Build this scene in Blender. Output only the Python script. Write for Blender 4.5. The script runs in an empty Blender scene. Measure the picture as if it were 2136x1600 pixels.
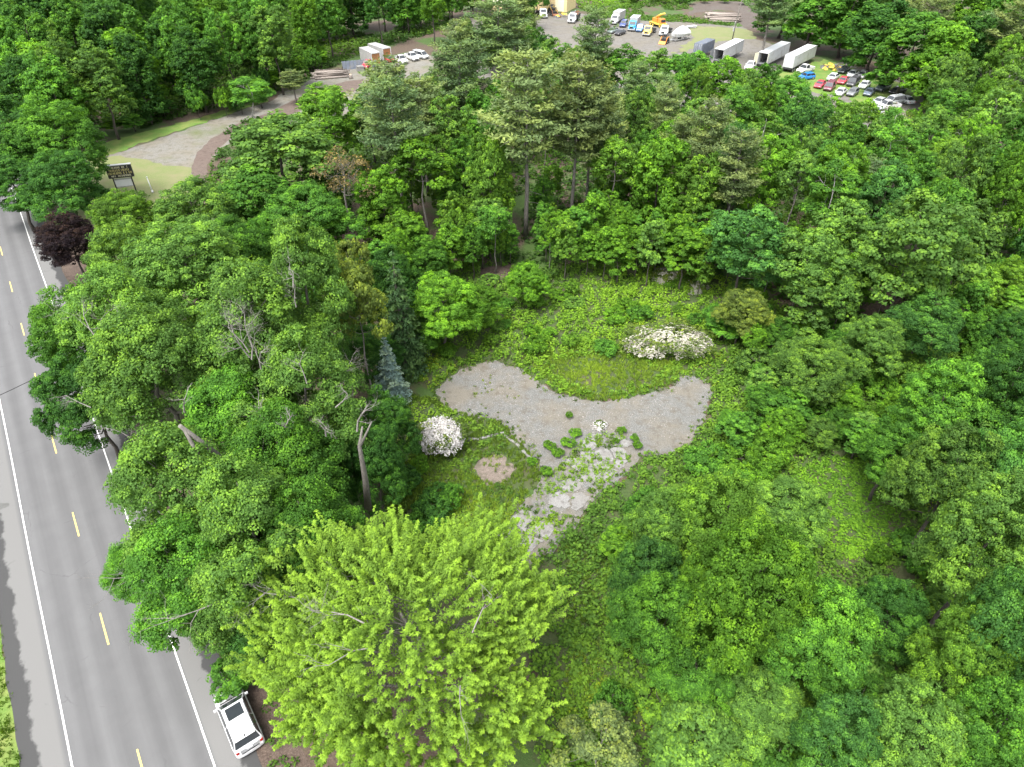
import bpy, math, random
import numpy as np
from mathutils import Vector, Matrix

S = bpy.context.scene
R_ = math.radians
# ---------------------------------------------------------------- camera
cam_d = bpy.data.cameras.new('camera')
cam = bpy.data.objects.new('camera', cam_d)
S.collection.objects.link(cam)
cam.location = (0, 0, 46)
cam.rotation_euler = (R_(90 - 38.6), 0, 0)
cam_d.sensor_width = 36
cam_d.lens = 36 * 1424 / 2136
cam_d.clip_start = 0.5
cam_d.clip_end = 3000
S.camera = cam
# ---------------------------------------------------------------- sky and sun (bright overcast)
SUN_EL, SUN_AZ = 62, 215          # azimuth clockwise from +Y
w = bpy.data.worlds.new('World'); S.world = w; w.use_nodes = True
nt = w.node_tree
sky = nt.nodes.new('ShaderNodeTexSky'); sky.sky_type = 'NISHITA'; sky.sun_disc = False
sky.sun_elevation = R_(SUN_EL); sky.sun_rotation = R_(SUN_AZ); sky.altitude = 50
sky.air_density = 1.0; sky.dust_density = 4.0; sky.ozone_density = 1.0
hs = nt.nodes.new('ShaderNodeHueSaturation'); hs.inputs['Saturation'].default_value = 0.2
bg = nt.nodes['Background']; bg.inputs['Strength'].default_value = 0.15
nt.links.new(sky.outputs[0], hs.inputs['Color']); nt.links.new(hs.outputs[0], bg.inputs['Color'])
sd = bpy.data.lights.new('sun', 'SUN'); sd.energy = 1.25; sd.angle = R_(18); sd.color = (1, 0.96, 0.9)
sun = bpy.data.objects.new('sun', sd); S.collection.objects.link(sun)
az = R_(SUN_AZ); el = R_(SUN_EL)
tosun = Vector((math.sin(az) * math.cos(el), math.cos(az) * math.cos(el), math.sin(el)))
sun.rotation_euler = (-tosun).to_track_quat('-Z', 'Y').to_euler()
sun.location = tosun * 200
S.view_settings.view_transform = 'Standard'; S.view_settings.look = 'None'
S.view_settings.gamma = 1; S.view_settings.use_curve_mapping = False
S.view_settings.exposure = 1.82
S.cycles.max_bounces = 6; S.cycles.diffuse_bounces = 4; S.cycles.transmission_bounces = 5
S.cycles.transparent_max_bounces = 6

COL = S.collection
# ---------------------------------------------------------------- helpers
def tag(o, label=None, cat=None, group=None, kind=None):
    if label: o['label'] = label
    if cat: o['category'] = cat
    if group: o['group'] = group
    if kind: o['kind'] = kind
    return o
def empty(name, loc=(0, 0, 0), rz=0.0):
    o = bpy.data.objects.new(name, None); COL.objects.link(o)
    o.location = loc; o.rotation_euler = (0, 0, rz); o.empty_display_size = 0.3
    return o
def link(name, me, parent=None, loc=None, rz=None):
    o = bpy.data.objects.new(name, me); COL.objects.link(o)
    if parent is not None: o.parent = parent
    if loc is not None: o.location = loc
    if rz is not None: o.rotation_euler = (0, 0, rz)
    return o
def copy_tree(o, parent=None):
    c = o.copy(); COL.objects.link(c); c.parent = parent
    for ch in o.children: copy_tree(ch, c)
    return c
def np_mesh(name, V, F, mat, attrs=None, smooth=False):
    """V (n,3); F (m,k) all faces with the same number of corners"""
    me = bpy.data.meshes.new(name)
    V = np.asarray(V, dtype=np.float32); F = np.asarray(F, dtype=np.int32)
    m, k = F.shape
    me.vertices.add(len(V)); me.vertices.foreach_set('co', V.ravel())
    me.loops.add(m * k); me.loops.foreach_set('vertex_index', F.ravel())
    me.polygons.add(m)
    me.polygons.foreach_set('loop_start', np.arange(0, m * k, k, dtype=np.int32))
    if smooth: me.polygons.foreach_set('use_smooth', np.ones(m, dtype=bool))
    me.update(calc_edges=True)
    if attrs:
        for an, arr in attrs.items():
            a = me.attributes.new(an, 'FLOAT', 'FACE'); a.data.foreach_set('value', np.asarray(arr, dtype=np.float32))
    for mm in (mat if isinstance(mat, (list, tuple)) else [mat]): me.materials.append(mm)
    return me
class MB:
    """collects boxes, prisms, tubes and lofts into one mesh"""
    def __init__(s): s.v = []; s.f = []; s.sm = []
    def add(s, vs, fs, smooth=False):
        n = len(s.v); s.v += [tuple(v) for v in vs]; s.f += [tuple(i + n for i in f) for f in fs]; s.sm += [smooth] * len(fs); return s
    def box(s, x0, x1, y0, y1, z0, z1, rz=0, c=(0, 0), tilt=None):
        vs = [(x, y, z) for z in (z0, z1) for x, y in ((x0, y0), (x1, y0), (x1, y1), (x0, y1))]
        if rz:
            ca, sa = math.cos(rz), math.sin(rz)
            vs = [(c[0] + (x - c[0]) * ca - (y - c[1]) * sa, c[1] + (x - c[0]) * sa + (y - c[1]) * ca, z) for x, y, z in vs]
        return s.add(vs, [(3, 2, 1, 0), (4, 5, 6, 7), (0, 1, 5, 4), (1, 2, 6, 5), (2, 3, 7, 6), (3, 0, 4, 7)])
    def hexa(s, p):      # 8 points: 4 bottom ccw, 4 top ccw
        return s.add(p, [(3, 2, 1, 0), (4, 5, 6, 7), (0, 1, 5, 4), (1, 2, 6, 5), (2, 3, 7, 6), (3, 0, 4, 7)])
    def prism(s, poly, z0, z1):
        n = len(poly)
        vs = [(x, y, z0) for x, y in poly] + [(x, y, z1) for x, y in poly]
        return s.add(vs, [tuple(range(n))[::-1], tuple(range(n, 2 * n))] + [(i, (i + 1) % n, n + (i + 1) % n, n + i) for i in range(n)])
    def tube(s, pts, rad, n=6, caps=True, smooth=True):
        pts = [Vector(p) for p in pts]; base = len(s.v); vs = []; fs = []
        if not isinstance(rad, (list, tuple)): rad = [rad] * len(pts)
        up = Vector((0, 0, 1)); prev = None
        for i, p in enumerate(pts):
            d = (pts[min(i + 1, len(pts) - 1)] - pts[max(i - 1, 0)])
            d = d.normalized() if d.length > 1e-9 else up
            if prev is None:
                a = d.cross(Vector((1, 0, 0)) if abs(d.x) < 0.8 else Vector((0, 1, 0))).normalized()
            else:
                a = (prev - d * prev.dot(d)); a = a.normalized() if a.length > 1e-6 else d.orthogonal().normalized()
            prev = a; b = d.cross(a)
            for k in range(n):
                t = 2 * math.pi * k / n
                vs.append(p + a * (rad[i] * math.cos(t)) + b * (rad[i] * math.sin(t)))
        for i in range(len(pts) - 1):
            for k in range(n):
                fs.append((i * n + k, i * n + (k + 1) % n, (i + 1) * n + (k + 1) % n, (i + 1) * n + k))
        s.add(vs, fs, smooth)
        if caps:
            m = len(pts)
            s.f += [tuple(base + k for k in range(n))[::-1], tuple(base + (m - 1) * n + k for k in range(n))]; s.sm += [False] * 2
        return s
    def loft(s, rings, closed=True, smooth=False):
        n = len(rings[0]); vs = [p for r in rings for p in r]; fs = []
        for i in range(len(rings) - 1):
            for k in range(n if closed else n - 1):
                fs.append((i * n + k, i * n + (k + 1) % n, (i + 1) * n + (k + 1) % n, (i + 1) * n + k))
        fs += [tuple(range(n))[::-1], tuple((len(rings) - 1) * n + k for k in range(n))]
        return s.add(vs, fs, smooth)
    def mesh(s, name, mat):
        me = bpy.data.meshes.new(name); me.from_pydata(s.v, [], s.f); me.update()
        for mm in (mat if isinstance(mat, (list, tuple)) else [mat]): me.materials.append(mm)
        me.polygons.foreach_set('use_smooth', s.sm)
        return me
    def build(s, name, mat, parent=None, loc=None, rz=None):
        return link(name, s.mesh(name, mat), parent, loc, rz)

# ---------------------------------------------------------------- materials
def new_mat(name):
    m = bpy.data.materials.new(name); m.use_nodes = True
    n = m.node_tree.nodes; l = m.node_tree.links
    return m, n, l, n['Principled BSDF']
def ramp(n, l, src, stops, interp='LINEAR'):
    r = n.new('ShaderNodeValToRGB'); r.color_ramp.interpolation = interp
    e = r.color_ramp.elements
    e[0].position, e[0].color = stops[0][0], (*stops[0][1], 1)
    e[1].position, e[1].color = stops[1][0], (*stops[1][1], 1)
    for p, c in stops[2:]:
        x = e.new(p); x.color = (*c, 1)
    l.new(src, r.inputs[0]); return r.outputs[0]
def noise(n, l, co, scale, detail=6, rough=0.6, dist=0.0):
    t = n.new('ShaderNodeTexNoise'); t.inputs['Scale'].default_value = scale; t.inputs['Detail'].default_value = detail
    t.inputs['Roughness'].default_value = rough; t.inputs['Distortion'].default_value = dist
    l.new(co, t.inputs['Vector']); return t.outputs['Fac']
def mixc(n, l, f, a, b, mode='MIX'):
    m = n.new('ShaderNodeMix'); m.data_type = 'RGBA'; m.blend_type = mode
    for sock, val in ((m.inputs['Factor'], f), (m.inputs['A'], a), (m.inputs['B'], b)):
        if isinstance(val, (int, float)): sock.default_value = val
        elif isinstance(val, tuple): sock.default_value = (*val, 1) if len(val) == 3 else val
        else: l.new(val, sock)
    # the RGBA sockets are the ones named A and B with index 6 and 7
    return m.outputs['Result']
def mixrgb(n, l, f, a, b, mode='MIX'):
    m = n.new('ShaderNodeMix'); m.data_type = 'RGBA'; m.blend_type = mode
    for idx, val in ((0, f), (6, a), (7, b)):
        sock = m.inputs[idx]
        if isinstance(val, (int, float)): sock.default_value = val
        elif isinstance(val, tuple): sock.default_value = (*val, 1) if len(val) == 3 else val
        else: l.new(val, sock)
    return m.outputs[2]
def geo_co(n):
    return n.new('ShaderNodeNewGeometry').outputs['Position']
def obj_co(n):
    return n.new('ShaderNodeTexCoord').outputs['Object']
def bump(n, l, h, strength, dist, bsdf):
    b = n.new('ShaderNodeBump'); b.inputs['Strength'].default_value = strength; b.inputs['Distance'].default_value = dist
    l.new(h, b.inputs['Height']); l.new(b.outputs[0], bsdf.inputs['Normal'])
def plain(name, col, rough=0.6, metal=0.0, var=0.15, scale=3.0, spec=0.4, dirt=None, coat=0.0, emit=None):
    m, n, l, b = new_mat(name)
    co = obj_co(n)
    f = noise(n, l, co, scale, 5)
    lo = tuple(c * (1 - var) for c in col); hi = tuple(min(1, c * (1 + var)) for c in col)
    c = ramp(n, l, f, [(0.3, lo), (0.7, hi)])
    if dirt:
        g = noise(n, l, co, scale * 0.6, 8, 0.7)
        g = ramp(n, l, g, [(0.5, (0, 0, 0)), (0.68, (1, 1, 1))])
        c = mixrgb(n, l, g, c, dirt)
    l.new(c, b.inputs['Base Color'])
    b.inputs['Roughness'].default_value = rough; b.inputs['Metallic'].default_value = metal
    b.inputs['Specular IOR Level'].default_value = spec
    b.inputs['Coat Weight'].default_value = coat
    return m
def leaf_mat(name, rgb=None, lo=0.42, hi=1.6, warm=0.25, trans=0.42, gloss=0.6, spec=0.12, shift=(1.35, 1.1, 0.5)):
    """leaf colour = the tree's own colour (object colour) or rgb, varied leaf by leaf"""
    m, n, l, b = new_mat(name)
    if rgb is None: base = n.new('ShaderNodeObjectInfo').outputs['Color']
    else:
        c0 = n.new('ShaderNodeRGB'); c0.outputs[0].default_value = (*rgb, 1); base = c0.outputs[0]
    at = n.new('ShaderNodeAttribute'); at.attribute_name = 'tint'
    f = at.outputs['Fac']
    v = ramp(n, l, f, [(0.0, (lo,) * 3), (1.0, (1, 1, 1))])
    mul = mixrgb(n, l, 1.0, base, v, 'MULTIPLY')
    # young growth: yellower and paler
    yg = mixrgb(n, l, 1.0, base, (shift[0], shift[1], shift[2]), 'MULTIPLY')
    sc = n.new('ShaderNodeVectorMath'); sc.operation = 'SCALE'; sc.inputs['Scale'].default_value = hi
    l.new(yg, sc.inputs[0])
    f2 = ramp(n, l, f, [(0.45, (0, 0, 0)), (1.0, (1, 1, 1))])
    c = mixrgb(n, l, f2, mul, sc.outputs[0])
    l.new(c, b.inputs['Base Color'])
    b.inputs['Roughness'].default_value = gloss; b.inputs['Specular IOR Level'].default_value = spec
    tr = n.new('ShaderNodeBsdfTranslucent')
    tc = mixrgb(n, l, 1.0, c, (1.25, 1.2, 0.5), 'MULTIPLY'); l.new(tc, tr.inputs['Color'])
    mx = n.new('ShaderNodeMixShader'); mx.inputs[0].default_value = trans
    l.new(b.outputs[0], mx.inputs[1]); l.new(tr.outputs[0], mx.inputs[2])
    l.new(mx.outputs[0], n['Material Output'].inputs['Surface'])
    return m
M = {}
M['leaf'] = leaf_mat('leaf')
M['needle'] = leaf_mat('needle', lo=0.6, hi=1.35, trans=0.3, gloss=0.6, shift=(1.25, 1.05, 0.7))
M['leaf_soft'] = leaf_mat('leaf_soft', lo=0.5, hi=1.3, shift=(1.2, 1.08, 0.7))
M['petal_white'] = leaf_mat('petal_white', rgb=(0.6, 0.58, 0.6), lo=0.65, hi=1.1, trans=0.25, gloss=0.7, shift=(1.0, 1.0, 1.0))
M['petal'] = leaf_mat('petal', rgb=(0.5, 0.48, 0.42), lo=0.7, hi=1.15, trans=0.25, gloss=0.7, shift=(1.0, 1.0, 1.0))
def bark(name, a, b_, sc=3):
    m, n, l, b = new_mat(name); co = obj_co(n)
    mp = n.new('ShaderNodeMapping'); mp.inputs['Scale'].default_value = (sc, sc, sc * 0.22); l.new(co, mp.inputs['Vector'])
    f = noise(n, l, mp.outputs[0], 4, 8, 0.7, 0.6)
    l.new(ramp(n, l, f, [(0.35, a), (0.65, b_)]), b.inputs['Base Color']); b.inputs['Roughness'].default_value = 0.9
    bump(n, l, f, 0.6, 0.05, b); return m
M['bark'] = bark('bark', (0.035, 0.03, 0.025), (0.095, 0.08, 0.068))
M['bark_pale'] = bark('bark_pale', (0.075, 0.068, 0.06), (0.19, 0.175, 0.155))
M['bark_white'] = bark('bark_white', (0.2, 0.19, 0.18), (0.42, 0.4, 0.37))
M['deadwood'] = bark('deadwood', (0.11, 0.1, 0.09), (0.25, 0.235, 0.215))

# ---------------------------------------------------------------- foliage
def unit(a): return a / np.maximum(np.linalg.norm(a, axis=-1, keepdims=True), 1e-9)
def rand_dir(g, n, zlo=-1.0, zhi=1.0):
    z = g.uniform(zlo, zhi, n); t = g.uniform(0, 2 * np.pi, n); r = np.sqrt(np.maximum(0, 1 - z * z))
    return np.stack([r * np.cos(t), r * np.sin(t), z], -1)
def leaf_quads(g, P, N, L, W, T=None, fold=0.0):
    """one four-cornered leaf at each P facing N"""
    n = len(P)
    if T is None: T = rand_dir(g, n)
    T = unit(T - N * np.sum(T * N, -1, keepdims=True)); B = np.cross(N, T)
    L = np.broadcast_to(L, n)[:, None] * 0.5; W = np.broadcast_to(W, n)[:, None] * 0.5
    V = np.stack([P - T * L, P + B * W - N * W * fold - T * L * 0.15, P + T * L, P - B * W - N * W * fold - T * L * 0.15], 1).reshape(-1, 3)
    return V, np.arange(4 * n).reshape(n, 4)
def crown_mesh(name, seed, R, z0, z1, nl, m, k, cr, leaf, aspect=0.7, mat='leaf', up=0.55, lobe_r=0.42, squash=0.8,
               shape=1.0, upright=0.0, jit=0.25, droop=0.0):
    """lobes round the axis, leaf clumps over each lobe, leaves over each clump; returns mesh and lobe centres"""
    g = np.random.default_rng(seed)
    H = z1 - z0; zc = (z0 + z1) / 2
    d = []
    ga = math.pi * (3 - math.sqrt(5)); off = g.uniform(0, 6.28)
    for i in range(nl):                                   # spread evenly over the upper part of the envelope
        z = 1 - 1.55 * (i + 0.5) / nl
        z += g.normal(0, 0.08); z = max(-0.75, min(0.97, z))
        t = off + i * ga + g.normal(0, 0.3); r = math.sqrt(1 - z * z)
        rr = 1 + g.normal(0, jit * 0.6)
        wz = 1.0 if shape == 1.0 else (1 - max(0, z)) ** (shape - 1)
        d.append((r * math.cos(t) * rr * wz, r * math.sin(t) * rr * wz, z * (1 + g.normal(0, jit * 0.25))))
    d = np.array(d)
    lr = R * lobe_r * g.uniform(0.7, 1.2, nl)
    LC = d * np.array([R - R * lobe_r * 0.75, R - R * lobe_r * 0.75, H / 2 - R * lobe_r * 0.6]); LC[:, 2] += zc
    LC[:, 2] = np.maximum(LC[:, 2], max(z0, 0.3))
    D = rand_dir(g, nl * m, -0.55, 1.0).reshape(nl, m, 3)
    outw = LC * np.array([1, 1, 0]); outw = unit(outw + 1e-6)[:, None, :]
    D = unit(D + outw * 0.55 + np.array([0, 0, upright]))
    rad = lr[:, None, None] * g.uniform(0.72, 1.08, (nl, m, 1))
    C = (LC[:, None, :] + D * rad * np.array([1, 1, squash + upright])).reshape(-1, 3)
    Dc = D.reshape(-1, 3); nc = len(C)
    crr = cr * g.uniform(0.65, 1.35, nc)
    ld = rand_dir(g, nc * k, -0.35, 1.0).reshape(nc, k, 3)
    rr = g.uniform(0.35, 1.0, (nc, k, 1)) ** 0.6
    P = C[:, None, :] + ld * rr * crr[:, None, None] * np.array([1, 1, 0.62])
    if droop: P[..., 2] -= droop * (rr[..., 0] ** 2) * crr[:, None]
    N = unit(Dc[:, None, :] * 0.35 + ld * 0.5 + np.array([0, 0, up]) + g.normal(0, 0.38, (nc, k, 3)))
    n = nc * k
    L = leaf * g.uniform(0.65, 1.3, n)
    V, F = leaf_quads(g, P.reshape(-1, 3), N.reshape(-1, 3), L, L * aspect, fold=0.2)
    lt = np.repeat(g.uniform(0, 0.22, nl), m)[:, None]
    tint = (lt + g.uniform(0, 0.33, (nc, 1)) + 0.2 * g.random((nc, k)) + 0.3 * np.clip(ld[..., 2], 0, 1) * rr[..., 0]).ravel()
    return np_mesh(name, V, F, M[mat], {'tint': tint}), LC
def limb_path(a, b, g, sag=0.15, n=5):
    a = np.array(a, float); b = np.array(b, float); pts = []
    for i in range(n):
        t = i / (n - 1); p = a + (b - a) * t
        p[2] += math.sin(t * math.pi) * sag * np.linalg.norm(b - a) * -0.5
        if 0 < i < n - 1: p += g.normal(0, 0.03, 3) * np.linalg.norm(b - a)
        pts.append(tuple(p))
    return pts
def trunk_mesh(name, seed, H, r, LC, mat='bark', first=0.3, lean=0.0, nlimb=14, sides=7, bare=0):
    g = np.random.default_rng(seed); mb = MB(); top = H * 0.86
    tp = []
    for i in range(7):
        t = i / 6; tp.append((lean * t * t * H + g.normal(0, 0.012 * H) * (t > 0), g.normal(0, 0.012 * H) * (t > 0), top * t - 0.15 * (i == 0)))
    mb.tube(tp, [r * (1.35 if i == 0 else 1) * (1 - 0.85 * i / 6) + 0.02 for i in range(7)], sides)
    def at(z):
        t = max(0, min(0.999, z / top)) * 6; i = int(t); u = t - i
        return tuple(tp[i][j] * (1 - u) + tp[i + 1][j] * u for j in range(3)), r * (1 - 0.85 * z / top)
    idx = list(range(len(LC))); g.shuffle(idx)
    for i in idx[:nlimb]:
        c = LC[i]; z = max(H * first, min(c[2] - 0.35 * math.hypot(c[0], c[1]), top * 0.92)); p, rr = at(z)
        pts = limb_path(p, c, g, 0.2)
        mb.tube(pts, [max(0.03, rr * 0.55 * (1 - 0.8 * j / 4)) for j in range(5)], 5)
        for q in range(2 + bare):
            s = pts[2 + (q % 2)]; e = np.array(s) + unit(g.normal(0, 1, 3) + np.array([0, 0, 0.5])) * (0.8 + 1.2 * g.random()) * (H / 14)
            mb.tube(limb_path(s, e, g, 0, 3), [rr * 0.2 + 0.01, rr * 0.1 + 0.008, 0.01], 3, caps=False)
    return mb.mesh(name, M[mat])
def pine_mesh(name, seed, R, z0, z1, rows, per, k, leaf, spruce=False):
    g = np.random.default_rng(seed); P = []; N = []; T = []; tn = []; mb = []
    H = z1 - z0
    for i in range(rows):
        t = i / (rows - 1); z = z0 + H * t + g.normal(0, 0.02 * H)
        prof = (1 - t) ** 0.9 if spruce else (0.42 + 0.58 * math.sin(min(1, (1 - t) * 1.1 + 0.05) * math.pi * 0.6)) * g.uniform(0.72, 1.15)
        if not spruce and t < 0.25: prof *= 0.6 + t * 1.6
        nb = max(4, int(per * (0.5 + prof * 0.5)))
        a0 = g.uniform(0, 6.28)
        for j in range(nb):
            a = a0 + 6.283 * j / nb + g.normal(0, 0.22); Lb = R * prof * g.uniform(0.7, 1.12) + 0.25
            if not spruce and g.random() < 0.12: continue
            dr = np.array([math.cos(a), math.sin(a), 0]); side = np.array([-dr[1], dr[0], 0])
            rise = -0.28 if spruce else g.uniform(-0.1, 0.55)
            bt = g.uniform(0, 0.5)
            mb.append(((0, 0, z), tuple(dr * Lb * 0.9 + np.array([0, 0, z + rise * Lb]))))
            n = max(6, int(k * Lb / R))
            s = g.uniform(0.12, 1.0, n) ** 0.75
            wv = 0.34 * Lb * (1.0 - 0.55 * s) * (1.15 if spruce else 1.35)
            lat = g.uniform(-1, 1, n) * wv
            p = dr * (s * Lb)[:, None] + side * lat[:, None]
            p[:, 2] += z + rise * Lb * s + (0.16 * Lb * s ** 2 if not spruce else 0) - (0.12 * np.abs(lat)) + np.abs(g.normal(0, 0.26 if not spruce else 0.06, n)) * R * 0.35
            P.append(p)
            nn = unit(np.array([0, 0, 0.55]) + dr * 0.3 + g.normal(0, 0.55, (n, 3))); N.append(nn)
            T.append(unit(dr + side * np.sign(lat)[:, None] * 0.6 + g.normal(0, 0.5, (n, 3)) + np.array([0, 0, -0.3 if spruce else 0.5])))
            tn.append(bt + 0.25 * g.random(n) + 0.25 * s)
    P = np.concatenate(P); N = np.concatenate(N); T = np.concatenate(T); tn = np.concatenate(tn)
    L = leaf * g.uniform(0.7, 1.3, len(P))
    V, F = leaf_quads(g, P, N, L, L * (0.36 if not spruce else 0.42), T)
    return np_mesh(name, V, F, M['needle'], {'tint': tn}), mb
def pine_trunk(name, seed, H, r, br, mat='bark', dead=8, z0=8):
    g = np.random.default_rng(seed); mb = MB()
    tp = [(g.normal(0, 0.05) * (i > 0), g.normal(0, 0.05) * (i > 0), H * 0.97 * i / 6 - 0.1 * (i == 0)) for i in range(7)]
    mb.tube(tp, [r * (1 - 0.9 * i / 6) + 0.02 for i in range(7)], 7)
    for a, b in br[::2]: mb.tube([a, tuple((np.array(a) + np.array(b)) / 2 + np.array([0, 0, -0.1])), b], [0.06, 0.04, 0.015], 3, caps=False)
    for i in range(dead):
        z = g.uniform(z0 * 0.45, z0); a = g.uniform(0, 6.28); L = g.uniform(0.8, 2.2)
        mb.tube([(0, 0, z), (math.cos(a) * L, math.sin(a) * L, z + g.uniform(-0.2, 0.4))], [0.04, 0.012], 3, caps=False)
    return mb.mesh(name, M[mat])
def branch_mesh(name, seed, mat, start, dirv, L, depth=3, r=0.09, spread=0.7):
    """a leafless branch that forks"""
    g = np.random.default_rng(seed); mb = MB()
    def grow(p, d, L, r, dep):
        q = p + d * L * 0.5 + g.normal(0, 0.05, 3) * L; e = p + d * L + g.normal(0, 0.07, 3) * L
        mb.tube([tuple(p), tuple(q), tuple(e)], [r, r * 0.7, r * 0.4], 4 if dep > 1 else 3, caps=False)
        if dep == 0: return
        for i in range(4):
            s = (q, e, e, q)[i]
            nd = unit(d + g.normal(0, spread, 3) + np.array([0, 0, 0.15]))
            grow(np.array(s), nd, L * g.uniform(0.4, 0.75), r * 0.45, dep - 1)
    grow(np.array(start, float), unit(np.array(dirv, float)), L, r, depth)
    return mb.mesh(name, M[mat])

# library of tree kinds: kind -> list of (crown mesh, trunk mesh, R, H, extra parts)
LIB = {}
def extent(me):
    a = np.empty(len(me.vertices) * 3, np.float32); me.vertices.foreach_get('co', a); a = a.reshape(-1, 3)
    return float(np.percentile(np.hypot(a[:, 0], a[:, 1]), 97)), float(np.percentile(a[:, 2], 99.5))
def lib_broad(kind, seeds, R, H, base, nl, m, k, cr, leaf, tr=0.25, trunk='bark', **kw):
    nlimb = kw.pop('nlimb', 14); first = kw.pop('first', 0.3)
    for s in seeds:
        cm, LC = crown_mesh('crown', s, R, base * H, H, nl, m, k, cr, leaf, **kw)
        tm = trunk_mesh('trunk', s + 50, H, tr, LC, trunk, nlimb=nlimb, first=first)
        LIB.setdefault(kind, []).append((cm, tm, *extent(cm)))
lib_broad('near', (1, 2, 3), 5.0, 14, 0.22, 28, 30, 82, 0.56, 0.185, 0.24, lobe_r=0.34, aspect=0.8, squash=1.0, up=0.42, jit=0.38)
lib_broad('poplar', (11, 12), 5.0, 17, 0.25, 28, 32, 74, 0.62, 0.19, 0.36, lobe_r=0.36, upright=0.25, shape=1.25, jit=0.35, up=0.4, aspect=0.75, trunk='bark_pale')
lib_broad('mid', (21, 22, 23, 24), 4.5, 15, 0.2, 22, 24, 40, 0.6, 0.34, 0.22, lobe_r=0.38, jit=0.4, squash=1.1, upright=0.1, up=0.4)
lib_broad('airy', (31, 32), 4.0, 15, 0.45, 14, 20, 30, 0.6, 0.34, 0.16, lobe_r=0.36, jit=0.5, trunk='bark_pale', nlimb=12)
lib_broad('far', (41, 42, 43), 5.0, 19, -0.12, 30, 22, 26, 0.8, 0.52, 0.25, lobe_r=0.36, jit=0.4, nlimb=8, squash=1.15, upright=0.15, up=0.35)
lib_broad('slim', (51, 52, 53), 2.0, 10, 0.15, 13, 14, 30, 0.42, 0.32, 0.09, lobe_r=0.5, jit=0.4, shape=1.2, upright=0.2, nlimb=8)
lib_broad('birch', (61,), 2.6, 15, 0.4, 12, 18, 30, 0.5, 0.28, 0.13, lobe_r=0.42, jit=0.4, trunk='bark_white', nlimb=8)
lib_broad('shrub', (71, 72, 73, 74), 2.0, 2.8, 0.1, 10, 18, 30, 0.34, 0.23, 0.05, lobe_r=0.5, jit=0.4, nlimb=5, first=0.1)
def lib_lime():
    """broad tree with upright shoots, each shoot ringed by drooping narrow leaves"""
    g = np.random.default_rng(5); R = 7.6; H = 15.0; z0 = 4.0
    ns = 2900; d = rand_dir(g, ns, -0.35, 1.0)
    th = np.arctan2(d[:, 1], d[:, 0]); am = 1 + 0.17 * np.sin(th * 3 + 1 + 2 * d[:, 2]) + 0.12 * np.sin(th * 7 + 4 * d[:, 2]) + 0.09 * np.sin(th * 13 - 9 * d[:, 2])
    rad = g.uniform(0.45, 1.0, ns) ** 0.5
    base = d * (rad * am)[:, None] * np.array([R * 0.93, R * 0.93, (H - z0) * 0.5]) + np.array([0, 0, z0 + (H - z0) * 0.46])
    out = unit(d * np.array([1, 1, 0]) + 1e-6)
    sd = unit(out * g.uniform(0.1, 1.0, (ns, 1)) + np.array([0, 0, 0.85]) + g.normal(0, 0.34, (ns, 3)))
    SL = g.uniform(0.4, 1.25, ns); SL[rad * d[:, 2] > 0.62] *= 1.35
    P = []; N = []; T = []; tn = []
    nt = 9; nleaf = 9
    s = np.linspace(0.05, 1, nt)
    tip = base[:, None, :] + sd[:, None, :] * (SL[:, None] * s)[..., None]          # ns,nt,3
    wdt = (0.23 * (1.15 - 0.75 * s))[None, :, None]
    ld = rand_dir(g, ns * nt * nleaf, -0.1, 0.75).reshape(ns, nt, nleaf, 3)
    P = tip[:, :, None, :] + ld * (wdt[..., None] * 0.8)
    P[..., 2] -= 0.05
    T = unit(ld + np.array([0, 0, -0.55]) + g.normal(0, 0.2, ld.shape)); N = unit(np.array([0, 0, 0.9]) + ld * 0.55 + g.normal(0, 0.3, ld.shape))
    st = (g.uniform(0, 0.3, ns) + 0.3 * (rad - 0.5))[:, None, None]; tn = st + 0.38 * (s[None, :, None] ** 1.5) + 0.25 * g.random((ns, nt, nleaf))  # inner shoots tinted darker: crown shade put into the leaf colour
    n = ns * nt * nleaf; L = 0.15 * g.uniform(0.7, 1.3, n)
    V, F = leaf_quads(g, P.reshape(-1, 3), N.reshape(-1, 3), L, L * 0.45, T.reshape(-1, 3), fold=0.3)
    cm = np_mesh('crown', V, F, M['leaf_soft'], {'tint': np.clip(tn.ravel(), 0, 1)})
    LC = base[g.choice(ns, 60, replace=False)] * np.array([0.9, 0.9, 0.97])
    tm = trunk_mesh('trunk', 9, H, 0.3, LC, 'bark_pale', nlimb=44, first=0.22, bare=1)
    LIB['lime'] = [(cm, tm, R, H)]
lib_lime()
for s in (81, 82, 83):
    cm, br = pine_mesh('crown', s, 4.2, 11, 23, 15, 8, 165, 0.46); LIB.setdefault('pine', []).append((cm, pine_trunk('trunk', s, 23, 0.23, br, 'bark_pale', 12, 12), 4.2, 23))
cm, br = pine_mesh('crown', 91, 2.6, 0.6, 11, 26, 10, 66, 0.36, True); LIB['spruce'] = [(cm, pine_trunk('trunk', 91, 11, 0.16, br, 'bark', 0), 2.6, 11)]
def lib_bare():
    cm, LC = crown_mesh('crown', 101, 3.0, 6, 13, 14, 16, 9, 0.5, 0.22, jit=0.4, lobe_r=0.4)
    tm = trunk_mesh('trunk', 102, 13, 0.2, LC, 'bark_pale', nlimb=14, bare=5, first=0.4)
    LIB['bare'] = [(cm, tm, 3.0, 13)]
lib_bare()
def plant(name, kind, var, x, y, h, r, col, rot, label, cat, group=None, lean=0.0):
    cm, tm, R0, H0 = LIB[kind][var % len(LIB[kind])]
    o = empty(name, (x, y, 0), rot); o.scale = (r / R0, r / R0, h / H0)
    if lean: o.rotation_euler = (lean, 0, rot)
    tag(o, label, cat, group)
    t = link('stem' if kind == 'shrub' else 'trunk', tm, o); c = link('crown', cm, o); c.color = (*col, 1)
    return o

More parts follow.
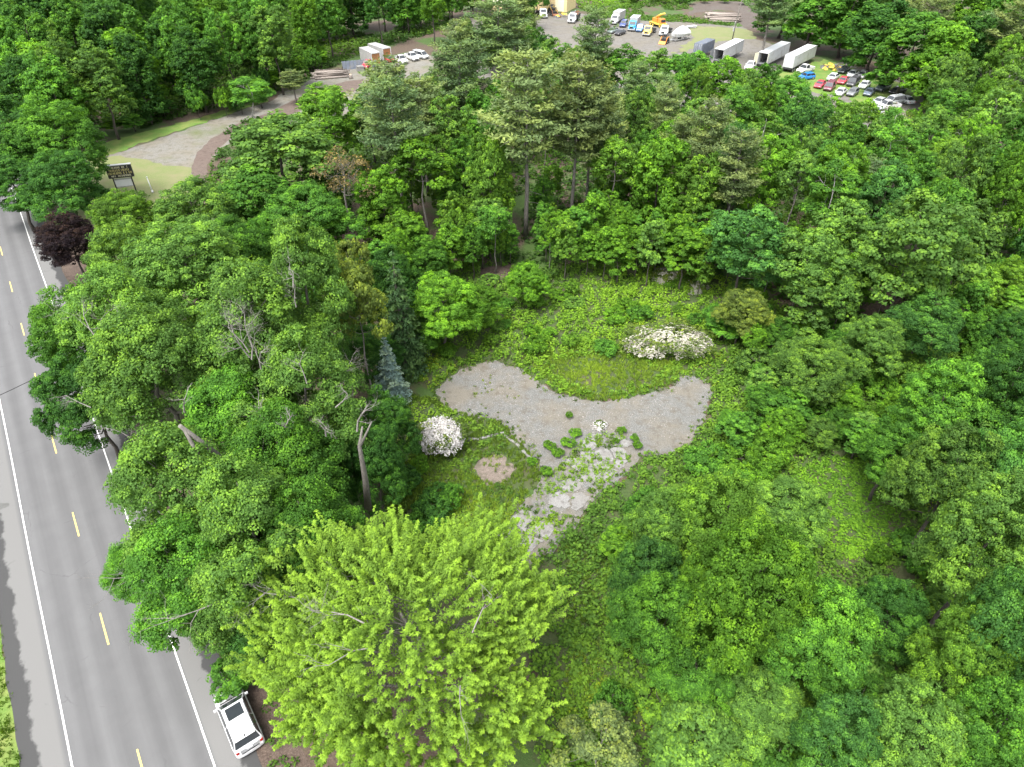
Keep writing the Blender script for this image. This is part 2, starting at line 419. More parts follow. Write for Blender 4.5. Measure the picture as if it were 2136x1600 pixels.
# ---------------------------------------------------------------- layout in metres
KINDS = [('maple_tree', 'near', 'tree'), ('beech_tree', 'near', 'tree'), ('poplar_tree', 'poplar', 'tree'), ('locust_tree', 'airy', 'tree'), ('spruce_tree', 'spruce', 'tree'), ('maple_tree', 'lime', 'tree'), ('shrub', 'shrub', 'shrub'), ('maple_tree', 'airy', 'tree'), ('maple_tree', 'mid', 'tree'), ('maple_tree', 'far', 'tree'), ('maple_tree', 'birch', 'tree'), ('pine_tree', 'pine', 'tree'), ('pine_tree', 'pine', 'pine tree'), ('maple_tree', 'bare', 'tree'), ('birch_tree', 'birch', 'tree'), ('young_tree', 'airy', 'young tree'), ('young_tree', 'slim', 'young tree'), ('young_tree', 'mid', 'young tree'), ('shrub', 'slim', 'shrub'), ('young_tree', 'near', 'young tree'), ('shrub', 'shrub', 'grass clump')]
GROUPS = [None, 'trees of the wood beyond the drive', 'trees behind the junkyard', 'trees of the wood right of the junkyard', 'canopy trees of the middle wood', 'young trees at the forest foot', 'trees of the right-hand thicket', 'young growth along the drive', 'trees behind the roadside poplars', 'shrubs of the right-hand thicket', 'shrubs at the back of the clearing', 'shrubs left of the cracked driveway', 'shrubs behind the junkyard', 'shrubs behind the scrapped cars', 'bushy saplings right of the clearing', 'green clumps on the gravel']
SHADES = [(0.175, 0.31, 0.042), (0.115, 0.275, 0.028), (0.125, 0.27, 0.035), (0.088, 0.235, 0.034), (0.125, 0.265, 0.052), (0.055, 0.16, 0.03), (0.078, 0.215, 0.048), (0.14, 0.21, 0.045), (0.028, 0.019, 0.025), (0.17, 0.25, 0.09), (0.15, 0.22, 0.085), (0.11, 0.19, 0.078), (0.22, 0.33, 0.32), (0.07, 0.145, 0.055), (0.22, 0.19, 0.1)]
TREES = '''
0|0|-74.9|103.3|16|8.53|5|1.08|4.8|dark green roadside maple cut off by the left edge above the road|0
0|1|-67.0|101.5|17|6.7|3|0.96|2.3|tall dense roadside maple left of the black sign|0
0|2|-61.4|90.1|13|5.73|5|1.18|0.5|lower dark maple between the black sign and the purple-leaved tree|0
0|3|-71.4|94.1|11|5.78|5|1.12|2.9|small dark maple overhanging the far end of the road|0
1|4|-55.8|78.5|10|4.0|8|1.0|3.3|dark purple-leaved tree beside the far end of the road|0
0|5|-48.4|79.6|12|4.75|2|0.89|5.9|yellow-green maple between the purple-leaved tree and the sign post|0
0|6|-39.0|79.1|14|6.19|4|0.91|2.0|round light green maple below the brown curved path|0
0|7|-40.8|65.1|15|5.37|4|0.81|5.6|pale-topped maple just below the purple-leaved tree|0
0|8|-33.3|62.0|16|6.97|4|1.15|0.3|widest light green maple left of the dead-topped poplars|0
0|0|-32.6|70.6|13|5.27|3|0.85|1.8|mid-green maple behind the row of dead-topped poplars|0
0|1|-41.3|54.1|14|4.77|3|0.79|3.1|dark-edged maple hanging over the centre of the road|0
2|2|-34.5|50.2|18|5.27|4|1.15|4.5|poplar with grey dead twigs leaning over the road|0
0|3|-37.0|45.9|12|4.24|5|1.0|6.1|lowest maple limb mass drooping over the road edge|0
2|4|-28.7|43.6|18|5.49|4|0.91|2.0|poplar with split leaning trunk, left of the dead-topped pair|0
2|5|-20.9|45.8|21|5.98|4|0.9|3.8|tall poplar with a bunch of bare dead twigs at its top|0
2|6|-17.5|50.6|22|4.46|4|0.99|0.8|narrow tall poplar, backmost of the roadside poplars|0
2|7|-15.6|40.1|18|5.01|4|1.0|6.1|poplar with bare antler-like branches beside the olive locust|0
2|8|-21.6|39.9|15|4.68|3|1.17|3.9|shaded poplar in the middle of the roadside poplars|0
3|0|-14.0|53.0|17|2.9|7|1.16|3.1|olive green locust between the poplars and the spruce|0
3|1|-16.4|62.0|15|3.01|7|1.0|4.4|smaller olive locust behind the tall poplars|0
4|2|-11.7|59.8|14|2.89|13|0.87|3.7|dark conical spruce left of the gravel clearing|0
4|3|-12.4|54.4|8|2.19|12|1.0|1.9|silvery blue spruce half hidden left of the gravel clearing|0
0|4|-10.7|42.6|11|2.84|5|1.0|1.1|dense dark tree left of the white flowering tree|0
0|5|-10.7|37.8|11|2.87|5|1.06|0.7|dark tree between the poplars and the lime green tree top|0
2|6|-22.9|31.9|16|5.03|4|0.98|0.3|poplar over the road edge above the lone overhanging bough|0
2|7|-16.3|28.1|17|4.68|4|1.02|0.6|poplar touching the left side of the lime green tree|0
2|8|-21.0|26.9|13|4.22|3|1.14|0.1|lowest poplar, its bough reaching over the white edge line|0
2|0|-15.9|25.3|10|3.33|5|1.13|1.9|shaded poplar behind the parked white car|0
2|1|-26.8|29.9|8|2.31|3|1.2|2.1|small leafy bough-like tree over the road lane|0
2|2|-16.3|34.6|16|4.48|3|0.84|4.2|shaded poplar filling the middle behind the lime green tree|0
2|3|-13.5|28.3|15|4.07|3|0.89|5.1|poplar directly left of the upright lime green shoots|0
2|4|-17.5|25.3|12|3.54|4|0.99|1.7|poplar nearest the parked white car|0
0|5|-26.2|80.7|12|6.85|3|1.04|1.4|round maple in the shade right of the roadside maples|0
0|6|-13.4|41.5|10|3.15|3|0.9|0.5|maple in the gap behind the pale upright snag|0
0|7|-14.8|56.5|8|3.57|5|0.88|1.4|small dark tree between the olive locust and the blue spruce|0
0|8|-10.0|62.2|5|2.22|3|0.85|2.6|small rounded bush right of the spruce, above the gravel corner|0
5|0|-5.9|21.8|15|8.76|0|1.0|2.8|large lime green tree with upright shoots in the foreground|0
6|1|-19.3|24.3|2.2|1.81|3|1.04|3.5|green weedy bush at the nose of the parked white car|0
0|2|10.7|31.9|10|2.62|4|1.08|3.9|light green maple at the tip of the lower right thicket|0
0|3|14.5|30.9|13|3.86|2|0.99|5.4|yellow-green maple right of the cracked driveway|0
0|4|9.6|25.3|10|3.13|3|0.84|1.7|mid-green maple edging the grassy strip right of the lime tree|0
0|5|14.5|24.5|15|4.28|1|0.79|5.7|large bright green maple in the middle of the lower right thicket|0
0|6|11.8|22.7|6|2.79|3|1.17|2.6|maple at the bottom of the thicket edge right of the grass|0
0|7|18.7|23.2|12|3.4|3|1.15|3.5|mid-green maple below the vine carpet|0
0|8|15.5|20.5|6|2.83|4|1.19|5.7|pale-tipped maple near the bottom edge, right of the grass|0
0|0|20.9|20.2|7|2.64|3|0.93|1.8|mid-green maple near the bottom edge, left of the dark gap|0
7|1|5.2|18.2|6|2.85|9|0.96|6.0|thin pale tree with bare twigs at the bottom edge|0
0|2|30.5|27.8|16|3.88|4|0.99|2.3|large light maple on the right edge above the yellow-green one|0
0|3|32.2|34.8|14|3.9|4|0.79|2.4|rounded light maple right of the vine carpet|0
0|4|35.6|34.1|16|3.45|6|1.19|2.6|blue-green maple cut by the right edge, level with the driveway|0
0|5|26.9|21.3|12|2.86|2|1.13|5.6|yellow-green maple beside the dark gap at lower right|0
0|6|25.6|26.1|8|2.58|5|1.19|4.6|deep green maple left of the large light edge maple|0
0|7|28.6|21.3|17|2.99|6|1.0|1.9|tall blue-green maple at the lower right edge|0
0|8|22.3|17.7|10|2.98|4|1.19|5.1|light maple on the bottom edge below the dark gap|0
0|0|26.7|17.4|12|2.91|3|1.11|0.4|maple filling the bottom right corner|0
0|1|34.9|42.3|14|4.15|3|1.07|4.3|mid-green maple above the rounded light maple|0
0|2|39.7|42.2|15|3.92|5|0.84|2.1|deep green maple on the right edge above the blue-green one|0
0|3|31.8|41.0|9|3.01|3|0.98|1.6|short maple just right of the vine carpet|0
0|4|30.0|53.7|8|4.03|4|0.83|1.0|round light maple right of the rusty brush pile|0
0|5|37.2|57.4|8|3.71|4|0.98|0.1|second round light maple right of the rusty brush pile|0
0|6|22.2|36.8|6|3.29|4|1.13|2.6|low light maple left of the vine carpet|0
0|7|43.2|59.5|10|3.76|6|0.9|1.6|blue-green maple under the tall right-hand maple|0
8|8|42.3|64.8|18|5.85|4|0.92|3.8|tall light maple standing over the right-hand thicket|0
8|0|27.6|73.0|13|4.82|6|1.09|2.7|blue-green maple right of the white blossom patch|0
8|1|33.7|69.5|12|4.68|4|1.09|3.6|light maple between two blue-green ones, right of the blossom patch|0
0|2|25.9|64.7|7|3.09|7|1.14|4.6|olive-tinged small tree with open brown ground beside it|0
8|3|39.6|75.4|13|4.35|4|1.12|0.2|mid-height maple left of the tall light right-hand maple|0
0|4|57.0|68.3|9|3.31|2|0.93|0.7|yellow-green maple cut by the right edge near the brown gap|0
0|5|1.9|72.6|6|2.77|1|1.15|1.0|bright green round bush-like tree at the back of the clearing|0
0|6|-7.5|63.2|10|4.38|1|1.19|2.2|bright green maple right of the spruce|0
0|7|-11.0|76.4|8|3.02|3|0.85|4.4|small maple behind the spruce at the forest foot|0
0|8|-4.3|67.2|6|3.41|1|0.86|2.3|low bright maple above the left end of the gravel|0
8|0|-33.4|85.1|13|5.7|3|0.97|4.0|maple below the large grey-limbed maple|0
8|1|-30.2|116.0|14|6.0|1|1.01|4.2|bright green maple behind the half-bare tree|0
8|2|-37.3|139.5|9|4.48|2|1.13|6.1|yellow-green young tree below the log pile|0
8|3|-17.5|88.0|12|3.91|1|1.05|2.7|bright maple between the half-bare tree and the pale trunk|0
9|4|78.5|220.8|17|8.23|5|1.0|2.2|dark tree behind the middle white trailer|0
9|5|81.3|205.0|17|8.04|3|1.15|3.4|leafy tree right behind the closed white trailer|0
9|6|87.4|197.5|17|8.4|3|1.09|5.1|leafy tree above the rusty scrap heap|0
9|7|88.0|179.8|17|7.46|5|1.09|5.6|dark leafy tree above the back row of scrapped cars|0
9|8|87.7|162.9|17|6.85|3|0.98|4.4|leafy tree above the rightmost black sedan|0
9|0|89.2|151.9|17|6.46|1|1.17|3.1|bright leafy tree right of the scrapped car lot|0
10|1|-51.3|140.2|10|4.72|3|1.14|1.8|slim birch-like tree standing beside the curved drive|0
11|2|-47.6|156.5|7|3.13|10|0.85|5.4|small pale pine left of the yellow-green young tree|0
12|3|16.9|152.2|19|4.41|11|1.02|6.0|narrow pine poking up before the junkyard gravel|0
12|4|-19.3|110.9|19|6.4|10|1.04|1.6|broad pale pine right of the half-bare tree|0
12|5|-8.7|120.3|20|6.02|11|0.83|5.6|blue-green pine left of the tallest pine|0
12|6|-2.7|148.0|21|7.13|11|0.89|1.0|pine with its top against the junkyard, before the tan building|0
12|7|1.3|165.9|21|5.77|10|1.01|4.5|topmost pine before the tan building|0
12|8|-10.3|147.3|18|4.78|10|1.03|0.3|pine left of the topmost pine|0
12|0|12.6|98.6|17|4.15|10|1.12|4.2|short pine right of the second long-trunked pine|0
12|1|28.5|98.6|17|3.81|10|0.92|5.8|dull pine among maples left of the scrapped car rows|0
12|2|-13.8|107.2|18|4.79|10|1.0|4.8|pine between the pale trunk maple and the blue-green pine|0
12|3|102.5|152.1|21|6.33|10|0.82|1.9|pine at the top right corner of the photo|0
12|4|63.9|188.9|20|6.48|11|1.11|4.3|dark pine behind the log pile and the light pole|0
12|5|2.0|91.4|25|6.25|10|1.09|4.4|tallest pine with a long bare trunk behind the clearing|0
12|6|8.8|94.9|23|5.52|10|0.79|5.4|second long-trunked pine, right of the tallest one|0
12|7|11.3|98.7|21|4.4|11|0.8|1.5|third thinner long-trunked pine right of the second|0
12|8|-16.1|94.6|21|4.91|11|0.91|3.1|pine on a dark bare trunk right of the half-bare tree|0
7|0|-12.4|92.2|15|4.99|1|0.82|2.7|bright maple on a pale straight trunk left of the pines|0
13|1|-22.3|87.7|15|3.36|14|0.84|2.1|half-bare brownish tree with pale forking trunk|0
8|2|-31.9|93.8|17|9.02|4|0.93|0.7|large maple with visible grey limbs right of the brown path|0
14|3|53.2|96.2|17|3.75|3|1.13|0.2|white-trunked birch left of the tall right-hand maple|0
14|4|37.0|101.3|15|3.58|4|0.87|5.6|pale-trunked birch above the blue-green maple|0
8|5|16.0|155.2|13|5.35|1|0.96|5.9|maple top against the junkyard, first from the left|0
8|6|23.1|151.4|13|5.24|3|0.92|3.3|maple top against the junkyard, second from the left|0
8|7|29.3|147.8|13|5.13|4|1.01|2.5|maple top against the junkyard, third from the left|0
8|8|36.0|146.0|13|5.08|3|1.22|2.5|maple top against the junkyard, fourth from the left|0
8|0|41.5|141.6|13|4.95|1|1.13|3.2|maple top against the junkyard, fifth from the left|0
8|1|46.7|136.1|13|4.79|3|0.93|5.3|maple top against the junkyard, sixth from the left|0
8|2|50.8|130.0|13|4.62|3|1.19|0.1|maple top against the junkyard, seventh from the left|0
8|3|52.5|117.4|13|4.26|1|1.04|4.7|maple top against the junkyard, eighth from the left|0
8|4|56.9|114.3|13|4.17|2|1.0|2.5|maple top against the junkyard, ninth from the left|0
8|5|60.4|108.6|13|4.0|4|1.1|1.0|maple top against the junkyard, tenth from the left|0
9|0|-110.3|234.6|18.6|3.86|3|0.99|1.3|mid-green leafy tree right of the top left corner, fifth from left|1
9|8|-31.1|226.6|16.3|4.34|3|1.16|4.9|mid-green leafy tree above the storage boxes, fourth from left|1
9|6|-59.0|175.6|19.9|3.88|3|0.95|4.9|mid-green leafy tree left of the log pile by the drive, third from left|1
9|8|-75.8|162.8|16.3|3.72|5|1.02|4.1|deep green leafy tree above the grass strip by the drive, second from left|1
9|4|-54.9|211.9|18.3|4.64|5|0.89|4.8|deep green leafy tree left of the storage boxes|1
9|7|-79.5|261.1|18.0|4.0|1|1.07|6.3|bright green leafy tree above the log pile by the drive, leftmost|1
9|7|-98.6|153.2|19.2|5.22|3|0.9|2.5|mid-green leafy tree below the top left corner, third from left|1
8|0|-56.5|167.5|19.4|5.46|3|1.12|1.6|mid-green leafy tree left of the log pile by the drive, fourth from left|1
8|6|-47.9|197.4|18.3|4.92|3|1.12|5.3|mid-green leafy tree left of the storage boxes|1
8|4|-106.2|183.7|17.1|3.9|4|0.85|4.6|light green leafy tree right of the top left corner, second from left|1
9|3|-51.5|188.2|16.9|3.8|1|0.91|1.7|bright green leafy tree above the log pile by the drive, second from left|1
8|1|-72.7|185.0|16.8|5.35|1|0.93|4.9|bright green leafy tree above the curved drive|1
9|5|-77.4|149.6|16.4|5.08|1|1.06|2.4|bright green leafy tree above the grass strip by the drive|1
9|4|-51.0|216.9|18.1|4.33|3|1.08|5.1|mid-green leafy tree above the storage boxes, leftmost|1
8|6|-65.4|150.6|16.3|5.25|5|0.87|5.4|deep green leafy tree above the curved drive|1
9|8|-45.4|233.0|19.3|5.52|1|1.01|4.0|bright green leafy tree above the storage boxes, leftmost|1
9|0|-88.2|136.7|16.6|5.34|1|1.16|1.3|bright green leafy tree below the top left corner|1
9|6|-107.1|205.7|17.0|4.67|4|0.99|4.5|light green leafy tree right of the top left corner, third from left|1
9|0|-61.6|166.8|16.1|4.37|4|0.79|2.5|light green leafy tree above the curved drive, second from left|1
9|7|-99.6|158.9|17.0|4.14|4|1.02|2.8|light green leafy tree right of the top left corner, leftmost|1
8|8|-52.4|163.8|18.0|4.92|4|1.0|5.3|light green leafy tree left of the log pile by the drive|1
9|2|-84.6|157.0|19.5|5.44|5|0.83|4.5|deep green leafy tree right of the top left corner, third from left|1
8|3|-79.6|184.9|17.3|4.84|3|0.9|0.5|mid-green leafy tree above the grass strip by the drive, fourth from left|1
9|2|-33.3|232.5|18.9|4.92|3|0.98|0.8|mid-green leafy tree above the storage boxes, third from left|1
8|3|-22.0|211.9|19.8|4.51|1|0.98|1.1|bright green leafy tree above the storage boxes, second from left|1
9|5|-102.4|175.5|18.1|4.3|3|0.98|0.9|mid-green leafy tree right of the top left corner, leftmost|1
9|5|-117.3|189.5|17.4|4.47|5|1.22|1.3|deep green leafy tree right of the top left corner, leftmost|1
9|1|-71.4|194.9|19.8|4.0|3|0.98|3.8|mid-green leafy tree left of the log pile by the drive, second from left|1
9|4|-70.9|159.3|18.1|4.58|3|1.08|0.8|mid-green leafy tree above the grass strip by the drive, second from left|1
9|4|-94.0|140.8|17.7|3.82|3|1.15|2.3|mid-green leafy tree below the top left corner, second from left|1
9|2|-77.8|191.8|18.2|5.35|4|0.82|2.7|light green leafy tree above the curved drive, leftmost|1
9|1|-106.8|158.4|19.9|4.72|5|1.05|2.3|deep green leafy tree below the top left corner, leftmost|1
9|5|-108.4|224.2|16.9|4.0|5|1.1|2.0|deep green leafy tree right of the top left corner, fifth from left|1
9|6|-98.8|143.6|19.5|4.55|3|1.14|5.9|mid-green leafy tree below the top left corner, leftmost|1
9|7|-108.3|216.6|17.2|4.46|3|1.14|0.4|mid-green leafy tree right of the top left corner, third from left|1
9|0|-127.4|190.0|17.3|5.39|1|0.96|3.3|bright green leafy tree left of the top left corner|1
9|4|-76.9|168.6|18.0|4.06|3|0.95|1.2|mid-green leafy tree above the grass strip by the drive, leftmost|1
8|7|-38.6|229.3|19.6|5.18|3|1.04|0.7|mid-green leafy tree above the storage boxes, second from left|1
8|2|-82.7|134.7|18.6|3.81|4|0.85|2.6|light green leafy tree below the top left corner, second from left|1
8|1|-61.0|157.8|18.6|3.85|3|1.22|2.4|mid-green leafy tree above the curved drive|1
8|6|-36.8|211.3|19.0|4.16|5|1.2|4.2|deep green leafy tree above the storage boxes, second from left|1
9|7|-61.4|191.9|18.6|4.96|3|1.06|5.7|mid-green leafy tree above the log pile by the drive|1
8|8|-128.9|204.8|18.7|4.96|3|1.04|4.6|mid-green leafy tree above the top left corner|1
9|1|-85.5|166.8|19.1|5.52|3|0.99|5.0|mid-green leafy tree right of the top left corner, fourth from left|1
9|8|-77.3|239.4|18.1|5.38|4|1.17|0.0|light green leafy tree above the log pile by the drive|1
9|1|-27.8|232.8|16.0|4.88|3|1.19|0.2|mid-green leafy tree above the storage boxes, fifth from left|1
9|7|-77.4|178.4|18.1|4.37|3|1.06|0.5|mid-green leafy tree above the grass strip by the drive, third from left|1
8|3|-119.6|177.1|19.7|5.27|5|1.11|2.7|deep green leafy tree left of the top left corner|1
9|1|-46.9|223.3|16.6|5.31|5|0.84|5.3|deep green leafy tree above the storage boxes, leftmost|1
9|0|-118.3|194.1|19.8|4.13|1|0.89|5.7|bright green leafy tree right of the top left corner|1
9|8|-132.8|200.7|17.8|5.38|5|0.95|3.5|deep green leafy tree above the top left corner|1
9|5|-97.1|178.5|17.5|4.54|5|0.98|4.8|deep green leafy tree right of the top left corner, second from left|1
9|7|-58.7|219.6|19.2|5.08|1|0.94|3.2|bright green leafy tree left of the storage boxes|1
8|2|-76.8|134.1|17.2|5.32|4|0.88|2.1|light green leafy tree left of the grass strip by the drive|1
9|5|-93.5|183.9|19.8|4.01|5|0.83|1.6|deep green leafy tree right of the top left corner, fourth from left|1
8|4|-87.2|129.1|16.4|4.86|5|0.9|4.3|deep green leafy tree below the top left corner, second from left|1
9|5|-74.0|143.1|16.6|4.05|5|0.84|1.0|deep green leafy tree above the grass strip by the drive, leftmost|1
9|4|-80.9|126.1|17.2|4.65|3|1.21|4.0|mid-green leafy tree below the top left corner, fourth from left|1
9|0|-78.0|211.3|19.2|4.93|3|0.82|5.4|mid-green leafy tree left of the log pile by the drive, leftmost|1
9|3|-104.6|191.6|16.6|3.99|3|1.11|3.8|mid-green leafy tree right of the top left corner, second from left|1
8|2|-110.3|165.6|17.9|4.42|4|1.2|3.4|light green leafy tree below the top left corner, leftmost|1
9|5|-88.6|206.9|17.2|5.32|4|0.84|0.1|light green leafy tree above the grass strip by the drive|1
9|6|8.1|254.5|15.2|4.67|3|0.82|2.9|mid-green leafy tree above the tan building|2
9|6|-13.3|261.2|17.8|4.81|1|1.02|5.2|bright green leafy tree left of the tan building, second from left|2
9|1|-13.4|251.5|18.6|4.63|3|0.81|0.4|mid-green leafy tree left of the tan building|2
9|5|3.1|230.8|16.9|4.47|5|0.82|2.3|deep green leafy tree left of the tan building|2
9|2|-19.5|247.9|17.8|4.38|1|1.19|4.9|bright green leafy tree left of the tan building, leftmost|2
9|3|-19.8|241.5|18.0|4.41|3|0.8|3.7|mid-green leafy tree above the storage boxes, sixth from left|2
9|6|97.3|157.4|17.2|4.84|5|0.86|1.4|deep green leafy tree left of the top right corner|3
9|5|111.6|186.1|18.5|4.94|1|0.92|1.5|bright green leafy tree left of the top right corner|3
9|4|126.5|193.3|16.4|3.96|5|0.91|1.4|deep green leafy tree next to the top right corner|3
9|5|105.9|242.9|15.1|4.09|3|0.93|3.7|mid-green leafy tree above the white semi trailers, second from left|3
9|0|116.8|166.7|18.0|4.55|1|1.03|4.6|bright green leafy tree below the top right corner, second from left|3
9|5|97.3|229.5|17.6|4.27|3|0.9|0.2|mid-green leafy tree above the white semi trailers, leftmost|3
9|6|112.3|174.4|18.9|4.81|3|1.03|2.0|mid-green leafy tree left of the top right corner, second from left|3
9|3|141.4|250.9|16.5|4.4|4|0.87|2.6|light green leafy tree left of the top right corner, second from left|3
9|1|120.5|197.5|16.7|4.15|3|1.2|3.8|mid-green leafy tree left of the top right corner, leftmost|3
11|3|99.2|190.2|17.3|4.06|10|1.1|0.3|soft olive-green pine left of the top right corner, leftmost|3
9|3|97.5|208.4|19.9|4.05|5|1.02|4.4|deep green leafy tree right of the white semi trailers|3
11|4|104.4|167.1|15.7|4.67|11|1.16|4.8|dull blue-green pine left of the top right corner|3
9|3|119.9|171.4|15.7|4.89|3|0.8|6.2|mid-green leafy tree below the top right corner, leftmost|3
9|6|100.5|199.5|18.3|5.07|4|0.79|4.8|light green leafy tree left of the top right corner, leftmost|3
11|6|102.7|184.5|18.9|4.0|10|0.99|5.8|soft olive-green pine left of the top right corner, second from left|3
8|0|35.3|91.2|15.1|3.81|1|1.2|4.7|bright green leafy tree below the rows of scrapped cars, leftmost|4
7|0|45.4|104.8|15.8|2.91|6|0.82|4.1|blue-green open-crowned tree below the rows of scrapped cars, leftmost|4
8|1|30.7|92.2|16.6|3.57|6|0.83|2.7|blue-green leafy tree below the white semi trailers, leftmost|4
7|0|56.4|101.6|12.4|3.32|4|0.84|1.9|light green open-crowned tree below the rows of scrapped cars, third from left|4
9|3|86.9|142.8|12.6|3.33|4|0.8|3.4|light green leafy tree right of the rows of scrapped cars, second from left|4
7|1|80.2|115.3|15.7|3.84|4|0.82|1.5|light green open-crowned tree below the top right corner, second from left|4
7|7|43.7|92.9|13.9|3.15|6|1.12|1.8|blue-green open-crowned tree below the rows of scrapped cars, second from left|4
14|5|100.5|143.9|16.0|3.51|4|1.03|5.4|light green white-trunked birch below the top right corner, second from left|4
7|6|59.8|95.0|13.5|3.31|2|1.06|5.1|yellow-green open-crowned tree above the tall right-hand maple|4
8|2|3.4|185.8|13.3|3.29|4|1.19|1.5|light green leafy tree left of the tan building|4
14|3|92.4|134.7|15.0|3.77|4|0.86|6.2|light green white-trunked birch below the top right corner, leftmost|4
8|5|72.3|98.7|12.0|3.17|3|1.18|2.0|mid-green leafy tree above the tall right-hand maple, fourth from left|4
7|3|68.4|100.9|14.4|3.6|1|1.19|0.5|bright green open-crowned tree right of the rows of scrapped cars|4
8|7|79.0|129.3|16.6|3.57|4|0.88|5.4|light green leafy tree right of the rows of scrapped cars, leftmost|4
8|7|42.0|120.1|14.6|2.73|1|0.83|5.4|bright green leafy tree below the white semi trailers, second from left|4
8|5|58.4|87.1|16.6|3.91|4|0.88|4.8|light green leafy tree above the tall right-hand maple|4
11|7|29.2|86.7|16.8|3.86|10|0.84|3.1|soft olive-green pine above the white blossom patch|4
7|4|74.1|119.7|13.2|3.73|3|1.03|3.5|mid-green open-crowned tree right of the rows of scrapped cars, second from left|4
11|7|25.7|118.1|14.0|3.25|10|1.16|0.2|soft olive-green pine below the junkyard gravel, leftmost|4
7|0|62.8|104.0|15.1|2.95|4|1.09|5.4|light green open-crowned tree right of the rows of scrapped cars, leftmost|4
7|6|-9.5|104.4|16.4|3.47|4|1.01|1.5|light green open-crowned tree right of the half-bare tree|4
14|2|10.4|147.0|14.5|3.19|3|1.13|2.7|mid-green white-trunked birch below the tan building|4
9|4|64.1|90.1|13.1|3.36|3|0.9|4.9|mid-green leafy tree above the tall right-hand maple, third from left|4
11|6|23.3|134.7|13.2|3.0|11|1.12|5.2|dull blue-green pine left of the junkyard gravel|4
7|4|39.3|105.3|13.4|2.96|3|1.0|0.1|mid-green open-crowned tree left of the rows of scrapped cars|4
8|5|-10.2|163.8|15.7|3.39|3|0.79|3.5|mid-green leafy tree right of the storage boxes|4
14|4|70.2|107.7|12.1|3.95|1|0.8|3.9|bright green white-trunked birch right of the rows of scrapped cars|4
8|6|-24.8|121.4|13.2|3.9|6|0.84|4.9|blue-green leafy tree below the log pile by the drive|4
8|8|4.1|155.2|15.7|3.44|3|0.79|4.3|mid-green leafy tree below the tan building|4
9|7|23.4|123.7|12.5|2.88|3|0.88|6.3|mid-green leafy tree below the junkyard gravel, leftmost|4
11|8|26.0|104.7|13.4|2.84|10|0.99|3.2|soft olive-green pine below the junkyard gravel, second from left|4
11|5|14.3|108.1|16.2|3.6|10|1.15|1.8|soft olive-green pine right of the long-trunked pines|4
8|6|10.4|136.8|13.7|3.33|6|1.21|1.9|blue-green leafy tree below the tan building, second from left|4
9|4|55.9|76.0|12.2|3.55|4|0.8|1.8|light green leafy tree right of the tall right-hand maple|4
7|0|-5.0|178.6|12.6|3.14|3|0.94|3.7|mid-green open-crowned tree left of the tan building, leftmost|4
7|1|33.8|131.1|14.3|3.51|2|0.81|5.7|yellow-green open-crowned tree below the junkyard gravel|4
9|7|-5.3|114.7|14.7|3.27|3|1.12|4.7|mid-green leafy tree left of the long-trunked pines, second from left|4
11|0|27.2|127.5|13.2|2.98|11|1.21|0.3|dull blue-green pine below the junkyard gravel|4
8|4|95.1|142.3|16.8|3.31|2|1.08|5.4|yellow-green leafy tree below the top right corner|4
14|1|73.7|113.1|12.3|3.18|4|0.86|2.6|light green white-trunked birch right of the rows of scrapped cars|4
8|5|5.9|150.1|14.9|3.61|6|0.87|5.8|blue-green leafy tree below the tan building, leftmost|4
8|0|25.0|87.5|13.9|3.22|2|0.99|5.2|yellow-green leafy tree above the white blossom patch|4
8|8|79.5|104.7|14.2|3.64|4|0.89|3.8|light green leafy tree below the top right corner, leftmost|4
9|8|63.2|73.4|14.1|2.92|6|1.11|2.1|blue-green leafy tree right of the tall right-hand maple|4
8|1|-7.1|96.2|12.7|3.4|3|0.9|0.5|mid-green leafy tree left of the long-trunked pines, leftmost|4
7|4|37.6|86.1|14.9|2.94|4|1.06|2.6|light green open-crowned tree below the rows of scrapped cars, leftmost|4
8|3|-13.4|135.4|12.5|3.97|4|0.87|2.0|light green leafy tree right of the storage boxes, leftmost|4
7|0|18.3|93.8|13.2|2.71|4|0.92|0.8|light green open-crowned tree right of the long-trunked pines|4
7|3|2.4|171.8|16.0|3.14|3|1.04|1.0|mid-green open-crowned tree left of the tan building, second from left|4
7|7|-13.1|117.1|15.6|3.33|4|0.88|2.3|light green open-crowned tree below the storage boxes, second from left|4
9|7|33.9|137.5|14.3|2.89|3|1.21|4.5|mid-green leafy tree below the junkyard gravel, second from left|4
11|2|-15.7|101.2|14.7|3.12|10|0.87|5.3|soft olive-green pine right of the half-bare tree|4
7|3|5.8|118.8|12.4|2.88|4|1.19|2.1|light green open-crowned tree above the long-trunked pines, second from left|4
8|4|37.1|118.2|14.5|3.15|4|1.13|4.0|light green leafy tree below the white semi trailers, leftmost|4
9|0|20.1|90.2|15.1|4.07|1|1.02|5.7|bright green leafy tree right of the long-trunked pines, second from left|4
7|0|-22.6|129.9|13.4|3.57|4|1.08|4.1|light green open-crowned tree below the storage boxes, leftmost|4
7|0|14.5|93.4|14.2|3.84|2|1.19|2.9|yellow-green open-crowned tree right of the long-trunked pines|4
8|1|-4.2|102.9|14.6|4.13|3|0.83|0.0|mid-green leafy tree left of the long-trunked pines, third from left|4
8|1|53.7|81.5|13.4|2.72|1|1.1|3.0|bright green leafy tree above the tall right-hand maple|4
7|8|75.8|109.3|15.7|4.31|4|1.17|6.1|light green open-crowned tree below the top right corner, leftmost|4
14|0|39.4|80.4|16.1|3.76|3|0.89|1.3|mid-green white-trunked birch left of the tall right-hand maple|4
7|4|61.7|99.9|12.9|2.88|3|1.03|0.1|mid-green open-crowned tree right of the rows of scrapped cars, leftmost|4
7|4|-2.6|170.4|13.8|3.3|4|0.82|0.5|light green open-crowned tree left of the tan building, second from left|4
8|5|85.5|129.8|12.6|3.08|1|0.91|2.8|bright green leafy tree below the top right corner, leftmost|4
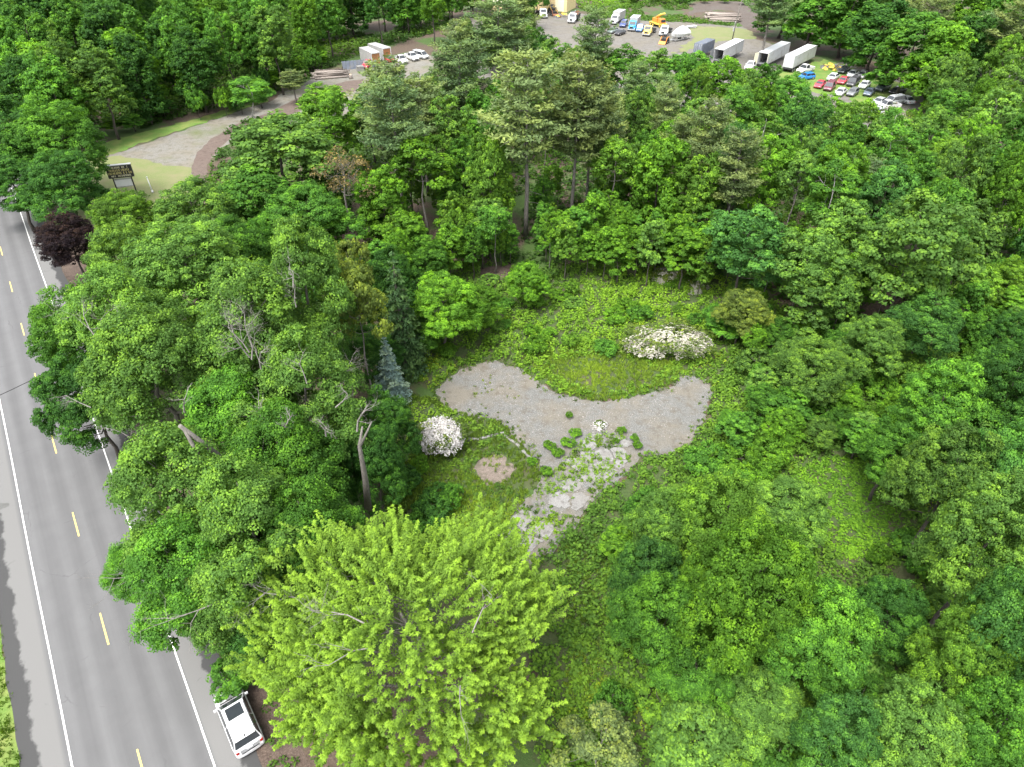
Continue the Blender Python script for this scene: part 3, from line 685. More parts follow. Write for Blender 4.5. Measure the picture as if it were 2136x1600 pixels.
8|7|19.5|98.0|13.4|3.5|3|0.87|4.3|mid-green leafy tree right of the long-trunked pines|4
9|7|70.9|84.7|12.4|3.68|3|1.11|5.2|mid-green leafy tree right of the tall right-hand maple|4
8|4|76.2|101.5|15.9|3.26|3|1.02|4.7|mid-green leafy tree below the top right corner, second from left|4
7|5|-3.0|158.2|12.1|3.75|4|1.13|4.6|light green open-crowned tree left of the tan building, leftmost|4
9|0|49.6|73.1|15.9|3.43|3|0.92|3.6|mid-green leafy tree above the tall right-hand maple, second from left|4
7|2|30.1|112.7|13.7|3.33|4|1.14|1.5|light green open-crowned tree below the junkyard gravel|4
8|7|53.0|86.9|14.8|3.44|3|0.94|0.1|mid-green leafy tree above the tall right-hand maple, leftmost|4
7|5|42.3|97.3|14.1|3.25|4|1.04|0.7|light green open-crowned tree below the rows of scrapped cars, second from left|4
11|8|47.8|88.7|12.7|3.49|11|0.98|1.2|dull blue-green pine above the tall right-hand maple|4
7|1|-2.9|111.1|13.3|2.99|3|0.83|5.6|mid-green open-crowned tree left of the long-trunked pines|4
8|3|-8.6|109.0|12.5|3.17|2|0.92|6.0|yellow-green leafy tree left of the long-trunked pines, second from left|4
8|5|-9.8|153.8|15.6|3.3|4|1.1|3.7|light green leafy tree right of the storage boxes, second from left|4
14|0|-2.8|117.2|15.5|2.77|3|0.99|4.1|mid-green white-trunked birch above the long-trunked pines|4
8|6|26.2|108.6|12.2|3.84|1|1.14|1.2|bright green leafy tree below the junkyard gravel|4
8|5|50.9|110.6|13.1|4.09|4|1.02|1.7|light green leafy tree below the rows of scrapped cars|4
8|3|33.5|97.8|12.7|3.67|6|0.86|1.4|blue-green leafy tree below the white semi trailers, second from left|4
8|8|47.2|82.6|14.5|3.68|6|1.13|5.9|blue-green leafy tree above the tall right-hand maple|4
8|3|42.1|84.9|16.4|4.02|1|0.97|1.1|bright green leafy tree below the rows of scrapped cars, second from left|4
7|4|7.8|140.8|16.5|3.65|4|0.86|1.9|light green open-crowned tree below the tan building|4
9|8|-5.1|184.3|12.2|3.27|6|0.94|5.6|blue-green leafy tree left of the tan building|4
8|6|45.6|111.3|15.4|3.26|6|1.01|3.1|blue-green leafy tree left of the rows of scrapped cars|4
8|5|84.3|109.5|16.7|4.18|4|1.06|1.1|light green leafy tree below the top right corner, second from left|4
7|4|34.7|108.5|16.6|4.29|3|0.94|2.8|mid-green open-crowned tree below the white semi trailers|4
9|7|-2.9|120.9|13.6|3.31|4|0.81|1.9|light green leafy tree above the long-trunked pines|4
7|7|2.3|122.2|14.4|4.07|4|1.03|3.8|light green open-crowned tree above the long-trunked pines, leftmost|4
8|4|64.2|84.5|16.0|3.0|1|0.9|0.5|bright green leafy tree right of the tall right-hand maple|4
8|8|-3.0|89.2|15.7|3.34|2|1.03|1.0|yellow-green leafy tree left of the long-trunked pines, third from left|4
8|8|19.2|110.5|15.5|3.33|4|0.78|6.1|light green leafy tree right of the long-trunked pines|4
8|4|45.4|121.5|12.2|3.26|3|1.1|5.9|mid-green leafy tree below the white semi trailers|4
7|5|83.3|139.4|14.3|3.95|4|0.92|4.8|light green open-crowned tree right of the rows of scrapped cars, second from left|4
9|6|32.5|102.4|14.1|2.76|1|1.15|3.9|bright green leafy tree below the white semi trailers, leftmost|4
7|7|7.7|126.8|16.0|3.22|6|0.79|1.7|blue-green open-crowned tree above the long-trunked pines|4
8|6|49.9|101.5|14.3|3.0|3|0.94|2.8|mid-green leafy tree below the rows of scrapped cars|4
8|7|93.8|126.1|12.8|3.06|1|1.03|1.2|bright green leafy tree below the top right corner, third from left|4
8|2|-8.8|131.2|13.5|3.54|1|0.88|0.1|bright green leafy tree right of the storage boxes|4
8|3|41.1|125.4|14.9|2.87|4|0.96|0.7|light green leafy tree below the white semi trailers, second from left|4
14|3|70.6|92.3|12.3|3.1|2|0.88|0.1|yellow-green white-trunked birch right of the tall right-hand maple|4
15|8|-6.2|92.8|7.0|1.71|4|1.15|1.4|light green open-crowned tree above the brown forest floor gap|5
16|3|19.0|80.7|6.8|1.93|1|1.0|3.6|bright green sapling above the white blossom patch, leftmost|5
16|3|-13.1|79.2|9.7|2.47|1|0.8|3.4|bright green sapling left of the brown forest floor gap, second from left|5
16|0|52.7|66.4|8.8|1.72|2|1.13|1.5|yellow-green sapling above the right edge|5
16|6|50.4|64.6|8.5|1.83|3|1.06|4.6|mid-green sapling left of the right edge|5
16|3|56.1|65.0|7.0|2.35|1|1.03|2.2|bright green sapling above the right edge|5
17|6|52.0|62.6|6.2|2.14|3|1.01|4.2|mid-green leafy tree left of the right edge|5
17|4|-6.8|81.8|6.4|2.05|1|0.97|4.6|bright green leafy tree above the brown forest floor gap, leftmost|5
16|6|17.3|77.1|9.9|1.75|4|1.11|4.7|light green sapling above the white blossom patch|5
16|8|32.4|81.7|9.0|1.94|2|0.97|0.9|yellow-green sapling right of the white blossom patch, third from left|5
16|8|21.3|82.0|8.5|1.89|1|0.86|1.9|bright green sapling above the white blossom patch, fifth from left|5
17|4|-5.5|86.9|6.3|2.04|1|1.03|0.4|bright green leafy tree above the brown forest floor gap, second from left|5
16|0|-3.0|85.2|8.7|2.54|4|0.92|0.9|light green sapling above the brown forest floor gap|5
15|2|47.0|67.6|8.3|2.01|1|1.02|1.3|bright green open-crowned tree below the tall right-hand maple, second from left|5
17|4|53.4|60.2|7.5|1.86|4|1.14|0.4|light green leafy tree next to the right edge|5
17|7|59.5|70.2|8.4|1.66|1|0.94|4.7|bright green leafy tree above the right edge|5
17|0|37.2|71.2|7.6|2.08|1|1.15|2.5|bright green leafy tree left of the tall right-hand maple|5
15|1|13.9|81.8|6.8|1.93|1|1.19|5.5|bright green open-crowned tree left of the white blossom patch|5
16|4|44.2|73.4|9.3|1.8|4|1.03|2.1|light green sapling left of the tall right-hand maple|5
16|0|27.0|81.1|6.0|2.28|2|0.86|4.3|yellow-green sapling right of the white blossom patch, second from left|5
16|8|33.4|65.0|8.7|2.6|4|0.81|4.1|light green sapling right of the brush pile, second from left|5
15|0|5.0|80.7|9.0|1.8|1|0.88|1.2|bright green open-crowned tree right of the brown forest floor gap|5
15|3|31.8|74.4|8.5|2.36|3|1.05|2.5|mid-green open-crowned tree right of the white blossom patch|5
17|3|11.0|82.6|6.3|1.65|1|0.8|0.9|bright green leafy tree left of the white blossom patch, leftmost|5
15|2|-1.5|96.0|6.3|1.55|1|1.13|2.4|bright green open-crowned tree left of the long-trunked pines|5
15|8|-2.2|81.4|9.7|2.62|3|1.12|3.9|mid-green open-crowned tree above the brown forest floor gap|5
16|4|-8.1|86.2|9.5|1.89|2|0.78|2.1|yellow-green sapling above the brown forest floor gap|5
15|1|44.9|70.9|6.4|1.8|1|1.04|1.5|bright green open-crowned tree below the tall right-hand maple, leftmost|5
17|4|35.6|79.0|8.1|2.15|1|0.84|6.3|bright green leafy tree right of the white blossom patch|5
16|7|-8.0|79.2|8.1|2.26|1|0.92|4.1|bright green sapling left of the brown forest floor gap, fourth from left|5
15|6|22.3|79.6|6.5|2.24|3|0.97|6.2|mid-green open-crowned tree above the white blossom patch|5
17|2|57.5|71.7|7.4|2.25|3|0.88|0.2|mid-green leafy tree above the right edge|5
16|7|43.4|77.5|9.4|2.31|1|1.07|4.4|bright green sapling left of the tall right-hand maple, leftmost|5
16|1|17.0|86.3|6.2|1.62|3|1.15|0.7|mid-green sapling above the white blossom patch, second from left|5
15|5|-6.2|90.3|6.9|2.28|2|0.86|3.0|yellow-green open-crowned tree above the brown forest floor gap|5
15|8|33.1|87.0|6.1|1.82|2|0.9|0.8|yellow-green open-crowned tree right of the white blossom patch|5
17|5|28.2|78.8|7.0|1.93|3|0.84|0.3|mid-green leafy tree right of the white blossom patch|5
16|7|29.1|82.8|7.9|2.29|1|0.97|0.8|bright green sapling right of the white blossom patch|5
17|1|-5.1|79.9|7.5|1.92|3|0.79|0.6|mid-green leafy tree above the brown forest floor gap|5
16|2|40.4|69.7|9.6|2.49|1|1.09|4.1|bright green sapling left of the tall right-hand maple, second from left|5
16|1|23.7|75.1|8.3|1.65|2|0.93|5.1|yellow-green sapling right of the white blossom patch, leftmost|5
16|0|-13.5|82.5|8.1|2.33|1|0.8|2.6|bright green sapling left of the brown forest floor gap, third from left|5
17|0|37.1|65.6|8.8|1.92|4|1.19|0.3|light green leafy tree left of the tall right-hand maple|5
16|6|21.6|76.5|8.9|2.62|1|0.85|3.0|bright green sapling above the white blossom patch, seventh from left|5
15|6|13.7|89.1|8.4|1.75|1|0.93|0.4|bright green open-crowned tree right of the long-trunked pines|5
16|2|7.7|85.6|6.9|2.47|1|1.15|5.0|bright green sapling below the long-trunked pines, second from left|5
15|5|26.9|91.8|8.0|2.54|1|1.04|2.6|bright green open-crowned tree above the white blossom patch|5
16|7|23.7|83.9|6.1|1.72|3|1.02|3.1|mid-green sapling above the white blossom patch, fifth from left|5
16|8|6.9|79.3|9.1|1.88|2|1.03|2.0|yellow-green sapling right of the brown forest floor gap|5
17|0|-13.6|74.6|9.7|1.79|1|1.14|3.3|bright green leafy tree left of the brown forest floor gap|5
17|3|14.1|85.0|7.9|2.27|1|0.88|3.7|bright green leafy tree left of the white blossom patch, second from left|5
17|2|-15.2|77.8|6.7|1.68|1|1.12|3.1|bright green leafy tree above the spruce|5
16|7|11.2|87.5|9.1|2.16|3|0.92|3.4|mid-green sapling below the long-trunked pines, fourth from left|5
17|3|42.0|72.5|9.9|1.75|2|1.08|1.1|yellow-green leafy tree left of the tall right-hand maple|5
16|8|35.4|75.0|6.6|2.29|1|1.17|2.6|bright green sapling above the brush pile|5
16|5|-8.4|88.6|7.3|2.17|1|0.96|3.3|bright green sapling above the brown forest floor gap, leftmost|5
16|5|11.0|85.0|9.9|1.9|1|1.11|1.1|bright green sapling below the long-trunked pines, fourth from left|5
0|4|45.6|47.5|7.7|2.36|6|0.86|3.1|blue-green leafy tree below the right edge, second from left|6
0|3|9.3|28.5|9.7|2.46|6|0.79|2.7|blue-green leafy tree right of the cracked driveway|6
8|3|43.3|44.8|7.2|3.32|3|0.84|1.2|mid-green leafy tree below the right edge, second from left|6
8|3|43.0|49.7|9.7|2.95|3|0.94|5.6|mid-green leafy tree below the right edge, leftmost|6
0|8|49.8|56.1|9.6|2.82|5|1.05|1.8|deep green leafy tree next to the right edge|6
8|2|10.9|18.3|6.8|2.66|4|1.06|3.2|light green leafy tree left of the dark gap at lower right|6
0|6|21.1|25.7|7.5|2.29|3|0.78|2.8|mid-green leafy tree left of the dark gap at lower right|6
0|8|17.3|28.3|8.6|2.52|4|1.09|5.1|light green leafy tree left of the vine carpet|6
8|3|40.2|47.9|8.7|2.63|6|1.2|0.1|blue-green leafy tree below the right edge, leftmost|6
0|2|18.4|17.7|9.4|2.55|6|1.01|2.4|blue-green leafy tree left of the dark gap at lower right|6
16|4|10.0|89.4|6.5|1.52|1|0.98|5.1|bright green sapling below the long-trunked pines, third from left|5
16|2|-16.9|98.3|5.6|1.79|3|0.97|3.4|mid-green sapling right of the half-bare tree, leftmost|5
16|5|4.7|84.4|6.4|1.64|3|1.11|5.5|mid-green sapling right of the brown forest floor gap|5
17|4|14.7|83.2|6.1|1.38|1|1.04|3.3|bright green leafy tree left of the white blossom patch, third from left|5
16|1|-16.3|84.1|7.0|1.61|2|0.82|2.4|yellow-green sapling below the half-bare tree|5
16|7|-15.8|80.6|6.9|1.82|1|0.86|4.9|bright green sapling left of the brown forest floor gap, leftmost|5
16|2|15.6|95.9|6.7|1.23|3|1.08|0.9|mid-green sapling right of the long-trunked pines, second from left|5
17|1|-8.5|81.7|7.0|1.38|3|1.03|5.5|mid-green leafy tree left of the brown forest floor gap|5
17|4|-7.3|83.5|8.4|1.54|2|1.15|2.4|yellow-green leafy tree above the brown forest floor gap, leftmost|5
16|5|-4.9|97.6|8.2|1.69|1|0.94|3.3|bright green sapling left of the long-trunked pines|5
17|3|-8.3|99.9|7.3|1.43|2|0.96|6.1|yellow-green leafy tree left of the long-trunked pines, leftmost|5
16|5|6.9|89.0|5.5|1.46|1|1.15|5.6|bright green sapling below the long-trunked pines, leftmost|5
16|8|23.9|89.5|7.8|1.64|3|1.22|0.7|mid-green sapling above the white blossom patch, fourth from left|5
17|4|-28.3|98.4|6.8|1.61|3|1.2|2.3|mid-green leafy tree left of the half-bare tree, third from left|5
16|6|-4.0|82.8|6.8|1.98|1|0.89|3.8|bright green sapling above the brown forest floor gap, second from left|5
16|0|21.2|87.5|6.8|1.99|1|0.96|1.3|bright green sapling above the white blossom patch, third from left|5
17|6|-20.2|99.7|6.7|1.89|1|1.21|1.1|bright green leafy tree right of the half-bare tree|5
16|7|-19.4|90.5|7.9|1.91|1|0.82|2.5|bright green sapling below the half-bare tree, third from left|5
17|4|15.0|87.1|7.0|1.95|1|1.14|5.1|bright green leafy tree above the white blossom patch, leftmost|5
16|6|4.4|86.8|7.6|1.71|3|0.98|2.5|mid-green sapling below the long-trunked pines, second from left|5
16|2|5.7|90.2|6.1|1.29|2|0.84|5.0|yellow-green sapling below the long-trunked pines|5
16|5|9.9|80.6|6.6|1.52|1|1.11|1.4|bright green sapling left of the white blossom patch, leftmost|5
16|8|15.4|97.4|7.4|1.27|1|1.07|5.6|bright green sapling right of the long-trunked pines, leftmost|5
17|3|16.7|98.8|5.9|1.53|1|0.94|1.5|bright green leafy tree right of the long-trunked pines, leftmost|5
16|2|12.8|95.5|7.9|1.52|2|1.11|3.9|yellow-green sapling right of the long-trunked pines|5
16|8|13.7|78.4|6.5|1.92|1|0.95|0.0|bright green sapling left of the white blossom patch, third from left|5
17|5|-26.4|95.9|5.7|1.8|2|0.92|4.4|yellow-green leafy tree below the half-bare tree, third from left|5
16|0|16.4|80.0|7.4|1.8|1|0.86|3.0|bright green sapling left of the white blossom patch, fourth from left|5
17|3|-26.3|84.5|8.0|1.34|2|1.12|2.2|yellow-green leafy tree below the half-bare tree, leftmost|5
17|5|-14.2|97.3|8.4|1.33|2|0.84|4.2|yellow-green leafy tree right of the half-bare tree, leftmost|5
17|2|4.3|98.0|6.3|1.28|3|1.08|3.8|mid-green leafy tree below the long-trunked pines|5
17|6|-6.5|99.1|6.3|1.63|1|1.18|2.3|bright green leafy tree left of the long-trunked pines|5
16|6|19.6|85.6|7.1|1.36|3|1.0|2.8|mid-green sapling above the white blossom patch, third from left|5
16|0|-16.9|77.6|6.5|1.94|3|1.16|2.1|mid-green sapling above the spruce|5
16|4|-9.9|96.0|7.9|1.64|3|0.89|2.3|mid-green sapling right of the half-bare tree, second from left|5
16|4|13.6|90.7|6.7|1.44|3|1.14|4.7|mid-green sapling right of the long-trunked pines, leftmost|5
16|6|23.2|85.6|6.9|1.65|1|0.86|5.1|bright green sapling above the white blossom patch, sixth from left|5
16|3|-26.6|99.4|6.2|1.31|1|1.21|2.1|bright green sapling below the half-bare tree, leftmost|5
17|1|-24.9|86.4|6.9|1.59|3|1.13|4.4|mid-green leafy tree below the half-bare tree, leftmost|5
16|8|12.0|79.3|8.0|1.63|1|1.05|1.5|bright green sapling left of the white blossom patch, second from left|5
17|0|-26.0|93.3|6.7|1.79|2|0.78|5.5|yellow-green leafy tree below the half-bare tree, second from left|5
16|2|17.4|82.3|6.2|1.84|2|0.93|5.2|yellow-green sapling above the white blossom patch|5
16|4|4.6|95.9|7.9|1.84|3|1.16|5.4|mid-green sapling below the long-trunked pines, leftmost|5
17|1|16.2|100.6|6.5|1.82|2|1.1|4.6|yellow-green leafy tree right of the long-trunked pines|5
17|6|22.2|94.8|6.4|1.88|1|1.14|5.9|bright green leafy tree above the white blossom patch, second from left|5
16|3|24.6|79.2|8.2|2.06|1|1.18|5.5|bright green sapling above the white blossom patch, eighth from left|5
17|7|-14.0|89.6|5.2|1.39|1|0.92|5.8|bright green leafy tree below the half-bare tree, second from left|5
17|0|-11.1|97.9|6.8|1.47|2|0.82|1.2|yellow-green leafy tree right of the half-bare tree, second from left|5
16|3|8.8|83.9|8.4|1.9|3|1.16|3.4|mid-green sapling below the long-trunked pines, third from left|5
16|7|16.0|91.3|5.9|1.43|3|1.2|2.1|mid-green sapling above the white blossom patch, leftmost|5
16|8|-1.2|98.2|8.1|1.63|2|0.81|0.9|yellow-green sapling left of the long-trunked pines|5
16|7|-0.2|84.1|5.9|1.25|3|1.17|5.1|mid-green sapling above the brown forest floor gap, second from left|5
17|2|-20.8|96.9|5.5|1.56|2|0.97|4.1|yellow-green leafy tree below the half-bare tree, fourth from left|5
16|1|24.0|98.2|6.8|1.97|1|0.8|5.9|bright green sapling above the white blossom patch, fourth from left|5
16|1|-18.9|83.5|5.4|1.35|1|0.9|1.3|bright green sapling below the half-bare tree, second from left|5
16|5|20.2|100.5|6.1|1.27|1|0.99|3.0|bright green sapling right of the long-trunked pines, second from left|5
17|1|6.2|101.9|7.1|1.72|1|0.99|4.5|bright green leafy tree below the long-trunked pines|5
16|5|-8.0|92.7|7.1|1.72|3|0.86|5.0|mid-green sapling above the brown forest floor gap, leftmost|5
16|4|25.7|85.0|8.2|1.68|3|0.92|2.5|mid-green sapling above the white blossom patch, sixth from left|5
17|2|-1.5|83.5|6.8|1.38|2|1.17|4.6|yellow-green leafy tree above the brown forest floor gap, second from left|5
17|4|-15.4|91.3|5.4|1.3|3|1.1|5.0|mid-green leafy tree below the half-bare tree, second from left|5
16|0|19.7|83.2|6.7|1.65|1|0.97|2.2|bright green sapling above the white blossom patch, second from left|5
17|6|-23.3|77.9|8.0|1.33|1|1.01|5.3|bright green leafy tree below the half-bare tree, leftmost|5
16|3|-17.1|82.3|6.8|1.99|1|0.86|4.4|bright green sapling below the half-bare tree, fourth from left|5
6|8|-57.4|149.5|4.8|2.16|5|0.99|5.9|tall deep green shrub above the curved drive, leftmost|7
6|7|-65.0|145.8|6.9|2.3|3|1.09|5.8|tall mid-green shrub above the grass strip by the drive|7
6|5|-66.8|151.9|3.4|2.37|1|0.96|2.9|tall bright green shrub left of the curved drive|7
18|7|-78.9|137.6|3.3|2.48|1|0.89|1.3|bright green sapling left of the grass strip by the drive|7
6|1|-49.2|181.8|5.6|2.34|3|0.92|1.3|tall mid-green shrub above the log pile by the drive|7
6|3|-61.2|166.4|3.7|2.02|3|1.06|3.6|tall mid-green shrub above the curved drive, second from left|7
18|6|-72.8|146.9|3.7|2.32|5|1.1|4.7|deep green sapling above the grass strip by the drive|7
18|2|-75.6|138.7|3.4|2.49|3|1.21|3.3|mid-green sapling left of the grass strip by the drive|7
18|7|-54.5|154.0|6.0|2.54|1|1.05|3.3|bright green sapling above the curved drive|7
18|6|-48.8|187.3|4.3|2.19|1|0.99|2.1|bright green sapling above the log pile by the drive|7
18|3|-58.8|159.3|3.7|1.93|5|0.92|2.1|deep green sapling above the curved drive|7
6|8|-60.0|147.6|6.0|1.74|1|1.0|2.8|tall bright green shrub above the curved drive, leftmost|7
6|4|-60.3|154.7|4.8|1.85|3|1.02|4.2|tall mid-green shrub above the curved drive, leftmost|7
18|6|-51.5|183.8|3.1|2.11|1|1.21|3.7|bright green sapling left of the log pile by the drive, fourth from left|7
18|7|-54.8|166.3|5.0|2.24|1|1.22|2.0|bright green sapling left of the log pile by the drive, leftmost|7
6|6|-59.1|151.5|5.7|1.72|1|1.05|3.7|tall bright green shrub above the curved drive, third from left|7
6|2|-56.2|175.1|3.5|1.92|5|0.98|2.9|tall deep green shrub left of the log pile by the drive, leftmost|7
6|6|-56.5|162.7|6.9|2.1|5|0.88|6.2|tall deep green shrub above the curved drive, second from left|7
6|6|-51.8|167.3|6.1|1.86|5|0.81|5.1|tall deep green shrub left of the log pile by the drive, second from left|7
18|2|-52.5|175.4|4.9|2.11|1|0.99|2.2|bright green sapling left of the log pile by the drive, second from left|7
6|8|-56.3|156.6|6.0|2.35|3|0.92|5.9|tall mid-green shrub above the curved drive, third from left|7
18|2|-50.4|172.2|6.3|2.37|1|0.93|3.6|bright green sapling left of the log pile by the drive, third from left|7
6|8|-61.1|151.6|4.8|2.06|1|0.96|4.2|tall bright green shrub above the curved drive, second from left|7
6|3|-57.1|177.1|3.1|2.41|1|1.03|3.3|tall bright green shrub left of the log pile by the drive|7
18|2|-54.6|186.7|4.1|1.84|3|0.83|0.2|mid-green sapling left of the log pile by the drive|7
6|2|-50.5|191.6|5.1|2.51|1|1.07|0.0|tall bright green shrub above the log pile by the drive|7
0|2|-31.3|78.8|9.2|2.78|3|1.01|1.8|mid-green leafy tree left of the half-bare tree, second from left|8
8|6|-22.8|69.9|10.9|3.04|5|1.11|2.0|deep green leafy tree left of the spruce|8
8|3|-13.8|64.4|10.6|3.25|5|0.8|1.0|deep green leafy tree above the spruce, second from left|8
0|6|-14.0|68.8|10.3|2.97|5|0.93|4.1|deep green leafy tree above the spruce, third from left|8
0|3|-19.4|71.6|9.4|2.83|5|1.09|5.2|deep green leafy tree above the spruce, leftmost|8
0|5|-30.5|75.2|10.5|2.55|3|1.2|3.5|mid-green leafy tree left of the half-bare tree, leftmost|8
6|0|17.2|41.4|2.7|0.98|4|0.8|4.2|tall light green shrub left of the vine carpet|9
6|3|29.4|55.8|2.6|1.89|3|0.94|3.8|mid-green shrub below the brush pile, leftmost|9
6|4|26.8|52.5|2.1|1.27|4|0.86|2.5|light green shrub below the brush pile|9
6|2|31.2|64.6|1.5|1.57|3|0.89|4.3|low mid-green shrub right of the brush pile, leftmost|9
6|0|19.6|41.9|2.4|2.02|3|1.2|2.3|mid-green shrub left of the vine carpet|9
6|7|15.4|26.1|3.3|2.36|1|1.0|4.0|tall bright green shrub below the vine carpet|9
6|5|45.8|63.9|2.6|0.97|2|1.12|2.2|tall yellow-green shrub left of the right edge, second from left|9
6|3|20.2|44.4|3.0|2.29|1|0.9|4.1|tall bright green shrub left of the vine carpet, leftmost|9
6|1|23.7|45.6|2.8|2.28|1|0.92|3.1|tall bright green shrub left of the vine carpet, third from left|9
6|8|20.2|39.2|3.0|2.29|1|1.06|3.5|tall bright green shrub left of the vine carpet, second from left|9
6|7|12.5|20.2|1.4|1.29|2|1.21|2.2|low yellow-green shrub left of the dark gap at lower right|9
6|7|44.4|56.5|2.5|1.84|3|0.87|2.6|mid-green shrub left of the right edge|9
6|5|16.6|28.5|2.2|2.05|3|1.17|5.4|mid-green shrub below the vine carpet, leftmost|9
6|7|26.6|59.1|3.1|2.18|4|0.81|1.1|tall light green shrub below the brush pile|9
6|3|16.4|18.6|3.0|2.06|3|0.88|4.9|tall mid-green shrub left of the dark gap at lower right, second from left|9
6|5|32.5|20.8|1.8|1.83|4|1.08|1.0|low light green shrub right of the dark gap at lower right|9
6|1|14.0|28.3|2.1|1.9|4|1.13|5.4|light green shrub left of the vine carpet|9
6|6|37.1|34.4|2.7|2.05|3|1.14|2.2|tall mid-green shrub right of the vine carpet, third from left|9
6|1|22.1|42.8|2.1|1.42|1|1.14|1.6|bright green shrub left of the vine carpet|9
6|7|32.5|32.9|2.7|1.34|3|1.19|0.9|tall mid-green shrub right of the vine carpet, leftmost|9
6|0|29.1|25.4|1.6|1.52|1|0.95|1.9|low bright green shrub above the dark gap at lower right|9
6|0|20.1|18.2|3.3|1.26|1|1.14|4.8|tall bright green shrub left of the dark gap at lower right|9
6|8|36.2|63.0|2.8|1.51|3|1.01|3.4|tall mid-green shrub right of the brush pile, second from left|9
6|2|37.8|30.7|2.2|2.07|4|0.91|3.7|light green shrub above the dark gap at lower right|9
6|5|18.9|19.9|1.7|1.23|3|0.8|4.5|low mid-green shrub left of the dark gap at lower right|9
6|4|30.1|18.9|2.3|1.33|3|1.2|2.9|mid-green shrub right of the dark gap at lower right|9
6|6|36.2|32.8|2.5|1.38|3|0.98|3.7|mid-green shrub right of the vine carpet, second from left|9
6|4|51.9|62.0|3.2|1.99|1|0.95|5.8|tall bright green shrub left of the right edge|9
6|8|34.2|50.3|2.7|2.06|1|0.87|3.1|tall bright green shrub above the vine carpet|9
6|7|17.5|44.3|3.2|2.19|3|1.08|4.7|tall mid-green shrub left of the vine carpet|9
6|3|27.2|26.3|2.7|1.59|4|0.92|0.8|tall light green shrub above the dark gap at lower right, leftmost|9
6|7|10.5|30.0|2.2|2.16|2|1.08|0.8|yellow-green shrub below the cracked driveway|9
6|7|9.9|22.3|1.6|1.92|2|1.14|0.1|low yellow-green shrub right of the lime green tree|9
6|2|22.5|33.6|2.6|0.96|3|1.17|5.1|mid-green shrub below the vine carpet, second from left|9
6|8|6.5|21.9|3.4|1.44|3|1.0|5.6|tall mid-green shrub right of the lime green tree|9
6|8|24.5|25.4|2.4|2.08|4|1.12|4.2|light green shrub left of the dark gap at lower right|9
6|3|19.2|22.5|2.2|1.23|2|0.89|0.6|yellow-green shrub left of the dark gap at lower right, second from left|9
6|4|35.7|51.7|1.6|1.49|2|0.83|0.6|low yellow-green shrub above the vine carpet, second from left|9
6|1|42.3|56.9|3.2|1.69|2|1.08|4.4|tall yellow-green shrub left of the right edge, leftmost|9
6|5|40.1|59.1|1.5|1.3|3|1.2|2.4|low mid-green shrub right of the brush pile, third from left|9
6|0|11.7|39.2|2.6|2.08|3|0.94|5.4|tall mid-green shrub right of the cracked driveway|9
6|1|26.0|56.3|3.3|1.22|3|1.13|6.2|tall mid-green shrub below the brush pile, second from left|9
6|8|29.1|60.8|1.7|2.05|3|0.78|6.0|low mid-green shrub below the brush pile|9
6|7|34.0|43.0|1.7|1.44|4|0.96|5.0|low light green shrub right of the vine carpet|9
6|3|32.6|34.9|2.2|1.88|3|0.87|3.4|mid-green shrub right of the vine carpet, leftmost|9
6|1|37.0|40.9|3.1|1.79|3|1.11|4.5|tall mid-green shrub right of the vine carpet, second from left|9
6|0|37.0|67.0|1.7|1.69|3|1.09|0.6|low mid-green shrub right of the brush pile, second from left|9
6|5|27.2|46.9|1.4|0.94|2|1.18|0.3|low yellow-green shrub above the vine carpet, leftmost|9
6|5|38.5|54.7|2.3|2.1|1|1.14|3.5|bright green shrub right of the brush pile|9
6|6|34.6|58.7|3.2|2.35|2|1.05|1.4|tall yellow-green shrub right of the brush pile|9
6|7|31.4|58.0|1.7|1.24|4|1.13|4.8|low light green shrub right of the brush pile|9
6|5|16.0|24.0|2.5|1.83|3|0.89|5.8|mid-green shrub left of the dark gap at lower right, second from left|9
6|2|31.3|51.2|2.2|1.62|3|0.96|5.4|mid-green shrub below the brush pile, second from left|9
6|3|40.0|57.0|1.9|1.18|3|0.88|2.3|low mid-green shrub right of the brush pile, fourth from left|9
6|7|23.8|20.7|2.3|1.94|2|0.87|0.2|yellow-green shrub left of the dark gap at lower right, third from left|9
6|6|35.3|47.1|1.8|1.21|3|0.84|1.0|low mid-green shrub above the vine carpet|9
6|7|27.6|63.7|3.0|1.32|3|1.01|3.0|tall mid-green shrub left of the brush pile|9
6|8|30.6|68.1|1.9|1.81|2|0.83|5.8|low yellow-green shrub above the brush pile|9
6|0|8.1|27.0|1.8|1.71|2|1.06|3.3|low yellow-green shrub below the cracked driveway|9
6|0|24.9|23.1|2.5|1.75|3|0.9|2.6|mid-green shrub left of the dark gap at lower right, third from left|9
6|6|13.4|25.2|2.5|1.35|3|1.18|2.7|mid-green shrub left of the dark gap at lower right, leftmost|9
6|5|24.5|69.3|2.2|1.78|3|1.0|5.8|mid-green shrub below the white blossom patch|9
6|0|23.1|49.6|2.6|1.41|3|0.96|5.4|tall mid-green shrub below the brush pile, leftmost|9
6|6|25.8|29.3|3.4|1.13|3|0.81|4.4|tall mid-green shrub below the vine carpet|9
6|1|33.2|29.9|2.6|1.5|4|0.83|1.7|tall light green shrub above the dark gap at lower right, third from left|9
6|0|29.4|34.3|2.1|0.92|1|0.82|5.5|bright green shrub below the vine carpet|9
6|3|38.5|52.1|1.9|1.87|1|1.17|5.0|low bright green shrub above the vine carpet|9
6|0|31.4|28.8|3.1|1.67|4|1.0|0.7|tall light green shrub above the dark gap at lower right, second from left|9
6|5|18.1|25.2|2.9|1.89|3|1.01|5.6|tall mid-green shrub left of the dark gap at lower right, leftmost|9
6|6|12.4|23.2|1.9|1.79|4|1.1|0.0|low light green shrub left of the dark gap at lower right|9
6|2|13.6|18.9|2.0|1.77|2|1.21|6.0|yellow-green shrub left of the dark gap at lower right, leftmost|9
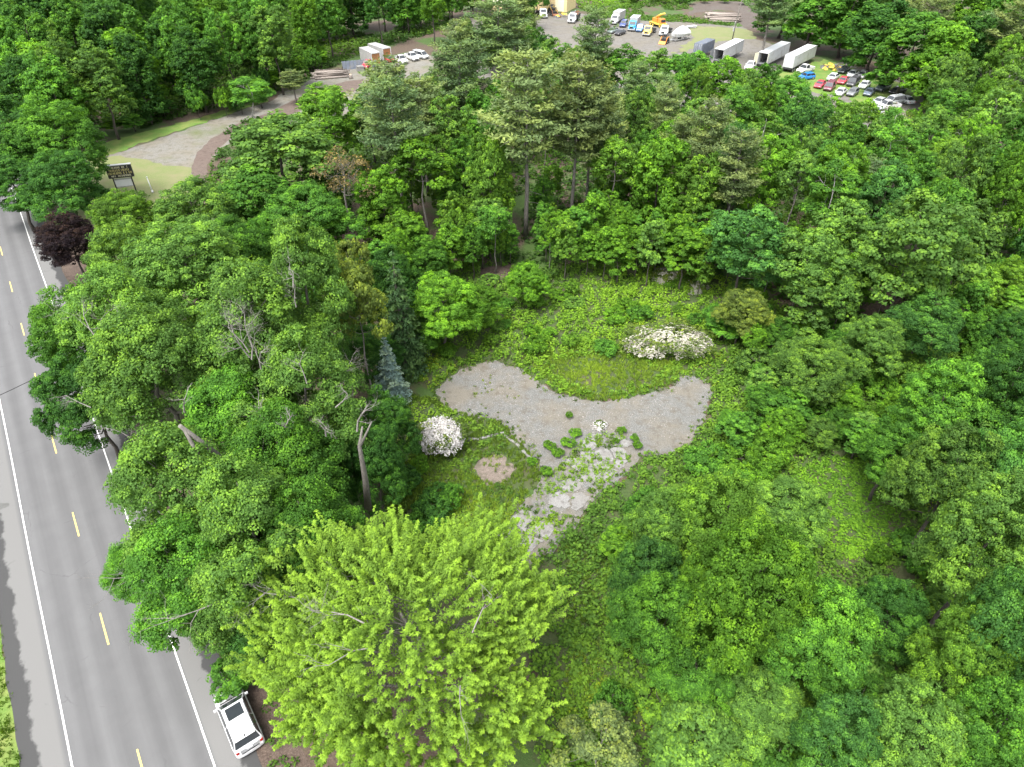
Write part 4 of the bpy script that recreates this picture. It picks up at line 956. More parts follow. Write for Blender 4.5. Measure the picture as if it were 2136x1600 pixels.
6|7|10.1|35.5|2.4|1.92|2|1.04|0.1|yellow-green shrub right of the cracked driveway|9
6|5|34.2|66.8|2.9|1.14|3|1.09|3.9|tall mid-green shrub right of the brush pile, leftmost|9
6|3|34.7|68.5|2.1|1.36|4|0.78|2.8|light green shrub right of the brush pile|9
6|0|9.1|30.8|2.7|1.26|1|0.79|0.4|tall bright green shrub below the cracked driveway|9
6|3|39.0|33.1|3.2|1.91|1|1.08|4.8|tall bright green shrub right of the vine carpet|9
6|6|15.5|70.0|1.9|1.65|3|0.92|1.0|low mid-green shrub above the spirea bush|10
6|7|-8.1|74.2|1.7|1.33|2|0.9|1.4|low yellow-green shrub left of the brown forest floor gap|10
6|3|7.9|73.4|0.9|1.42|4|1.02|1.7|low light green shrub right of the brown forest floor gap, second from left|10
6|4|-0.8|68.2|1.2|0.8|3|1.18|0.1|low mid-green shrub below the brown forest floor gap, second from left|10
6|3|6.0|75.1|1.0|1.52|1|0.88|3.9|low bright green shrub right of the brown forest floor gap, fourth from left|10
6|2|-2.4|64.8|1.5|0.96|2|0.98|0.5|low yellow-green shrub below the brown forest floor gap|10
6|7|22.0|68.9|1.6|1.03|3|0.95|1.8|low mid-green shrub right of the spirea bush|10
6|6|4.2|65.9|1.5|1.08|1|1.13|1.5|low bright green shrub above the gravel clearing, second from left|10
6|2|7.6|75.9|2.2|1.05|2|1.06|4.2|yellow-green shrub right of the brown forest floor gap|10
6|2|2.7|75.7|1.9|1.07|1|0.96|0.3|low bright green shrub right of the brown forest floor gap, second from left|10
6|8|28.4|75.3|2.0|1.15|4|1.02|0.7|light green shrub right of the white blossom patch|10
6|0|22.3|78.0|1.5|1.62|2|0.89|5.8|low yellow-green shrub next to the white blossom patch|10
6|1|-7.3|62.3|1.7|1.12|1|0.86|6.0|low bright green shrub right of the spruce, second from left|10
6|6|14.2|72.0|1.8|1.4|1|0.85|0.2|low bright green shrub left of the white blossom patch|10
6|0|4.9|80.6|1.5|1.36|4|0.79|5.3|low light green shrub right of the brown forest floor gap, leftmost|10
6|5|6.8|64.3|1.9|1.05|2|1.17|1.7|low yellow-green shrub above the gravel clearing|10
6|7|30.7|70.7|1.8|1.45|3|0.93|2.1|low mid-green shrub above the brush pile|10
6|1|-1.0|72.8|1.2|1.46|3|1.06|1.9|low mid-green shrub below the brown forest floor gap, leftmost|10
6|0|-8.1|66.2|2.0|0.92|1|0.99|4.1|low bright green shrub right of the spruce, leftmost|10
6|1|2.8|73.0|1.7|1.55|1|0.9|0.8|low bright green shrub right of the brown forest floor gap, third from left|10
6|5|30.8|74.9|1.5|1.58|1|1.07|4.1|low bright green shrub above the brush pile|10
6|4|1.3|81.6|1.1|1.56|1|0.78|2.7|low bright green shrub right of the brown forest floor gap, leftmost|10
6|1|10.6|63.4|1.3|1.54|3|1.15|3.7|low mid-green shrub left of the spirea bush|10
6|3|3.1|77.6|2.0|1.86|3|1.08|6.1|low mid-green shrub right of the brown forest floor gap|10
6|1|2.7|63.4|2.0|1.58|1|0.87|2.5|low bright green shrub above the gravel clearing, leftmost|10
6|5|20.5|71.4|1.2|0.89|2|0.85|5.6|low yellow-green shrub below the white blossom patch|10
6|2|12.5|69.6|1.7|1.67|1|1.04|5.5|low bright green shrub left of the spirea bush|10
6|1|20.7|77.7|1.0|0.8|1|1.07|2.1|low bright green shrub next to the white blossom patch|10
6|1|-1.6|67.5|1.3|0.82|4|1.09|1.7|low light green shrub below the brown forest floor gap|10
6|3|2.3|66.4|1.8|1.0|1|1.0|3.9|low bright green shrub below the brown forest floor gap|10
6|7|-2.9|78.7|1.3|1.41|4|1.12|1.5|low light green shrub next to the brown forest floor gap|10
6|2|-6.8|38.7|2.6|1.65|5|1.11|3.4|deep green shrub left of the cracked driveway, second from left|11
6|0|-8.3|37.2|2.2|1.11|3|1.06|0.6|mid-green shrub left of the cracked driveway, leftmost|11
6|0|-8.5|44.3|1.9|0.95|1|1.01|0.6|low bright green shrub left of the cracked driveway, leftmost|11
6|3|-6.8|41.1|1.5|1.2|5|1.06|5.0|low deep green shrub left of the cracked driveway|11
6|4|-9.5|42.0|2.4|1.54|5|0.95|2.7|deep green shrub left of the cracked driveway, leftmost|11
6|6|-2.5|35.2|1.7|0.94|1|1.05|3.5|low bright green shrub left of the cracked driveway, second from left|11
6|1|-6.3|37.3|1.4|1.07|3|1.21|5.3|low mid-green shrub left of the cracked driveway|11
6|2|-5.2|40.2|2.6|1.1|3|1.08|2.2|mid-green shrub left of the cracked driveway, second from left|11
6|6|43.1|275.0|2.9|1.89|2|0.8|4.3|tall yellow-green shrub right of the tan building|12
6|4|63.2|272.8|2.6|1.8|3|0.88|4.4|tall mid-green shrub above the junkyard gravel|12
6|6|44.3|279.1|1.8|2.21|3|1.07|5.4|low mid-green shrub right of the tan building|12
6|3|59.9|276.1|1.9|2.5|3|0.81|3.0|low mid-green shrub above the junkyard gravel|12
6|6|82.2|272.5|2.6|2.33|1|0.93|2.1|bright green shrub above the white semi trailers|12
6|6|51.2|276.5|2.8|2.56|1|0.89|5.2|tall bright green shrub above the junkyard gravel, leftmost|12
6|0|68.8|275.4|2.4|1.91|2|0.98|3.5|yellow-green shrub above the junkyard gravel|12
6|8|54.5|274.9|1.8|2.02|2|0.83|3.5|low yellow-green shrub above the junkyard gravel|12
6|1|39.9|275.5|2.9|1.92|3|1.06|0.8|tall mid-green shrub right of the tan building|12
6|2|76.0|275.6|2.6|2.21|1|0.93|1.7|tall bright green shrub above the junkyard gravel, second from left|12
6|0|88.2|149.4|3.5|1.8|1|1.02|0.5|tall bright green shrub right of the rows of scrapped cars, second from left|13
18|7|93.0|158.6|2.1|1.71|1|1.21|2.4|bright green sapling right of the rows of scrapped cars, leftmost|13
18|4|91.0|228.9|3.9|1.82|3|1.19|0.2|mid-green sapling above the white semi trailers|13
18|0|93.9|161.1|3.9|2.61|1|1.11|5.6|bright green sapling right of the rows of scrapped cars, second from left|13
6|6|80.6|140.3|4.0|1.98|1|0.97|2.4|tall bright green shrub right of the rows of scrapped cars, leftmost|13
18|3|91.8|210.1|2.7|1.82|1|1.05|1.9|bright green sapling right of the white semi trailers|13
6|1|90.8|202.7|3.6|2.39|1|0.89|5.7|tall bright green shrub above the rows of scrapped cars|13
19|8|34.7|56.3|2.8|1.94|3|1.06|3.1|mid-green leafy tree right of the brush pile, second from left|14
19|7|31.3|56.2|3.6|1.56|1|0.98|5.0|bright green leafy tree right of the brush pile, second from left|14
19|5|25.6|47.6|4.5|1.98|1|1.11|1.8|bright green leafy tree below the brush pile, leftmost|14
16|8|27.7|54.3|3.3|1.48|4|0.92|2.6|light green sapling below the brush pile, second from left|14
19|6|15.2|39.4|3.0|2.17|4|0.8|2.6|light green leafy tree right of the cracked driveway, second from left|14
19|3|31.3|48.4|4.1|1.54|3|0.83|4.2|mid-green leafy tree above the vine carpet, leftmost|14
19|2|34.1|65.3|4.4|1.57|1|0.93|2.0|bright green leafy tree right of the brush pile, leftmost|14
16|6|11.6|36.5|4.2|1.47|4|0.88|1.6|light green sapling right of the cracked driveway|14
19|3|36.5|56.3|3.7|1.43|3|0.88|5.6|mid-green leafy tree right of the brush pile, third from left|14
16|5|27.0|50.4|4.7|2.28|3|0.98|3.4|mid-green sapling below the brush pile, second from left|14
19|3|25.2|52.1|4.0|1.94|3|0.92|6.0|mid-green leafy tree below the brush pile, second from left|14
16|0|25.9|54.9|3.8|1.5|4|1.04|1.1|light green sapling below the brush pile, leftmost|14
16|0|32.1|46.1|4.4|1.48|3|1.08|0.0|mid-green sapling above the vine carpet|14
19|4|26.2|67.3|3.3|1.87|3|1.22|4.7|mid-green leafy tree left of the brush pile|14
16|6|8.3|34.4|3.7|1.47|1|0.87|2.7|bright green sapling right of the cracked driveway|14
19|6|37.3|48.1|4.4|1.93|3|1.18|4.9|mid-green leafy tree above the vine carpet, second from left|14
16|2|38.0|64.0|2.8|2.2|3|1.13|3.6|mid-green sapling right of the brush pile, second from left|14
16|8|32.1|62.0|3.8|2.25|4|0.87|4.1|light green sapling right of the brush pile, leftmost|14
19|8|29.1|52.9|4.2|1.53|1|1.03|0.9|bright green leafy tree below the brush pile, second from left|14
19|3|30.0|63.2|4.5|2.04|3|0.8|3.3|mid-green leafy tree right of the brush pile, leftmost|14
19|1|33.4|52.5|4.1|1.65|1|1.18|2.1|bright green leafy tree right of the brush pile, third from left|14
19|1|26.9|62.2|4.4|1.53|1|1.06|0.7|bright green leafy tree left of the brush pile|14
19|6|13.4|38.2|4.0|1.75|4|1.17|5.6|light green leafy tree right of the cracked driveway, leftmost|14
19|3|29.3|47.5|3.5|1.62|4|0.91|4.5|light green leafy tree above the vine carpet|14
16|7|33.4|54.4|4.1|1.69|3|1.11|2.7|mid-green sapling right of the brush pile, leftmost|14
16|4|33.3|47.8|3.9|1.63|4|1.17|0.3|light green sapling above the vine carpet|14
16|2|43.6|58.9|2.9|1.82|4|0.91|0.7|light green sapling left of the right edge|14
16|0|24.5|65.9|3.4|2.26|3|1.14|4.6|mid-green sapling left of the brush pile|14
19|7|36.9|50.0|4.7|1.54|1|0.88|4.1|bright green leafy tree above the vine carpet|14
19|8|37.0|58.3|3.6|2.16|1|1.01|3.6|bright green leafy tree right of the brush pile, fourth from left|14
16|7|40.6|52.8|3.0|1.74|1|0.96|3.6|bright green sapling left of the right edge|14
19|1|21.3|49.6|2.9|1.38|3|1.03|2.0|mid-green leafy tree below the brush pile, leftmost|14
16|8|31.9|54.3|2.8|1.35|1|0.94|1.0|bright green sapling right of the brush pile|14
16|1|20.8|46.8|4.7|1.74|3|1.06|5.2|mid-green sapling below the brush pile, leftmost|14
20|6|5.8|52.0|0.8|0.4|1|0.88|3.7|low bright green shrub below the gravel clearing, third from left|15
20|2|10.8|49.7|0.8|0.5|1|0.95|1.1|low bright green shrub right of the gravel clearing, second from left|15
20|6|10.1|48.2|0.8|0.35|1|0.81|0.2|low bright green shrub right of the gravel clearing, leftmost|15
20|4|11.9|48.6|0.8|0.45|1|1.11|0.8|low bright green shrub right of the gravel clearing, third from left|15
20|2|12.1|47.6|0.8|0.5|1|0.9|3.2|low bright green shrub right of the gravel clearing, fourth from left|15
20|3|3.6|47.6|0.8|0.65|1|0.87|3.6|low bright green shrub below the gravel clearing, leftmost|15
20|1|4.4|46.6|0.8|0.65|1|0.99|1.4|low bright green shrub above the cracked driveway, third from left|15
20|7|5.4|48.0|0.8|0.75|1|1.08|4.0|low bright green shrub below the gravel clearing, second from left|15
20|8|6.2|49.3|0.8|0.65|1|1.2|2.1|low bright green shrub below the gravel clearing, fourth from left|15
20|8|1.9|45.4|0.8|0.55|1|1.12|3.9|low bright green shrub above the cracked driveway, leftmost|15
20|3|3.2|44.1|0.8|0.6|1|1.03|0.2|low bright green shrub above the cracked driveway, second from left|15
'''
